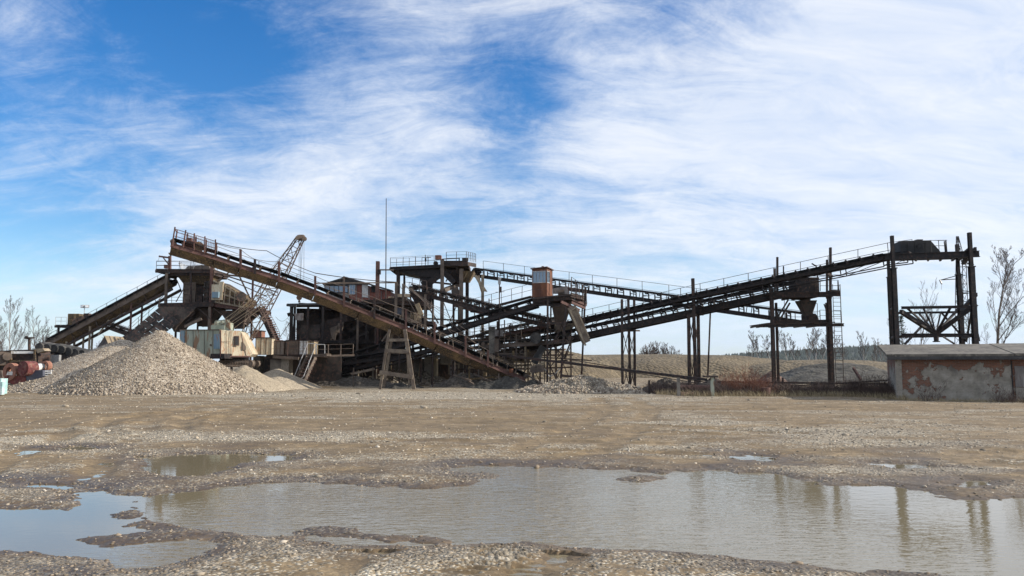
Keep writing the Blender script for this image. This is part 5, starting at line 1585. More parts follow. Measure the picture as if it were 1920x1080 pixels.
for a, b in (((400, 617), (404, 602)), ((404, 602), (426, 600)), ((426, 600), (432, 618)), ((398, 608), (430, 606)), ((410, 617), (412, 604)), ((420, 617), (424, 602)), ((430, 617), (424, 604))):
    mb.beam(P(a[0], a[1], 58.3), P(b[0], b[1], 58.3), .07, .07); mb.beam(P(a[0], a[1], 59.4), P(b[0], b[1], 59.4), .07, .07)
mb.build('winch_gantry', M['pale_green'], t)
# lattice boom
M['boom_steel'] = weathered('pinkish_rusty_boom_paint', (.12, .08, .06), (.22, .17, .135), 1.5, c3=(.07, .035, .025))
def lattice(parent, name, axis, wid, wy, mat, cell=0.55, r=0.035, rb=0.02, ydir=Vector((0, 1, 0))):
    mb = MB(); segs = []
    for (a, b), (w0, w1) in zip(zip(axis[:-1], axis[1:]), zip(wid[:-1], wid[1:])):
        L = (b - a).length; k = max(2, int(L / cell))
        for i in range(k):
            segs.append((a.lerp(b, i / k), w0 + (w1 - w0) * i / k))
    segs.append((axis[-1], wid[-1]))
    d = (axis[-1] - axis[0]).normalized(); x = d.cross(ydir).normalized(); y = ydir
    def corner(i, sx_, sy_):
        p, w = segs[i]; return p + x * sx_ * w + y * sy_ * w * wy
    cs_ = [(-1, -1), (1, -1), (1, 1), (-1, 1)]
    for i in range(len(segs) - 1):
        for j, c in enumerate(cs_):
            mb.tube(corner(i, *c), corner(i + 1, *c), r, 5, cap=False)
            c2 = cs_[(j + 1) % 4]
            if i % 2: mb.tube(corner(i, *c), corner(i + 1, *c2), rb, 4, cap=False)
            else: mb.tube(corner(i, *c2), corner(i + 1, *c), rb, 4, cap=False)
            mb.tube(corner(i, *c), corner(i, *c2), rb, 4, cap=False)
    return mb.build(name, mat, parent)
ax_ = [P(463, 634, 60.2), P(480, 592, 59.9), P(513, 532, 59.2), P(534, 497, 58.8), P(563, 447, 58.3)]
boom = lattice(t, 'boom', ax_, [0.34, 0.62, 0.56, 0.42, 0.24], 0.9, M['boom_steel'], .62, .045, .024)
mb = MB().box(P(564, 446, 58.3), (.5, .7, .3), .2).tube(P(558, 446, 57.9), P(558, 446, 58.7), .16, 12).tube(P(571, 448, 57.9), P(571, 448, 58.7), .17, 12).box(P(566, 443, 58.3), (.35, .5, .16)); mb.build('boom_head', M['rust_grey'], boom)
mb = MB()
for k, (a, b) in enumerate((((402, 612), (500, 541)), ((406, 616), (503, 545)), ((412, 612), (507, 548)), ((418, 615), (510, 552)), ((424, 606), (496, 536)), ((430, 612), (513, 556)), ((436, 617), (514, 560)), ((426, 604), (552, 450)))):
    mb.wire(P(a[0], a[1], 58.4 + .2 * (k % 3)), P(b[0], b[1], 58.6), .02 if k < 7 else .016)
mb.build('pendant_rope', M['tan_steel'], t)
mb = MB()
for u0, u1, v1 in ((570, 569.5, 545), (567.5, 562, 552), (561, 560.5, 545), (564, 563, 548)): mb.wire(P(u0, 450, 57.9), P(u1, v1, 57.9), .013)
mb.build('hoist_rope', M['steel_dark'], t)
mb = MB().tube(P(561, 558, 57.8), P(561, 558, 58.0), .2, 14).box(P(561, 553, 57.9), (.2, .12, .4)).box(P(561, 563, 57.9), (.1, .1, .3)).tube(P(563, 566, 57.9), P(559, 566, 57.9), .05, 6)
mb.build('hook_block', M['steel_dark'], t)

# containers, deck and stairs right of the crane
def contain(u0, u1, v0, v1, Y, dy, mat, label, roofm='steel_dark', name='metal_box', rot=0.0, seams=4):
    a, b = P(u0, v1, Y), P(u1, v0, Y)
    t_ = thing(name, label, 'container', ((a.x + b.x) / 2, Y, a.z))
    c = Vector(((a.x + b.x) / 2, Y + dy / 2, (a.z + b.z) / 2)); sx_, sz_ = b.x - a.x, b.z - a.z
    MB().box(c, (sx_, dy, sz_), rot).build('shell', M[mat], t_)
    MB().box(c + Vector((0, 0, sz_ / 2 + .03)), (sx_ + .1, dy + .1, .07), rot).build('lid', M[roofm], t_)
    m3 = Matrix.Rotation(rot, 3, 'Z'); mb = MB()
    for k in range(seams + 1):
        q = c + m3 @ Vector((-sx_ / 2 + sx_ * k / seams, -dy / 2 - .02, 0)); mb.beam(q - Vector((0, 0, sz_ / 2)), q + Vector((0, 0, sz_ / 2)), .05, .04)
    mb.build('rib', M['rust_grey'], t_)
    return t_
contain(476, 505, 634, 665, 60.6, 1.9, 'cream', 'cream metal box with dark lid right behind the crane cab', seams=3, rot=.15)
contain(503, 533, 640, 666, 62.0, 1.6, 'grey_boards', 'streaky grey and white box between the cream box and the brown one')
contain(536, 559, 639, 667, 61.9, 1.6, 'rust_grey', 'brown rusty box between the two pale boxes on the deck')
contain(561, 576, 639, 664, 61.9, 1.6, 'white_paint', 'small white box next to the top of the metal stairs', seams=2)
contain(576, 588, 640, 664, 62.1, 1.4, 'tan_boards', 'small tan box behind the top landing of the metal stairs', seams=2)
contain(474, 490, 621, 634, 63.5, 1.0, 'orange_paint', 'faded orange crate behind the cream box', seams=2)
t = thing('container_deck', 'low dark deck carried on piers under the row of boxes', 'platform', X(540, 62))
mb = MB(); deck(mb, 500, 668, 600, 668, 61.2, 3.6, .2); mb.build('deck', M['steel_dark'], t)
MB().beam(P(512, 669, 61.0), P(560, 672, 61.0), .2, .22).build('edge_beam', M['rust_grey'], t)
for u0, u1, v0, mt in ((527, 541, 673, 'concrete'), (506, 527, 674, 'concrete_dark'), (474, 486, 667, 'concrete_dark')):
    a, b = P(u0, v0, 61.3), P(u1, v0, 61.3); MB().box(((a.x + b.x) / 2, 62, a.z / 2), (b.x - a.x, 1.2, a.z)).build('pier', M[mt], t)
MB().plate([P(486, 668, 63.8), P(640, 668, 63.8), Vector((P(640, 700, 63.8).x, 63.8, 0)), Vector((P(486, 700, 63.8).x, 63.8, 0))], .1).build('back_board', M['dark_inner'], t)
mb = MB(); railing(mb, [P(503, 667, 61.1), P(575, 667, 61.1)], 1.0, 1.6, postr=.016, r=.01); mb.build('railing', M['rust_red'], t)
t = thing('metal_stairs', 'steep metal stairs with bright pipe handrails climbing right to the deck', 'stairs', X(565, 59.5))
sA, sB = P(548, 707, 59.3), P(576, 668, 60.2); sC, sD = P(565, 711, 58.4), P(592, 670, 59.3)
sA.z = 0.0; sC.z = 0.0
mb = MB().beam(sA, sB, .06, .2).beam(sC, sD, .06, .24); mb.build('stringer', M['rust_grey'], t)
mb = MB()
for k in range(1, 10):
    f = k / 10; a, b = sA.lerp(sB, f), sC.lerp(sD, f); mb.plate([a, b, b + Vector((.22, .05, 0)), a + Vector((.22, .05, 0))], .04)
mb.build('tread', M['rust_red'], t)
mb = MB()
for (a, b) in ((sA, sB), (sC, sD)):
    o = Vector((0, 0, .95)); mb.path([a, a + Vector((-.05, 0, .75)), a + o * .85 + Vector((.15, 0, .1)), b + o, b + o + Vector((.6, .2, 0)), b + Vector((.62, .2, .05))], .03, 6)
    mb.tube(a.lerp(b, .5), a.lerp(b, .5) + o, .02, 5)
mb.build('handrail', M['galv'], t)
mb = MB(); deck(mb, 578, 668, 612, 666, 59.4, 1.4, .16); mb.build('landing', M['rust_grey'], t)
# ------------------------------------------------------------------ central screening shed
t = thing('screening_shed', 'dark open-sided screening shed full of machinery behind the long conveyor', 'industrial shed', X(620, 70))
Ys = 68.0
mb = MB()
mb.plate([P(538, 571, Ys), P(640, 569, Ys), P(640, 574, Ys + 7), P(546, 575, Ys + 7)], .16)
mb.plate([P(560, 569, Ys + .1), P(712, 578, Ys + .1), P(712, 581, Ys + 7), P(560, 573, Ys + 7)], .14)
mb.beam(P(538, 572, Ys), P(556, 574, Ys), .3, .2)
mb.plate([P(538, 588, Ys + .2), P(548, 585, Ys + .2), P(552, 592, Ys + 2), P(540, 593, Ys + 2)], .06)
mb.build('roof', M['roofing'], t)
for u, Y, mt in ((546, Ys, 'steel_black'), (553, Ys + .4, 'steel_black'), (578, Ys + .2, 'steel_dark'), (606, Ys, 'steel_black'), (640, Ys, 'steel_dark'), (671, Ys - .4, 'rust_grey'), (688, Ys, 'steel_black'), (548, Ys + 6, 'steel_black'), (600, Ys + 6, 'steel_black'), (660, Ys + 6, 'steel_black'), (712, Ys + 3, 'steel_dark')):
    tp = P(u, 575 if u != 671 else 600, Y); MB().ibeam((tp.x, Y, -.1), tp, .17, .17, .02, up=(0, 1, 0)).build('column', M[mt], t)
mb = MB()
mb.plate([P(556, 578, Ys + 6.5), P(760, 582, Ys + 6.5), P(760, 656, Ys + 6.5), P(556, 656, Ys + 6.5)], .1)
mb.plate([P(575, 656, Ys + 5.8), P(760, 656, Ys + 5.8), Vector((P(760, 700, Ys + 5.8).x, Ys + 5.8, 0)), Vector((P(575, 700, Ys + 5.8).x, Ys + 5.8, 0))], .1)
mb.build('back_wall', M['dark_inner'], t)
mb = MB(); deck(mb, 546, 640, 720, 642, Ys - .2, 6, .2); mb.build('floor_deck', M['steel_black'], t)
MB().plate([P(552, 588, Ys - .1), P(569, 587, Ys - .1), P(568, 601, Ys - .1), P(554, 600, Ys - .1)], .05).build('wall_panel', M['grey_boards'], t)
MB().plate([P(564, 610, Ys + .6), P(600, 608, Ys + .6), P(602, 634, Ys + .6), P(562, 636, Ys + .6)], .08).build('wall_panel', M['dark_inner'], t)
mb = MB()
mb.prism([P(600, 606, Ys + 1), P(624, 600, Ys + 1), P(634, 622, Ys + 1), P(618, 638, Ys + 1), P(598, 632, Ys + 1)], (0, 2.5, 0))
mb.prism([P(612, 600, Ys + .7), P(650, 592, Ys + .7), P(652, 602, Ys + .7), P(620, 615, Ys + .7)], (0, 2.2, 0))
mb.build('crusher_body', M['steel_dark'], t)
mb = MB().plate([P(618, 616, Ys + .5), P(633, 610, Ys + .3), P(628, 640, Ys + .5), P(622, 632, Ys + .4)], .05).plate([P(634, 606, Ys + .5), P(646, 604, Ys + .4), P(640, 626, Ys + .6), P(632, 622, Ys + .4)], .05)
mb.build('torn_sheet', M['rust_grey'], t)
mb = MB()
for a, b in (((560, 600), (590, 585)), ((590, 600), (640, 615)), ((640, 590), (700, 612)), ((655, 620), (700, 600)), ((566, 640), (600, 618)), ((650, 640), (690, 622)), ((552, 605), (549, 640))):
    mb.beam(P(a[0], a[1], Ys + 1.5), P(b[0], b[1], Ys + 1.5), .14, .2)
mb.build('inner_chute', M['steel_black'], t)
mb = MB()
mb.wire(P(517, 594, 66.5), P(545, 588, Ys), .015, .5); mb.wire(P(545, 602, Ys), P(525, 632, 66), .03); mb.build('cable', M['steel_black'], t)
mb = MB(); railing(mb, [P(592, 666, 61.5), P(662, 664, 62)], .78, .9, postr=.03, r=.02); mb.build('railing', M['rust_grey'], t)
MB().beam(P(600, 668, 61.4), P(664, 666, 62), 1.0, .15).build('gangway', M['rust_grey'], t)
for u0, u1, v0, Y, mt in ((600, 612, 690, 66, 'tan_boards'), (641, 661, 686, 66, 'concrete_dark'), (622.5, 624, 688, 65.8, 'tan_steel'), (668, 671, 684, 65.5, 'tan_steel'), (698, 705, 682, 66, 'concrete')):
    a, b = P(u0, v0, Y), P(u1, v0, Y); MB().box(((a.x + b.x) / 2, Y + .3, a.z / 2), (b.x - a.x, .5, a.z)).build('pier', M[mt], t)

t = thing('board_hut', 'red and grey boarded hut with a low gable roof above the screening shed', 'hut', P(650, 575, 70))
Yh = 70.0
wl = [P(606, 535, Yh), P(648, 523, Yh), P(648, 566, Yh), P(606, 562, Yh)]
MB().prism([P(607, 534, Yh), P(652, 524, Yh), P(656, 576, Yh), P(616, 566, Yh)], (0, 3, 0)).build('wall', M['grey_boards'], t)
MB().prism([P(653, 526, Yh - .1), P(732, 546, Yh - .1), P(732, 578, Yh - .1), P(653, 578, Yh - .1)], (0, 3, 0)).build('wall', M['red_boards'], t)
MB().plate([P(648, 520, Yh - .6), P(735, 545, Yh - .6), P(738, 547, Yh + 4), P(652, 521, Yh + 4)], .12).plate([P(648, 520, Yh - .6), P(605, 533, Yh - .6), P(606, 534, Yh + 4), P(652, 521, Yh + 4)], .12).prism([P(612, 532.5, Yh - .3), P(649, 521.5, Yh - .3), P(690, 533, Yh - .3), P(653, 534, Yh - .3)], (0, .15, 0)).build('roof', M['roofing'], t)
wf = MB().prism([P(655, 533, Yh - .2), P(666, 533.5, Yh - .2), P(666, 552, Yh - .2), P(655, 552, Yh - .2)], (0, .08, 0)).build('window', M['white_paint'], t)
MB().prism([P(656.2, 534.5, Yh - .24), P(660, 534.5, Yh - .24), P(660, 551, Yh - .24), P(656.2, 551, Yh - .24)], (0, .03, 0)).build('pane', M['glass'], wf)
MB().prism([P(661, 534.5, Yh - .24), P(665, 535, Yh - .24), P(665, 551, Yh - .24), P(661, 551, Yh - .24)], (0, .03, 0)).build('pane', M['glass'], wf)
wf = MB().prism([P(607.5, 535.5, Yh - .1), P(652, 533.5, Yh - .1), P(653, 549, Yh - .1), P(610, 549, Yh - .1)], (0, .05, 0)).build('window', M['steel_dark'], t)
for k in range(5):
    a_ = 609.5 + k * 8.6; MB().prism([P(a_, 536.5, Yh - .15), P(a_ + 7.5, 536, Yh - .15), P(a_ + 7.8, 548, Yh - .15), P(a_ + 1.2, 548, Yh - .15)], (0, .03, 0)).build('pane', M['glass'], wf)
MB().prism([P(679, 530, Yh - .2), P(690, 531.5, Yh - .2), P(690, 558, Yh - .2), P(679, 557, Yh - .2)], (0, .06, 0)).build('shutter', M['white_paint'], t)
MB().prism([P(696, 535, Yh - .2), P(704, 537, Yh - .2), P(704, 548, Yh - .2), P(696, 548, Yh - .2)], (0, .06, 0)).build('window', M['rubber'], t)
mb = MB()
for u in (653.5, 668, 679, 692, 705, 715): mb.beam(P(u, 530 + (u - 653) * .25, Yh - .16), P(u, 575, Yh - .16), .06, .05)
mb.build('batten', M['grey_boards'], t)
mb = MB(); deck(mb, 600, 578, 760, 560, Yh - .8, 5, .3); mb.build('floor_deck', M['steel_dark'], t)

# post and mast
t = thing('gantry_post', 'thick rusty post with a side bracket left of the tall thin mast', 'post', X(708, 67))
tp = P(708.5, 490, 67); MB().ibeam((tp.x, 67, -.1), tp, .3, .3, .03, up=(0, 1, 0)).build('column', M['rust_red'], t)
MB().beam(P(708, 506, 67.1), P(738, 506, 70), .1, .12).box(P(711, 510, 66.9), (.25, .3, .4)).build('bracket', M['steel_black'], t)
o = MB().tube(P(723.3, 560, 68), P(724.2, 372, 68), .055, 6, .03).build('mast', M['steel_dark'])
settag(o, 'very tall thin lightning mast standing left of the high railed platform', 'mast')
for u, vt, vb, w, lb in ((743, 530, 600, .2, 'grey-brown post left of the pair beside the board hut platform'), (756, 532, 610, .16, 'thin post right of the pair holding the fanned guy wires'), (797.5, 552, 640, .17, 'grey post below the drum of the high platform'), (645, 518, 575, .13, 'post in front of the board hut roof')):
    tp = P(u, vt, 63); o = MB().ibeam((tp.x, 63, P(u, vb, 63).z), tp, w, w, .02, up=(0, 1, 0)).build('steel_post', M['rust_grey']); settag(o, lb, 'post')
mb = MB()
for a, b, Yb in (((756, 533), (878, 622), 58), ((756, 535), (848, 600), 58), ((757, 533), (860, 604), 58), ((744, 531), (805, 600), 58.5), ((757, 534), (900, 650), 58.5), ((771, 540), (850, 628), 58), ((748, 532), (790, 605), 58)):
    mb.wire(P(a[0], a[1], 62.9), P(b[0], b[1], Yb), .014)
o = mb.build('guy_wire', M['rust_grey']); settag(o, 'fan of thin guy wires running down right from the paired posts', 'cables', kind='stuff')
mb = MB(); mb.wire(P(405, 455, 53), P(500, 470, 56), .025, .1); mb.wire(P(500, 470, 56), P(591, 512, 60), .028, .1); mb.wire(P(591, 512, 60), P(745, 529, 63), .035, .1)
o = mb.build('power_cable', M['steel_dark']); settag(o, 'thick black cable hung from the caged head to the paired posts', 'cable')
mb = MB().beam(P(592, 531, 61), P(745, 530, 63), .07, .09); o = mb.build('cable_tray', M['rust_grey']); settag(o, 'thin level beam running to the paired posts in front of the hut', 'beam')

# ------------------------------------------------------------------ high platform
t = thing('high_platform', 'high railed steel platform on tan columns left of the cabin with V-shaped hoppers below', 'platform', X(830, 72))
Yp = 70.0
mb = MB(); deck(mb, 731, 504, 830, 499, Yp, 4.5, .26); mb.build('long_deck', M['steel_black'], t)
mb = MB(); deck(mb, 828, 494, 876, 494, Yp - .4, 5, .42); mb.plate([P(876, 491, Yp - .4), P(892, 494, Yp + 2), P(892, 501, Yp + 2), P(876, 498, Yp - .4)], .1); mb.build('drive_deck', M['steel_dark'], t)
for u, vt, Y, mt, w in ((829.5, 487, Yp - .5, 'rust_grey', .3), (865, 504, Yp - .2, 'rust_grey', .34), (905, 515, Yp + 2.5, 'tan_steel', .26), (876, 530, Yp + 3, 'steel_dark', .3), (747, 508, Yp + .5, 'steel_dark', .3), (758, 515, Yp + 2.5, 'steel_dark', .16), (829, 505, Yp + 4.5, 'tan_steel', .26), (851, 505, Yp + 4.5, 'steel_dark', .2)):
    tp = P(u, vt, Y); MB().ibeam((tp.x, Y, -.1), tp, w, w, .03, up=(0, 1, 0)).build('column', M[mt], t)
mb = MB()
mb.prism([P(742, 506, Yp + .3), P(757, 512, Yp + .3), P(792, 519, Yp + .3), P(812, 519, Yp + .3), P(826, 514, Yp + .3), P(826, 504, Yp + .3)], (0, 3, 0))
mb.build('belly_plate', M['steel_black'], t)
mb = MB().beam(P(824, 515, Yp), P(806, 530, Yp), .45, .5).beam(P(832, 510, Yp), P(852, 530, Yp), .2, .5).beam(P(787, 518, Yp), P(790, 532, Yp), .08, .08).beam(P(836, 528, Yp), P(846, 510, Yp), .1, .1).beam(P(812, 529, Yp), P(846, 533, Yp), .12, .16)
mb.build('strut', M['steel_black'], t)
mb = MB(); r1 = ring(838, 868, 506, Yp, 2.4); r2 = ring(850, 864, 531, Yp + .6, 1); mb.frustum(r1, r2); mb.build('centre_hopper', M['steel_dark'], t)
mb = MB(); r1 = ring(866, 889, 508, Yp - .1, 2); r2 = ring(868, 879, 528, Yp + .2, 1); mb.frustum(r1, r2); 
for k in range(4): mb.beam(r1[k], r2[k], .06, .06)
mb.beam(P(868, 527, Yp - .15), P(876, 511, Yp - .15), .05, .08)
mb.build('right_hopper', M['rust_ochre'], t)
mb = MB().plate([P(888, 516, Yp - .2), P(894, 516, Yp - .2), P(914, 547, Yp - .2), P(906, 546, Yp - .2)], .3).plate([P(893, 518, Yp + 1), P(899, 516, Yp + 1), P(905, 548, Yp + 1), P(902, 548, Yp + 1)], .2); mb.build('side_chute', M['tan_steel'], t)
mb = MB().box(P(801, 534, Yp + 1), (.9, 1, 1.6)).tube(P(797, 522, Yp + .6), P(797, 522, Yp + 2.2), .4, 12).beam(P(795, 520, Yp + .6), P(808, 540, Yp + .6), .3, .3); mb.build('gearbox', M['steel_black'], t)
mb = MB().beam(P(830, 545, Yp - .5), P(862, 533, Yp + 1), .7, .3).plate([P(846, 545, Yp), P(858, 536, Yp), P(866, 560, Yp), P(850, 562, Yp)], .3); mb.build('cross_chute', M['rust_grey'], t)
MB().plate([P(778, 572, Yp - 6), P(786, 568, Yp - 6), P(794, 590, Yp - 6), P(788, 593, Yp - 6)], .5).build('tan_chute', M['tan_boards'], t)
MB().box(P(822, 483, Yp + .5), (.55, .5, .35)).build('junction_box', M['orange_paint'], t)
mb = MB().tube(P(817, 494, Yp - .1), P(817, 494, Yp + 1), .22, 12).beam(P(828, 486, Yp), P(862, 484, Yp), .1, .08).beam(P(861, 484, Yp), P(861, 490, Yp), .1, .1).box(P(872, 487, Yp), (.5, .5, .3)).beam(P(797.5, 498, Yp), P(797.5, 477.5, Yp), .05, .05).beam(P(791, 482.5, Yp), P(808, 482.5, Yp), .04, .05).box(P(798, 487, Yp), (.14, .14, .3)); mb.build('deck_fitting', M['steel_black'], t)
mb = MB(); railing(mb, [P(732, 502, Yp - .1), P(826, 497, Yp - .1)], .78, .55, rails=(1, .6, .3), postr=.02, r=.012); mb.build('railing', M['steel_dark'], t)
mb = MB(); railing(mb, [P(732, 503, Yp + 4.5), P(826, 498, Yp + 4.5)], 1.0, 1.1, rails=(1, .5), postr=.022, r=.014); mb.build('railing', M['steel_dark'], t)
mb = MB(); railing(mb, [P(837, 490, Yp - .5), P(874, 489, Yp - .5), P(892, 492, Yp + 3.5)], .82, .75, rails=(1, .66, .33), postr=.025, r=.014); mb.build('railing', M['steel_dark'], t)

# middle conveyors
conveyor('middle_conveyor', 'dusty conveyor sloping down right from the board hut to below the operator cabin', [(768, 546, 66.5), (930, 588, 63.2), (1030, 612, 61.6)], 1.0, .3, .28, mat=M['steel_dark'], gmat=M['steel_dark'], beltmat=M['dusty_rubber'], rail=('n', .75, .9), chords=((.62, .06, 1.1),), idle=.8)
conveyor('middle_conveyor', 'black conveyor climbing right from behind the stairs to the cabin deck', [(594, 693, 66.5), (837, 622, 63.0), (1003, 572, 60.6)], 1.0, .32, .28, mat=M['steel_black'], rail=('f', .8, 1.2), idle=1.0, returnb=False)
conveyor('middle_conveyor', 'low black conveyor climbing gently right behind the wooden trestle', [(630, 684, 64.5), (813, 658, 64.2), (940, 648, 64)], .9, .26, .2, mat=M['steel_black'], idle=1.0, rail=(None, 1, 1), beltmat=M['rubber'])
conveyor('middle_conveyor', 'pale dusty level conveyor ending below the cabin tower', [(905, 650, 63.0), (990, 645, 61.5), (1068, 639, 60.5)], .9, .3, .12, mat=M['rust_grey'], gmat=M['rust_grey'], beltmat=M['dusty_rubber'], idle=1.3, rail=(None, 1, 1))
conveyor('middle_conveyor', 'brown conveyor rising right between the low dusty conveyor and the cabin deck', [(845, 652, 68.0), (930, 630, 66.5), (1045, 606, 64.5)], .9, .24, .3, mat=M['rust_grey'], gmat=M['rust_red'], beltmat=M['dusty_rubber'], idle=1.0, rail=('n', .8, 1.1))
conveyor('middle_conveyor', 'far thin conveyor curving down right below the cabin deck', [(850, 572, 71), (912, 590, 69.5), (950, 592, 68.5), (1000, 603, 67), (1040, 614, 66)], .8, .22, .2, mat=M['rust_grey'], gmat=M['rust_red'], idle=1.2, rail=(None, 1, 1))
t = thing('transfer_chute', 'dark sloping transfer chute feeding the low end of the long conveyor', 'chute', X(1010, 60))
mb = MB(); tray(mb, (1014, 646, 59.6), (996, 678, 59.6), .46, .5, 0, 0, .8); mb.build('trough', M['dusty_rubber'], t)
MB().tube(P(1005, 634, 60), P(1005, 634, 61.2), .42, 16).tube(P(1001, 633, 60), P(1001, 633, 61.2), .3, 14).build('drum', M['dusty_rubber'], t)
mb = MB().beam(P(996, 688, 59.2), P(1022, 680, 59.4), .1, .12).plate([P(995, 690, 59.4), P(1020, 683, 59.4), P(1020, 697, 59.4), P(1000, 700, 59.4)], .06); mb.build('skirt', M['tan_steel'], t)
t = thing('concrete_pillar', 'stained concrete pillar with a pale box on its side under the middle conveyors', 'pillar', X(922, 62.5))
a, b = P(917, 655, 62.5), P(928, 612, 62.5); MB().box(((a.x + b.x) / 2, 62.9, (b.z) / 2), (b.x - a.x, .7, b.z)).build('shaft', M['concrete_dark'], t)
MB().box(P(936, 625, 62.4), (.65, .5, .45)).build('pale_box', M['grey_boards'], t)
MB().box(P(932, 648, 62.3), (.4, .5, 1.0)).beam(P(926, 655, 62.2), P(944, 655, 62.2), .3, .12).build('bracket', M['rust_grey'], t)
t = thing('lamp_pole', 'thin pole with a white lamp and wind vane left of the cabin', 'lamp pole', X(936, 63))
tp = P(936.5, 524, 62); MB().tube((tp.x, 62, 0), tp, .05, 6).beam(P(929, 548, 62), P(946, 547, 62), .03, .03).box(P(938.5, 543, 62), (.18, .15, .45)).build('pole', M['steel_dark'], t)
MB().box(P(936.5, 527, 61.9), (.22, .2, .5)).tube(P(939, 523, 61.9), P(935, 521, 61.9), .1, 8).build('lamp', M['galv'], t)
k_ = 0
t = thing('pipe_scaffold', 'cluster of thin pipe posts and cross bars under the middle conveyors', 'frame', X(950, 63))
for u, vt, Y, mt in ((853, 640, 64, 'rust_grey'), (875, 600, 64, 'steel_dark'), (890, 570, 66, 'steel_dark'), (898, 640, 63.5, 'concrete_dark'), (907, 640, 65, 'tan_steel'), (917, 560, 64, 'rust_grey'), (935, 580, 63, 'steel_dark'), (946, 600, 62, 'rust_grey'),
                     (957, 606, 62.2, 'steel_dark'), (968, 625, 62, 'rust_grey'), (977, 600, 63.5, 'steel_dark'), (985, 640, 62, 'tan_steel'), (1012, 605, 62.5, 'steel_dark'), (1021, 612, 62.8, 'rust_grey'), (848, 672, 62.5, 'steel_dark'), (812, 665, 61.5, 'steel_dark'), (749, 660, 60.5, 'steel_dark'), (663, 690, 61, 'rust_grey')):
    tp = P(u, vt, Y); MB().tube((tp.x, Y, -.1), tp, .05 if mt != 'tan_steel' else .09, 6).build('post', M[mt], t)
mb = MB()
for a, b, Y in (((896, 664), (1020, 662), 62), ((925, 664), (1110, 676), 62), ((1020, 700), (1045, 701), 60), ((930, 690), (948, 660), 62), ((950, 690), (980, 655), 62), ((870, 605), (930, 600), 64), ((900, 622), (1000, 612), 65), ((940, 618), (1000, 640), 63), ((880, 640), (920, 632), 64), ((1068, 672), (1072, 700), 60)):
    mb.beam(P(a[0], a[1], Y), P(b[0], b[1], Y), .06, .09)
mb.build('cross_bar', M['rust_grey'], t)
mb = MB().path([P(1020, 690, 60), P(1030, 706, 60), P(1040, 702, 60), P(1050, 690, 60)], .04, 5); mb.build('hose', M['galv'], t)

# retaining walls and sheds low behind the trestle
t = thing('feed_bunker', 'tan concrete bunker wall with open bays behind the low end of the long conveyor', 'bunker', X(820, 68))
Yw = 67.5
for u0, u1, v0, v1, mt in ((672, 700, 668, 705, 'dark_inner'), (724, 792, 672, 708, 'concrete_dark'), (795, 812, 670, 706, 'concrete'), (813, 820, 670, 708, 'tan_boards'), (825, 848, 668, 682, 'concrete'), (858, 868, 668, 700, 'concrete_dark'), (905, 912, 685, 708, 'tan_boards'), (868, 900, 662, 672, 'concrete_dark')):
    a, b = P(u0, v0, Yw), P(u1, v1, Yw); zb = b.z if v1 < 690 else -.1
    MB().box(((a.x + b.x) / 2, Yw + .4 + (u0 % 7) * .05, (a.z + zb) / 2), (b.x - a.x, .6, a.z - zb)).build('wall', M[mt], t)
MB().plate([P(724, 666, Yw - .4), P(905, 668, Yw - .4), P(905, 670, Yw + 4), P(724, 668, Yw + 4)], .25).build('slab', M['concrete_dark'], t)
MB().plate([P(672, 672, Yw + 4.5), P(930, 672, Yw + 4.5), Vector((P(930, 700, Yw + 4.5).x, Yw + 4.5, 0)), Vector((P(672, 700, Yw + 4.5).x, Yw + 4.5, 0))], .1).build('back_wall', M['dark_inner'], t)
MB().beam(P(826, 682, Yw - .2), P(862, 683, Yw - .2), .14, .14).beam(P(842, 683, Yw - .2), P(842, 702, Yw - .2), .12, .12, up=(0, 1, 0)).beam(P(860, 683, Yw - .2), P(860, 704, Yw - .2), .15, .15, up=(0, 1, 0)).build('frame', M['tan_steel'], t)
MB().plate([P(843, 688, Yw - .3), P(856, 688, Yw - .3), P(856, 704, Yw - .3), P(843, 704, Yw - .3)], .05).build('gate', M['grey_boards'], t)
o = MB().prism([P(655, 700, 60.5), P(700, 690, 60.5), P(702, 694, 60.5), P(660, 703, 60.5)], (0, .4, 0)).build('fallen_board', M['wood']); settag(o, 'fallen board leaning on the debris left of the wooden trestle', 'board')

# ------------------------------------------------------------------ brick shed on the right
t = thing('brick_shed', 'low plastered brick shed with a concrete slab roof at the right edge', 'shed', (20, 42, 0))
cL = P(1680, 700, 39.6); cR = P(2060, 700, 36.6)
nx_ = Vector((cR.x - cL.x, cR.y - cL.y, 0)).normalized(); ny_ = Vector((-nx_.y, nx_.x, 0))
def bp3(a_, d_, z_): return Vector((cL.x, cL.y, 0)) + nx_ * a_ + ny_ * d_ + Vector((0, 0, z_))
LW = (cR - cL).length
zt = 2.16
m, g_, b = new_mat('plaster_over_brick')
tcn = g_.n('ShaderNodeTexCoord').outputs['Object']
mpb = g_.n('ShaderNodeMapping', vector_type='POINT'); g_.put(mpb.inputs[0], tcn); mpb.inputs['Rotation'].default_value = (R(90), 0, 0)
sepb = g_.n('ShaderNodeSeparateXYZ'); g_.put(sepb.inputs[0], tcn)
cmb = g_.n('ShaderNodeCombineXYZ'); g_.put(cmb.inputs[0], sepb.outputs[0]); g_.put(cmb.inputs[1], sepb.outputs[2])
br = g_.n('ShaderNodeTexBrick'); g_.put(br.inputs['Vector'], cmb.outputs[0])
br.inputs['Scale'].default_value = 1.0; br.inputs['Brick Width'].default_value = .25; br.inputs['Row Height'].default_value = .075; br.inputs['Mortar Size'].default_value = .008
br.inputs['Color1'].default_value = (.225, .098, .060, 1); br.inputs['Color2'].default_value = (.14, .066, .045, 1); br.inputs['Mortar'].default_value = (.20, .15, .115, 1)
nb = g_.math('ADD', g_.math('MULTIPLY', g_.noise(cmb.outputs[0], .8, 10, .70, .2), .62), g_.math('MULTIPLY', g_.noise(cmb.outputs[0], 3.4, 8, .65), .40))
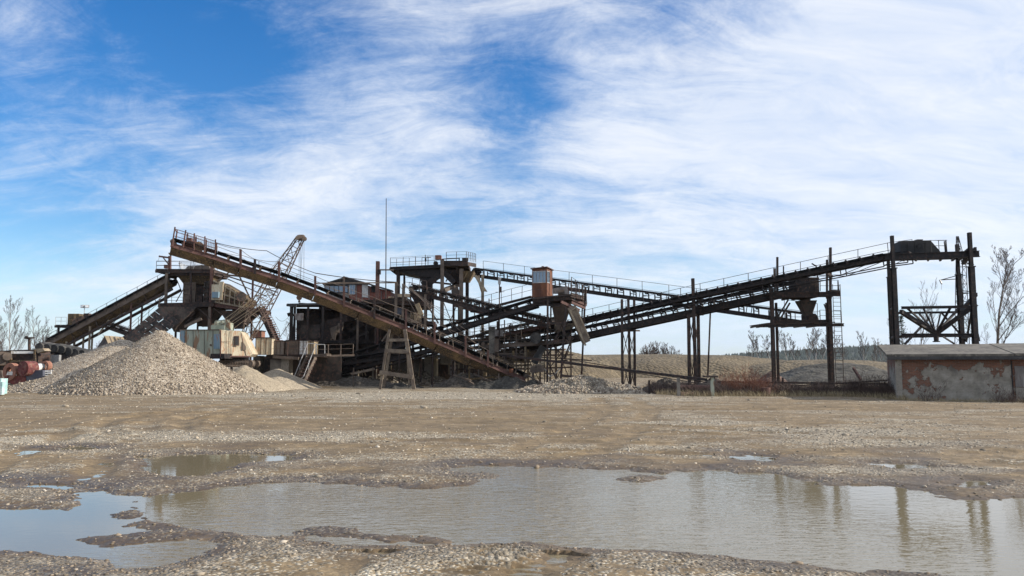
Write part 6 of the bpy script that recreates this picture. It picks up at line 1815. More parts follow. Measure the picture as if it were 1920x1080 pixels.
up_h = g_.math('MULTIPLY', g_.smooth(sepb.outputs[2], 1.2, 2.2), .15)
lf = g_.math('MULTIPLY', g_.smooth(sepb.outputs[0], 2.2, .6), .08)
mk = g_.smooth(g_.math('ADD', g_.math('ADD', nb, up_h), lf), .568, .583)
np_ = g_.noise(cmb.outputs[0], 2.2, 8, .65)
pl = g_.ramp(np_, [(.3, (.17, .15, .12)), (.5, (.27, .245, .205)), (.7, (.37, .34, .29))])
stn = g_.noise(cmb.outputs[0], .9, 5, .6)
pl = g_.mix(g_.math('MULTIPLY', g_.smooth(stn, .5, .68), .65), pl, (.10, .09, .08))
bcol = g_.mix(.5, br.outputs[0], g_.ramp(np_, [(.3, (.6, .6, .6)), (.7, (1.3, 1.3, 1.3))]), 'MULTIPLY')
g_.put(b.inputs['Base Color'], g_.mix(mk, pl, bcol)); b.inputs['Roughness'].default_value = .92
bpn = g_.n('ShaderNodeBump'); bpn.inputs['Strength'].default_value = .9; bpn.inputs['Distance'].default_value = .03
g_.put(bpn.inputs['Height'], g_.math('ADD', g_.math('MULTIPLY', mk, -1.0), g_.math('ADD', g_.math('MULTIPLY', br.outputs[1], -.25), g_.math('MULTIPLY', np_, .4))))
g_.put(b.inputs['Normal'], bpn.outputs[0]); M['plaster_brick'] = m
def wall_obj(name, pts, th, mat, parent, org, ang):
    """vertical wall built in its own frame so the brick courses stay level"""
    me = bpy.data.meshes.new(name)
    mbx = MB(); x0, x1, z0, z1 = pts
    n = 1
    mbx.add([(x0, 0, z0), (x1, 0, z0), (x1, 0, z1), (x0, 0, z1), (x0, th, z0), (x1, th, z0), (x1, th, z1), (x0, th, z1)], [(0, 1, 2, 3), (5, 4, 7, 6), (4, 0, 3, 7), (1, 5, 6, 2), (3, 2, 6, 7), (0, 4, 5, 1)])
    me.from_pydata(mbx.v, [], mbx.f); me.update(); me.materials.append(mat)
    o = bpy.data.objects.new(name, me); COL.objects.link(o); o.parent = parent; WL[o] = Vector(org)
    o.location = Vector(org) - WL[parent]; o.rotation_euler = (0, 0, ang)
    return o
ang_ = math.atan2(nx_.y, nx_.x)
wall_obj('wall', (0, 4.92, -.1, zt), .25, M['plaster_brick'], t, bp3(0, 0, 0), ang_)
wall_obj('wall', (0, LW - 4.95, -.1, zt), .25, M['plaster_brick'], t, bp3(4.95, .03, 0), ang_)
wall_obj('wall', (0, 5, -.1, zt), .25, M['plaster_brick'], t, bp3(0, 5.2, 0), ang_ - math.pi / 2)
wall_obj('wall', (0, LW, -.1, zt), .25, M['plaster_brick'], t, bp3(0, 5.2, 0), ang_)
MB().beam(bp3(.12, -.015, -.1), bp3(.12, -.015, zt), .28, .06, up=ny_).build('corner_pillar', M['concrete'], t)
MB().beam(bp3(4.935, -.01, -.1), bp3(4.935, -.01, zt - .2), .05, .06, up=ny_).build('wall_joint', M['rubber'], t)
MB().plate([bp3(5.05, -.0, .75), bp3(6.1, -.0, .75), bp3(6.1, -.0, 1.72), bp3(5.05, -.0, 1.72)], .05).build('hatch', M['grey_boards'], t)
MB().plate([bp3(5.05, -.005, .02), bp3(6.25, -.005, .02), bp3(6.25, -.005, .72), bp3(5.05, -.005, .72)], .05).build('hatch', M['concrete'], t)
MB().plate([bp3(6.3, -.005, .02), bp3(7.6, -.005, .02), bp3(7.6, -.005, .70), bp3(6.3, -.005, .70)], .05).build('hatch', M['concrete'], t)
# hollow-core slab roof, rising to the back
M['roof_slab'] = weathered('weathered_concrete_slab', (.075, .066, .054), (.155, .137, .113), .9, fine=5.0, c3=(.17, .15, .12))
for a0, a1, rise in ((-.42, 4.98, 0.0), (5.0, LW, .02)):
    mb = MB(); f = [bp3(a0, -.42, zt + .02 + rise), bp3(a1, -.42, zt + .02 + rise), bp3(a1, 5.5, zt + .62 + rise), bp3(a0, 5.5, zt + .62 + rise)]
    mb.prism(f, (0, 0, .11)); o = mb.build('roof_slab', M['roof_slab'], t)
mb = MB(); 
mb.beam(bp3(-.38, -.36, zt - .06), bp3(LW, -.36, zt - .06), .1, .16)
xk = -.3
while xk < LW:
    mb.tube(bp3(xk, -.44, zt - .07), bp3(xk, -.40, zt - .07), .06, 8); xk += .19
mb.prism([bp3(-.38, -.3, zt - .0), bp3(LW, -.3, zt - .0), bp3(LW, 5.2, zt + .52), bp3(-.38, 5.2, zt + .52)], (0, 0, .015))
mb.build('eave_edge', M['roofing'], t)

# ------------------------------------------------------------------ power pylon
t = thing('power_pylon', 'slim lattice power pylon seen through the discharge tower', 'pylon', X(1800, 95))
ax2 = [Vector((P(1804, 700, 95).x, 95, -.2)), P(1802, 500, 95), P(1795, 443, 95)]
lattice(t, 'mast', ax2, [.62, .40, .08], 1.0, M['steel_black'], 1.0, .045, .025)
mb = MB()
for u, v, uu_, vv_ in ((1797, 523, 1762, 525), (1797, 516, 1764, 525), (1802, 494, 1826, 496), (1802, 490, 1826, 496), (1803, 545, 1830, 548), (1803, 551, 1830, 548)):
    mb.beam(P(u, v, 95), P(uu_, vv_, 95), .09, .09)
mb.build('cross_arm', M['steel_black'], t)
mb = MB().tube(P(1762, 525, 95), P(1766, 533, 95), .09, 6).tube(P(1766, 533, 95), P(1765, 543, 95), .02, 4); mb.build('insulator', M['galv'], t)

# ------------------------------------------------------------------ pipes, fence posts, barrels in the weeds
def single(mb, name, mat, label, cat, group=None): return settag(mb.build(name, mat), label, cat, group)
single(MB().beam(P(925, 664, 62), P(1325, 712, 47), .12, .16), 'pipe', M['steel_dark'], 'long thick pipe sloping down right to the steel-capped concrete post', 'pipe')
single(MB().beam(P(1050, 671, 58), P(1325, 717, 47.5), .04, .05), 'thin_pipe', M['steel_dark'], 'thin pipe just below the long thick sloping pipe', 'pipe')
single(MB().beam(P(1060, 677, 58), P(1310, 719, 47.5), .035, .04), 'thin_pipe', M['steel_dark'], 'lowest thin pipe of the three sloping to the capped post', 'pipe')
single(MB().beam(P(1345, 716, 47.5), P(1680, 720, 44.6), .09, .11), 'pipe', M['steel_dark'], 'level pipe on the right of the capped post running to the brick shed', 'pipe')
single(MB().beam(P(1480, 724, 45.5), P(1680, 712, 44.2), .05, .06), 'thin_pipe', M['steel_dark'], 'thin pipe rising gently right just before the brick shed', 'pipe')
single(MB().tube(P(1270, 726, 46), P(1335, 727, 46), .14, 10), 'pipe', M['rust_red'], 'short fat rusty pipe lying behind the two concrete posts', 'pipe')
t = thing('capped_post', 'concrete post with a dark steel cap plate at the yard edge', 'post', X(1335, 44))
tp = P(1335, 708, 43); MB().box((tp.x, 43, tp.z / 2), (.17, .2, tp.z)).build('shaft', M['pale_green'], t)
MB().box((tp.x - .08, 43, tp.z + .06), (.72, .35, .10), .1).beam((tp.x - .15, 43, tp.z - .1), (tp.x + .15, 43, tp.z), .1, .1).build('cap', M['steel_dark'], t)
tp = P(1272, 708, 44.5); single(MB().box((tp.x, 44.5, tp.z / 2 - .05), (.16, .16, tp.z + .1)), 'concrete_post', M['concrete_dark'], 'plain leaning concrete post left of the steel-capped one', 'post')
tp = P(1217, 713, 47); single(MB().box((tp.x, 47, tp.z / 2 - .05), (.10, .10, tp.z + .1)), 'steel_stake', M['steel_dark'], 'short dark stake beside the brushy earth pile', 'stake')
tp = P(1467.5, 708, 46); single(MB().box((tp.x, 46, tp.z / 2 - .05), (.09, .09, tp.z + .1)), 'steel_stake', M['steel_dark'], 'thin dark stake in the weeds left of the hopper tower', 'stake')
single(MB().tube(P(1276, 742, 44.7), P(1301, 741, 44.9), .20, 14).tube(P(1275, 742, 44.68), P(1276, 742, 44.7), .15, 14), 'oil_drum', M['rust_red'], 'rusty drum lying on its side beside the plain concrete post', 'drum')
tp = P(1436, 736, 44); single(MB().tube((tp.x, 44, 0), (tp.x, 44, .52), .25, 16).tube((tp.x, 44, .52), (tp.x, 44, .535), .26, 16), 'oil_drum', M['rust_red'], 'rusty drum standing upright in the weeds by the reddish shrubs', 'drum')
single(MB().beam(P(1600, 690, 56), P(1614, 712, 55), .12, .18), 'steel_bar', M['rust_red'], 'rusty bar leaning on the dark gravel pile right of the ladder', 'bar')
single(MB().beam(P(1052, 704, 54), P(1112, 711, 52), .14, .16).beam(P(1086, 703, 52.8), P(1086, 712, 52.8), .12, .12, up=(0, 1, 0)), 'rail_beam', M['steel_dark'], 'dark beam lying on the pale rubble below the cabin tower', 'beam')
single(MB().beam(P(1116, 717, 51.2), P(1160, 723, 50.4), .12, .05), 'plank', M['rust_bright'], 'orange rusty strip lying on the right end of the pale rubble', 'plank')

# ------------------------------------------------------------------ far hills
M['forest'] = weathered('dark_spruce_forest', (.012, .022, .014), (.028, .042, .026), .02, fine=.2, bump=0)
M['field'] = weathered('dull_field', (.10, .085, .05), (.16, .13, .08), .02, fine=.1, bump=0)
def ridge(name, us, vs_, Y, depth, mat, step=14, rough_=2.0, seed=1):
    xs = np.arange(P(us[0], 700, Y).x, P(us[-1], 700, Y).x, step)
    uxs = 960 + xs / Y * F * (1 / 1.0)
    # column u for given x at distance Y (photo is level here)
    ctrlx = [P(u, 700, Y).x for u in us]; ctrlz = [P(u, v, Y).z for u, v in zip(us, vs_)]
    zc = np.interp(xs, ctrlx, ctrlz)
    nd = 14; V = []; 
    for j in range(nd + 1):
        f = j / nd; hf = math.sin(min(f * 1.15, 1) * math.pi / 2)
        for x, z in zip(xs, zc):
            V.append((x, Y - depth + depth * f * 2, max(z * (math.sin(f * math.pi)) , 0) - 1))
    n = len(xs); Fc = [(j * n + i, j * n + i + 1, (j + 1) * n + i + 1, (j + 1) * n + i) for j in range(nd) for i in range(n - 1)]
    me_ = np_mesh(name, np.array(V), np.array(Fc), mat, True)
    o = link_mesh(name, me_); o['kind'] = 'structure'
    return xs, zc
HX, HZ = ridge('hills', (900, 1290, 1370, 1450, 1520, 1590, 1650, 1750, 1900, 2300), (683, 677, 668, 663, 659, 654, 651, 655, 650, 640), 1800.0, 350, M['forest'])
ridge('hills', (-900, -200, 0, 60, 130, 200, 330), (640, 650, 655, 656, 660, 672, 682), 420.0, 90, M['field'], step=6)
# spruce wood on the hill: too many trees to count
rg = np.random.default_rng(12)
V = []; Fc = []; cnt = 0
NT = 9000
fx = rg.uniform(HX[0], HX[-1], NT); ff = rg.random(NT) ** .8 * .5
fy = 1800 - 350 + 700 * ff; fz = np.interp(fx, HX, HZ) * np.sin(ff * math.pi) - 1
fh = rg.uniform(9, 17, NT); fr = fh * rg.uniform(.22, .34, NT)
ang5 = np.arange(5) * 2 * math.pi / 5
base = np.stack([fx[:, None] + fr[:, None] * np.cos(ang5), fy[:, None] + fr[:, None] * np.sin(ang5), np.repeat(fz[:, None] - 2.0, 5, 1)], 2)
apex = np.stack([fx, fy, fz + fh * .55], 1)[:, None, :]
V = np.concatenate([base, apex], 1).reshape(-1, 3)
tri = np.array([(k, (k + 1) % 5, 5) for k in range(5)])
Fc = (tri[None] + (np.arange(NT) * 6)[:, None, None]).reshape(-1, 3)
o = link_mesh('distant_forest', np_mesh('distant_forest', V, Fc, M['forest']))
settag(o, 'dark blue-green spruce forest covering the far hill at right', 'forest', kind='stuff')

# ------------------------------------------------------------------ trees, bare in early spring
M['bark'] = weathered('grey_brown_bark', (.10, .08, .065), (.17, .135, .11), 3.0, bump=0)
M['birch_bark'] = weathered('pale_birch_bark', (.38, .35, .32), (.55, .52, .48), 3.0, c3=(.12, .10, .09), bump=0)
M['twig'] = weathered('brown_twigs', (.065, .045, .038), (.10, .072, .06), 3.0, bump=0)
M['red_twig'] = weathered('red_brown_twigs', (.16, .06, .035), (.24, .10, .055), 3.0, bump=0)
M['dry_grass'] = weathered('dry_grass_blades', (.24, .19, .11), (.36, .29, .17), 3.0, bump=0)
M['bramble'] = weathered('dark_bramble', (.055, .038, .032), (.11, .07, .055), 3.0, bump=0)


def branch_tree(name, label, h, seed, bark, twig, lean=0.0, spread=.5, levels=4, nb=7, thick=None, group=None, twr=.010, first=.25, upw=.35, loc=(0, 0, 0), multi=1):
    rr = random.Random(seed)
    root = thing(name, label, 'tree', (0, 0, 0), group)
    tr = MB(); cr = MB(); thick = thick or h * .016
    def grow(p, d, L, r, lev):
        n = 5 if lev == 0 else 3
        pts = [p]; dd = Vector(d)
        for k in range(n):
            dd = (dd + Vector((rr.gauss(0, .10), rr.gauss(0, .10), rr.gauss(0, .05) + (.06 if lev else 0)))).normalized()
            pts.append(pts[-1] + dd * (L / n))
        tgt = tr if lev <= 0 else cr
        for k in range(n):
            ra = r * (1 - .8 * k / n) ; rb_ = r * (1 - .8 * (k + 1) / n)
            tgt.tube(pts[k], pts[k + 1], max(ra, twr), 6 if lev == 0 else 3, max(rb_, twr * .8), cap=False)
        if lev >= levels: return
        m_ = nb if lev else int(nb * 2.1)
        for j in range(m_):
            f = (first if lev == 0 else .2) + (1 - (first if lev == 0 else .2)) * (j + rr.random()) / m_
            i = min(int(f * n), n - 1); q = pts[i].lerp(pts[i + 1], f * n - i)
            ax = (pts[i + 1] - pts[i]).normalized()
            az = rr.random() * 2 * math.pi
            o1 = ax.cross(Vector((math.cos(az), math.sin(az), .3))).normalized()
            nd_ = (ax * (1 - spread) + o1 * spread + Vector((0, 0, upw))).normalized()
            ln = L * (.50 if lev == 0 else .48) * (1.15 - .75 * f) * rr.uniform(.75, 1.2)
            grow(q, nd_, ln, r * .42 * (1.1 - .6 * f), lev + 1)
    for k in range(multi):
        off = Vector((rr.uniform(-.3, .3), rr.uniform(-.3, .3), 0)) * (multi - 1) * .6
        grow(off, Vector((lean + rr.gauss(0, .12) * (multi > 1), rr.gauss(0, .05), 1)).normalized(), h * (1 if k == 0 else rr.uniform(.7, .95)), thick, 0)
    a = tr.build('trunk', bark, root); b_ = cr.build('crown', twig, root)
    root.location = loc; WL[root] = Vector(loc)
    return root


def put_tree(u, vtop, Y, **kw):
    h = P(u, vtop, Y).z
    return branch_tree(loc=X(u, Y), h=h * .98, **kw)


put_tree(1876, 486, 56, name='bare_tree', label='tall bare forked tree standing behind the right end of the brick shed', seed=11, bark=M['bark'], twig=M['twig'], spread=.46, levels=4, nb=7, thick=.12, twr=.006, first=.12, upw=.25)
put_tree(1712, 550, 62, name='bare_tree', label='thin bare tree seen through the discharge tower', seed=12, bark=M['bark'], twig=M['twig'], spread=.4, levels=3, nb=6, thick=.06, twr=.007)
put_tree(1672, 600, 70, name='bare_tree', label='faint bare tree just left of the discharge tower', seed=13, bark=M['bark'], twig=M['twig'], spread=.4, levels=3, nb=6, thick=.06, twr=.007)
src = put_tree(1425, 628, 150, name='birch_tree', label='bare birch standing left of the hopper tower behind the gravel bank', seed=14, bark=M['birch_bark'], twig=M['twig'], spread=.42, levels=4, nb=6, thick=.09, twr=.010, group='bare birches behind the gravel bank')
s2 = put_tree(1446, 632, 152, name='birch_tree', label='bare birch just right of the hopper tower left posts', seed=15, bark=M['birch_bark'], twig=M['twig'], spread=.5, levels=4, nb=6, thick=.09, twr=.010, group='bare birches behind the gravel bank')
LB = ['bare birch between the hopper tower posts, leftmost of that row', 'second bare birch from the left between the hopper tower posts', 'bare birch in the middle between the hopper tower posts',
      'bare birch just left of the ladder', 'bare birch directly behind the ladder', 'bare birch just right of the ladder', 'lone bare birch halfway between ladder and discharge tower', 'small bare birch left of the brick shed roof',
      'bare birch farthest left of the hopper tower row', 'bare birch close left of the hopper tower ladder, wide crown', 'bare birch near the shed roof edge behind the gravel bank']
for k, (u, vt, Y) in enumerate(((1478, 626, 150), (1494, 630, 146), (1516, 624, 155), (1540, 626, 148), (1566, 632, 158), (1584, 634, 150), (1618, 630, 140), (1640, 650, 150), (1410, 636, 160), (1530, 622, 160), (1656, 640, 155))):
    s_ = (src, s2)[k % 2]; hs = P(u, vt, Y).z / P(1425 if k % 2 == 0 else 1446, 628 if k % 2 == 0 else 632, 150).z
    copy_tree(s_, X(u, Y), k * 1.3, hs, LB[k])
g1 = put_tree(1232, 644, 160, name='bushy_tree', label='round bare bushy tree in the middle of the clump above the left gravel bank', seed=17, bark=M['bark'], twig=M['twig'], spread=.6, levels=3, nb=7, thick=.09, twr=.014, first=.08, upw=.5, multi=4, group='bare bushy trees above the left gravel bank')
for u, vt, Y, lb in ((1212, 650, 162, 'leftmost low bare bushy tree of the clump above the left gravel bank'), (1247, 646, 165, 'bare bushy tree right of the middle of the clump'), (1262, 652, 160, 'rightmost bare bushy tree of the clump above the left gravel bank'), (1222, 645, 168, 'bare bushy tree second from the left of the clump')):
    copy_tree(g1, X(u, Y), u * .7, P(u, vt, Y).z / P(1232, 644, 160).z, lb)
b1 = put_tree(22, 568, 80, name='birch_tree', label='tall bare white-trunked birch at the far left edge', seed=19, bark=M['birch_bark'], twig=M['twig'], spread=.42, levels=4, nb=6, thick=.08, twr=.006, first=.15, upw=.4)
b2 = put_tree(66, 592, 84, name='bushy_tree', label='bare bushy tree right of the far-left birch', seed=20, bark=M['bark'], twig=M['twig'], spread=.55, levels=4, nb=6, thick=.08, twr=.006, first=.1, upw=.45, multi=2)
copy_tree(b2, X(-14, 82), 1.0, 1.05, 'bare bushy tree cut by the left edge of the photo')
copy_tree(b2, X(8, 90), 2.0, .8, 'bare bushy tree behind the far-left birch')
copy_tree(b2, X(100, 100), 3.0, .75, 'small bare tree between the vent pipe and the small drive platform')
copy_tree(b2, X(178, 105), 4.0, .72, 'bare tree seen below the dark inclined conveyor')
copy_tree(b2, X(532, 100), 5.0, .95, 'bare tree seen between the crane boom and the screening shed')
copy_tree(b2, X(280, 110), 5.6, 1.1, 'bare tree seen faintly left of the screening tower')

# spruce by the tower
t = thing('young_spruce', 'young dark green spruce at the left foot of the discharge tower', 'tree', X(1697, 55))
h = P(1694, 592, 55).z; bx = X(1694, 55)
MB().tube(bx, bx + Vector((0, 0, h)), .06, 6, .01).build('trunk', M['bark'], t)
rr = random.Random(3); mb = MB()
for k in range(420):
    f = rr.random() ** .8; z = h * (.15 + .85 * f); L = (1 - f) * 1.3 + .12; az = rr.random() * 6.283
    d = Vector((math.cos(az), math.sin(az), -.05 + .3 * f)); p = bx + Vector((0, 0, z)); q = p + d * L * rr.uniform(.6, 1)
    for j in range(5):
        c = p.lerp(q, (j + 1) / 5); s_ = .10
        v1 = Vector((rr.uniform(-1, 1), rr.uniform(-1, 1), rr.uniform(-.4, .4))) * s_; v2 = Vector((rr.uniform(-1, 1), rr.uniform(-1, 1), rr.uniform(-.6, .2))) * s_
        mb.add([c, c + v1, c + v2], [(0, 1, 2)])
M['needle'] = weathered('spruce_needles', (.03, .055, .03), (.06, .09, .045), 4, bump=0)
mb.build('crown', M['needle'], t)

# ------------------------------------------------------------------ shrubs and dry grass along the yard edge
def shrub(name, label, u, Y, w, h, n, mat, seed, group=None, lean=.35, r=.007, curl=.25, cat='shrub'):
    rr = random.Random(seed); c = X(u, Y); mb = MB()
    for k in range(n):
        a = rr.random() * 6.283; q = math.sqrt(rr.random())
        p = c + Vector((math.cos(a) * q * w, math.sin(a) * q * min(w, .8), -.03))
        d = Vector((math.cos(a) * q * lean + rr.gauss(0, curl * .5), math.sin(a) * q * lean + rr.gauss(0, curl * .5), 1)).normalized()
        L = h * rr.uniform(.45, 1.05) * (1 - .35 * q); st = p
        for j in range(3):
            e = st + d * (L / 3); mb.tube(st, e, r * (1 - j * .25), 3, r * (1 - (j + 1) * .25), cap=False)
            for m_ in range(2):
                dd = (d + Vector((rr.gauss(0, .6), rr.gauss(0, .6), rr.uniform(-.1, .5)))).normalized()
                mb.tube(e, e + dd * L * .22, r * .6, 3, r * .35, cap=False)
            st = e; d = (d + Vector((rr.gauss(0, curl), rr.gauss(0, curl), rr.gauss(0, curl * .4)))).normalized()
    o = mb.build(name, mat, loc=c); settag(o, label, cat, group); return o


shrub('red_shrub', 'tall red-orange leafless shrub right of the steel-capped post', 1393, 45.5, 1.0, 1.75, 420, M['red_twig'], 1, lean=.45, r=.009)
shrub('red_shrub', 'lower reddish shrub right beside the tallest red shrub', 1420, 45.0, .9, 1.1, 260, M['red_twig'], 2, lean=.4)
shrub('red_shrub', 'reddish shrub directly behind the upright rusty drum', 1448, 46.5, .9, 1.0, 240, M['bramble'], 3, lean=.4)
shrub('dark_shrub', 'dark tangled shrub on the brushy earth pile left of the concrete posts', 1252, 49.0, 1.3, 1.0, 380, M['bramble'], 4, curl=.5)
shrub('dark_shrub', 'dark tangled shrub between the two concrete posts', 1308, 46.0, 1.0, .85, 260, M['bramble'], 5, curl=.5)
shrub('dark_shrub', 'dark tangled shrub just right of the capped post', 1358, 45.0, .8, .9, 220, M['bramble'], 6, curl=.5)
shrub('dark_shrub', 'dark tangled shrub at the left post of the hopper tower', 1482, 46, 1.0, .9, 260, M['bramble'], 7, curl=.5)
shrub('dark_shrub', 'dark tangled shrub between hopper tower and its ladder', 1532, 45.5, 1.2, .9, 300, M['bramble'], 8, curl=.5)
shrub('dark_shrub', 'tall dark shrub right of the ladder', 1590, 45, 1.1, 1.25, 320, M['bramble'], 9, curl=.45)
shrub('dark_shrub', 'tall reddish shrub just left of the brick shed', 1622, 44, 1.0, 1.5, 320, M['bramble'], 10, curl=.4)
shrub('dark_shrub', 'shrub touching the left corner of the brick shed', 1655, 42, .7, 1.3, 240, M['bramble'], 11, curl=.4)
shrub('dark_shrub', 'thin dark shrub growing against the shed wall below the loose plaster', 1742, 38.0, .35, 1.4, 34, M['bramble'], 12, curl=.3)
shrub('dark_shrub', 'thin dark shrub against the shed wall joint', 1880, 36.8, .45, 1.0, 60, M['bramble'], 13, curl=.4)
shrub('dark_shrub', 'small dark shrub at the foot of the shed below the pale hatch', 1905, 36.5, .5, .7, 80, M['bramble'], 14, curl=.4)
shrub('dark_shrub', 'weeds at the foot of the concrete pier beside the sandy piles', 520, 60.5, 1.0, .6, 150, M['dry_grass'], 15, curl=.4)

# strip of dry grass and low brambles (uncountable)
rg = np.random.default_rng(77)
def strip(name, label, mat, n, ufun, yfun, hfun, wid, cat='dry grass', lean=.5):
    u = ufun(n); Y = yfun(u, n); x = (u - 960) / F * Y * 1.0
    # pixel column to x at ground level
    x = (u - 960) / F * (Y * math.cos(TILT) - EYE * math.sin(TILT))
    h = hfun(u, n); a = rg.random(n) * 6.283
    dx = rg.normal(0, lean, n) * h; dy_ = rg.normal(0, lean, n) * h
    w = wid * (0.6 + rg.random(n))
    zg = 0.0
    b0 = np.stack([x - np.cos(a) * w, Y - np.sin(a) * w, np.full(n, zg)], 1); b1 = np.stack([x + np.cos(a) * w, Y + np.sin(a) * w, np.full(n, zg)], 1)
    mid0 = np.stack([x + dx * .35 - np.cos(a) * w * .7, Y + dy_ * .35 - np.sin(a) * w * .7, h * .6], 1); mid1 = np.stack([x + dx * .35 + np.cos(a) * w * .7, Y + dy_ * .35 + np.sin(a) * w * .7, h * .6], 1)
    tp_ = np.stack([x + dx, Y + dy_, h], 1)
    V = np.stack([b0, b1, mid1, mid0, tp_], 1).reshape(-1, 3)
    tri = np.array([(0, 1, 2), (0, 2, 3), (3, 2, 4)])
    Fc = (tri[None] + (np.arange(n) * 5)[:, None, None]).reshape(-1, 3)
    o = link_mesh(name, np_mesh(name, V, Fc, mat)); settag(o, label, cat, kind='stuff'); return o


def edgeY(u): return np.interp(u, [1180, 1250, 1335, 1430, 1600, 1700, 1950], [46.5, 45.2, 42.8, 43.2, 42.5, 38.6, 36.0])
strip('dry_grass', 'pale dry grass along the edge of the yard below the shrubs', M['dry_grass'], 16000, lambda n: rg.uniform(1230, 1700, n),
      lambda u, n: edgeY(u) + rg.random(n) ** 1.3 * 5.0, lambda u, n: .10 + .38 * rg.random(n) ** 2, .010, lean=.45)
strip('dry_grass', 'dry grass tufts along the foot of the brick shed', M['dry_grass'], 3500, lambda n: rg.uniform(1675, 1990, n),
      lambda u, n: edgeY(u) - .1 + rg.random(n) * .8, lambda u, n: .05 + .22 * rg.random(n) ** 2, .009, lean=.5)
strip('bramble_thicket', 'dark red-brown bramble thicket along the right yard edge', M['bramble'], 26000, lambda n: rg.uniform(1225, 1690, n) ,
      lambda u, n: edgeY(u) + .8 + rg.random(n) * 5.5, lambda u, n: (.30 + .65 * rg.random(n)) * (.6 + .5 * np.sin(u * .05) ** 2), .008, 'brambles', lean=.55)
strip('far_scrub', 'distant bare scrub below the trees at far left', M['twig'], 16000, lambda n: rg.uniform(-300, 140, n),
      lambda u, n: 95 + rg.random(n) * 60, lambda u, n: 1.0 + 2.2 * rg.random(n) ** 2, .03, 'scrub', lean=.3)
strip('far_scrub', 'distant bare scrub below the birches behind the gravel banks', M['twig'], 12000, lambda n: rg.uniform(1400, 1760, n),
      lambda u, n: 132 + rg.random(n) * 50, lambda u, n: 1.0 + 2.0 * rg.random(n) ** 2, .03, 'scrub', lean=.3)
# ------------------------------------------------------------------ more plant between hut and cabin
t = thing('vibrating_screen', 'dark cluttered screening machine on its deck between the board hut and the middle conveyors', 'machine', X(750, 65))
Yv = 65.0
mb = MB(); deck(mb, 682, 566, 800, 570, Yv - 1, 4, .3); mb.build('deck', M['steel_dark'], t)
mb = MB(); deck(mb, 700, 604, 810, 606, Yv - .5, 4, .25); mb.build('deck', M['steel_dark'], t)
mb = MB().prism([P(705, 572, Yv), P(770, 568, Yv), P(798, 600, Yv), P(790, 612, Yv), P(716, 606, Yv)], (0, 2.5, 0)); mb.build('body', M['dark_inner'], t)
mb = MB(); r1 = ring(768, 812, 548, Yv + .5, 2.2); r2 = ring(786, 802, 580, Yv + 1, 1); mb.frustum(r1, r2)
for k in range(4): mb.beam(r1[k], r2[k], .08, .08)
mb.build('hopper', M['steel_dark'], t)
for u0, u1, v0, v1, mt in ((727, 737, 556, 559, 'tan_steel'), (744, 768, 551, 557, 'wood'), (776, 786, 586, 600, 'tan_steel'), (760, 772, 590, 604, 'rust_grey'), (742, 752, 577, 590, 'navy'), (712, 722, 577, 582, 'rust_ochre')):
    a, b = P(u0, v1, Yv - .6), P(u1, v0, Yv - .6); MB().box(((a.x + b.x) / 2, Yv - .4, (a.z + b.z) / 2), (b.x - a.x, .5, b.z - a.z), .2).build('fitting', M[mt], t)
mb = MB().tube(P(772, 592, Yv - .4), P(790, 598, Yv - .2), .3, 10).tube(P(770, 592, Yv - .4), P(772, 592, Yv - .4), .38, 12).box(P(781, 603, Yv - .4), (.8, .5, .2)); mb.build('vibrator_motor', M['tan_steel'], t)
mb = MB()
for a, b in (((700, 604), (720, 566)), ((735, 606), (752, 640)), ((790, 606), (760, 640)), ((800, 570), (822, 606)), ((770, 540), (800, 570)), ((810, 606), (835, 630)), ((716, 640), (740, 606)), ((780, 612), (800, 650)), ((760, 556), (735, 575))):
    mb.beam(P(a[0], a[1], Yv - .3), P(b[0], b[1], Yv - .1), .09, .12)
mb.build('brace', M['rust_grey'], t)
for u, vt in ((705, 575), (738, 575), (775, 575), (812, 560), (790, 580)):
    tp = P(u, vt, Yv + 1); MB().ibeam((tp.x, tp.y, -.1), tp, .16, .16, .02, up=(0, 1, 0)).build('column', M['steel_dark'], t)
mb = MB(); railing(mb, [P(760, 540, Yv - 1), P(800, 548, Yv - 1)], .9, .6); mb.build('railing', M['steel_dark'], t)
mb = MB(); railing(mb, [P(764, 605, Yv - 1), P(812, 606, Yv - 1)], 1.2, .7, postr=.03); mb.build('railing', M['rust_grey'], t)
# extra catwalks and stringers among the middle conveyors
t = thing('catwalk', 'narrow catwalk with thin rails crossing level behind the middle conveyors', 'catwalk', X(940, 67))
mb = MB().beam(P(842, 642, 67.5), P(1040, 622, 66.5), .6, .12); mb.build('walkway', M['rust_grey'], t)
mb = MB(); railing(mb, [P(842, 641, 67.3), P(1040, 621, 66.3)], 1.0, .9, rails=(1, .66, .33)); mb.build('railing', M['steel_dark'], t)
t = thing('catwalk', 'upper catwalk with rails rising right toward the operator cabin', 'catwalk', X(940, 64))
mb = MB().beam(P(885, 585, 65), P(998, 556, 62.5), .6, .1); mb.build('walkway', M['steel_dark'], t)
mb = MB(); railing(mb, [P(885, 584, 64.8), P(998, 555, 62.3)], 1.0, 1.0, rails=(1, .5)); mb.build('railing', M['steel_dark'], t)
t = thing('catwalk', 'catwalk with bent rails under the left end of the heavy right conveyor', 'catwalk', X(1000, 64))
mb = MB().beam(P(868, 662, 65), P(1060, 655, 62.5), .7, .12).beam(P(880, 676, 65), P(1010, 668, 62.5), .12, .2); mb.build('walkway', M['rust_grey'], t)
mb = MB(); railing(mb, [P(868, 661, 64.8), P(1000, 657, 63)], .9, .7, rails=(1, .5), jit=.09); mb.build('railing', M['rust_grey'], t)
o = MB(); 
for k in range(9):
    rr_ = random.Random(k + 50); u0 = 850 + k * 17 + rr_.uniform(-5, 5); o.beam(P(u0, 706 + rr_.uniform(-6, 6), 59.5), P(u0 + rr_.uniform(20, 40), 716 + rr_.uniform(-6, 6), 58), .12, .08)
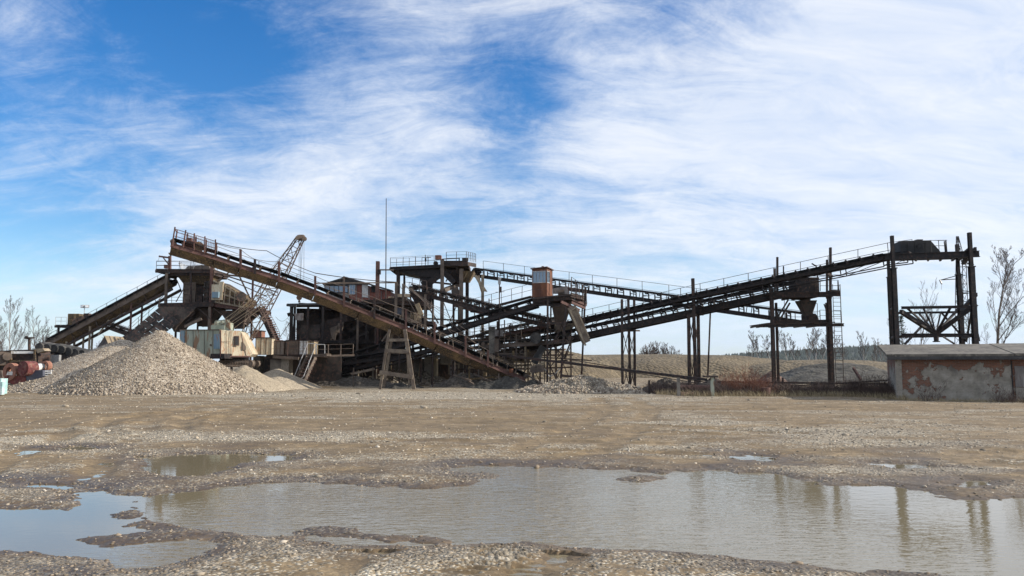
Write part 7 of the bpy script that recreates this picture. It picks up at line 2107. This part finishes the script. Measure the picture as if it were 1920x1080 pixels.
oo = o.build('scrap_heap', M['rust_grey']); settag(oo, 'tangle of fallen beams and scrap on the earth below the long conveyor', 'scrap', kind='stuff')
t = thing('wall_props', 'row of leaning timbers at the bunker behind the wooden trestle', 'timbers', X(680, 66))
for a, b, w in (((673, 705), (682, 684), .07), ((680, 705), (676, 688), .06), ((686, 704), (678, 684), .07), ((735, 706), (735, 670), .14), ((786, 706), (790, 672), .13), ((820, 705), (820, 668), .12)):
    MB().beam(P(a[0], a[1], 66.2), P(b[0], b[1], 66.6), w, w).build('timber', M['tan_boards'], t)
mb = MB()
for k in range(14):
    rr_ = random.Random(k + 90); u0 = rr_.uniform(800, 1010); v0 = rr_.uniform(560, 640); mb.wire(P(u0, v0, 61.8), P(u0 + rr_.uniform(30, 110), v0 + rr_.uniform(-18, 30), 61.5), .014, rr_.uniform(0, .6))
oo = mb.build('loose_cables', M['rubber']); settag(oo, 'loose black cables sagging among the middle conveyors', 'cables', kind='stuff')

def support_frame(label, u0, u1, vtop, Y, nb_, mat, seed):
    rr_ = random.Random(seed); t_ = thing('support_frame', label, 'steel frame', X((u0 + u1) / 2, Y))
    us = [u0 + (u1 - u0) * k / nb_ for k in range(nb_ + 1)]
    tops_ = []
    for u in us:
        tp_ = P(u, vtop + rr_.uniform(-14, 10), Y); tops_.append(tp_)
        MB().ibeam((tp_.x, Y, -.1), tp_, .13, .13, .02, up=(0, 1, 0)).build('post', M[mat], t_)
    for k in range(1, 4):
        z = tops_[0].z * k / 4 + rr_.uniform(-.2, .2)
        MB().beam((tops_[0].x - .2, Y, z), (tops_[-1].x + .2, Y, z + rr_.uniform(-.5, .5)), .09, .14).build('cross_beam', M[mat], t_)
    for k in range(nb_):
        a_, b_x = tops_[k], tops_[k + 1]; z0, z1 = (.3, a_.z * .55) if k % 2 else (a_.z * .5, a_.z * .95)
        MB().beam((a_.x, Y + .1, z0), (b_x.x, Y + .1, z1), .05, .07).build('brace', M[mat], t_)
        MB().beam((a_.x, Y + .2, z1), (b_x.x, Y + .2, z0), .05, .07).build('brace', M[mat], t_)
    return t_
support_frame('braced steel frame standing below the middle of the middle conveyors', 850, 960, 610, 66.5, 4, 'steel_dark', 1)
support_frame('braced steel frame behind the legs of the cabin tower', 955, 1070, 600, 68.5, 4, 'rust_grey', 2)
support_frame('braced steel frame below the high railed platform', 770, 860, 560, 73.5, 3, 'steel_dark', 3)
support_frame('low braced frame under the low end of the long conveyor', 880, 990, 668, 61.5, 4, 'rust_ochre', 4)
conveyor('middle_conveyor', 'black conveyor just below the one that starts behind the stairs', [(600, 706, 65.5), (760, 668, 64.0), (870, 640, 63.2)], .9, .3, .22, mat=M['steel_black'], idle=1.0, rail=('n', .6, 1.2), chords=((-.35, .08, 1.6),))
t = thing('sorting_box', 'dusty grey sorting box with ribs under the cabin tower conveyors', 'machine', X(965, 64))
MB().prism([P(938, 655, 63.6), P(1000, 648, 63.6), P(1012, 662, 63.6), P(985, 682, 63.6), P(945, 676, 63.6)], (0, 1.8, 0)).build('body', M['rust_grey'], t)
mb = MB()
for k in range(6): mb.beam(P(942 + k * 11, 654 - k, 63.5), P(946 + k * 9, 677, 63.5), .06, .08)
mb.build('rib', M['rust_ochre'], t)
mb = MB(); r1 = ring(1040, 1076, 606, 61.8, 1.6); r2 = ring(1048, 1066, 634, 62.2, .8); mb.frustum(r1, r2)
for k in range(4): mb.beam(r1[k], r2[k], .07, .07)
settag(mb.build('dusty_hopper', M['tan_steel']), 'dusty tan hopper below the deck behind the tray chute', 'hopper')
# ------------------------------------------------------------------ air
hb = MB().add([(x, y, z) for z in (-3, 90) for x, y in ((-2600, -60), (2600, -60), (2600, 3200), (-2600, 3200))], [(3, 2, 1, 0), (4, 5, 6, 7), (0, 1, 5, 4), (1, 2, 6, 5), (2, 3, 7, 6), (3, 0, 4, 7)])
hm = bpy.data.materials.new('haze'); hm.use_nodes = True
hn = hm.node_tree; hn.nodes.clear()
hv = hn.nodes.new('ShaderNodeVolumePrincipled'); ho = hn.nodes.new('ShaderNodeOutputMaterial')
hv.inputs['Color'].default_value = (.80, .88, 1.0, 1); hv.inputs['Density'].default_value = .00005; hv.inputs['Anisotropy'].default_value = 0.2
hn.links.new(hv.outputs[0], ho.inputs['Volume'])
h_ = hb.build('haze', hm, loc=(0, 0, 0)); settag(h_, 'thin blue haze over the far hills', 'haze', kind='stuff')
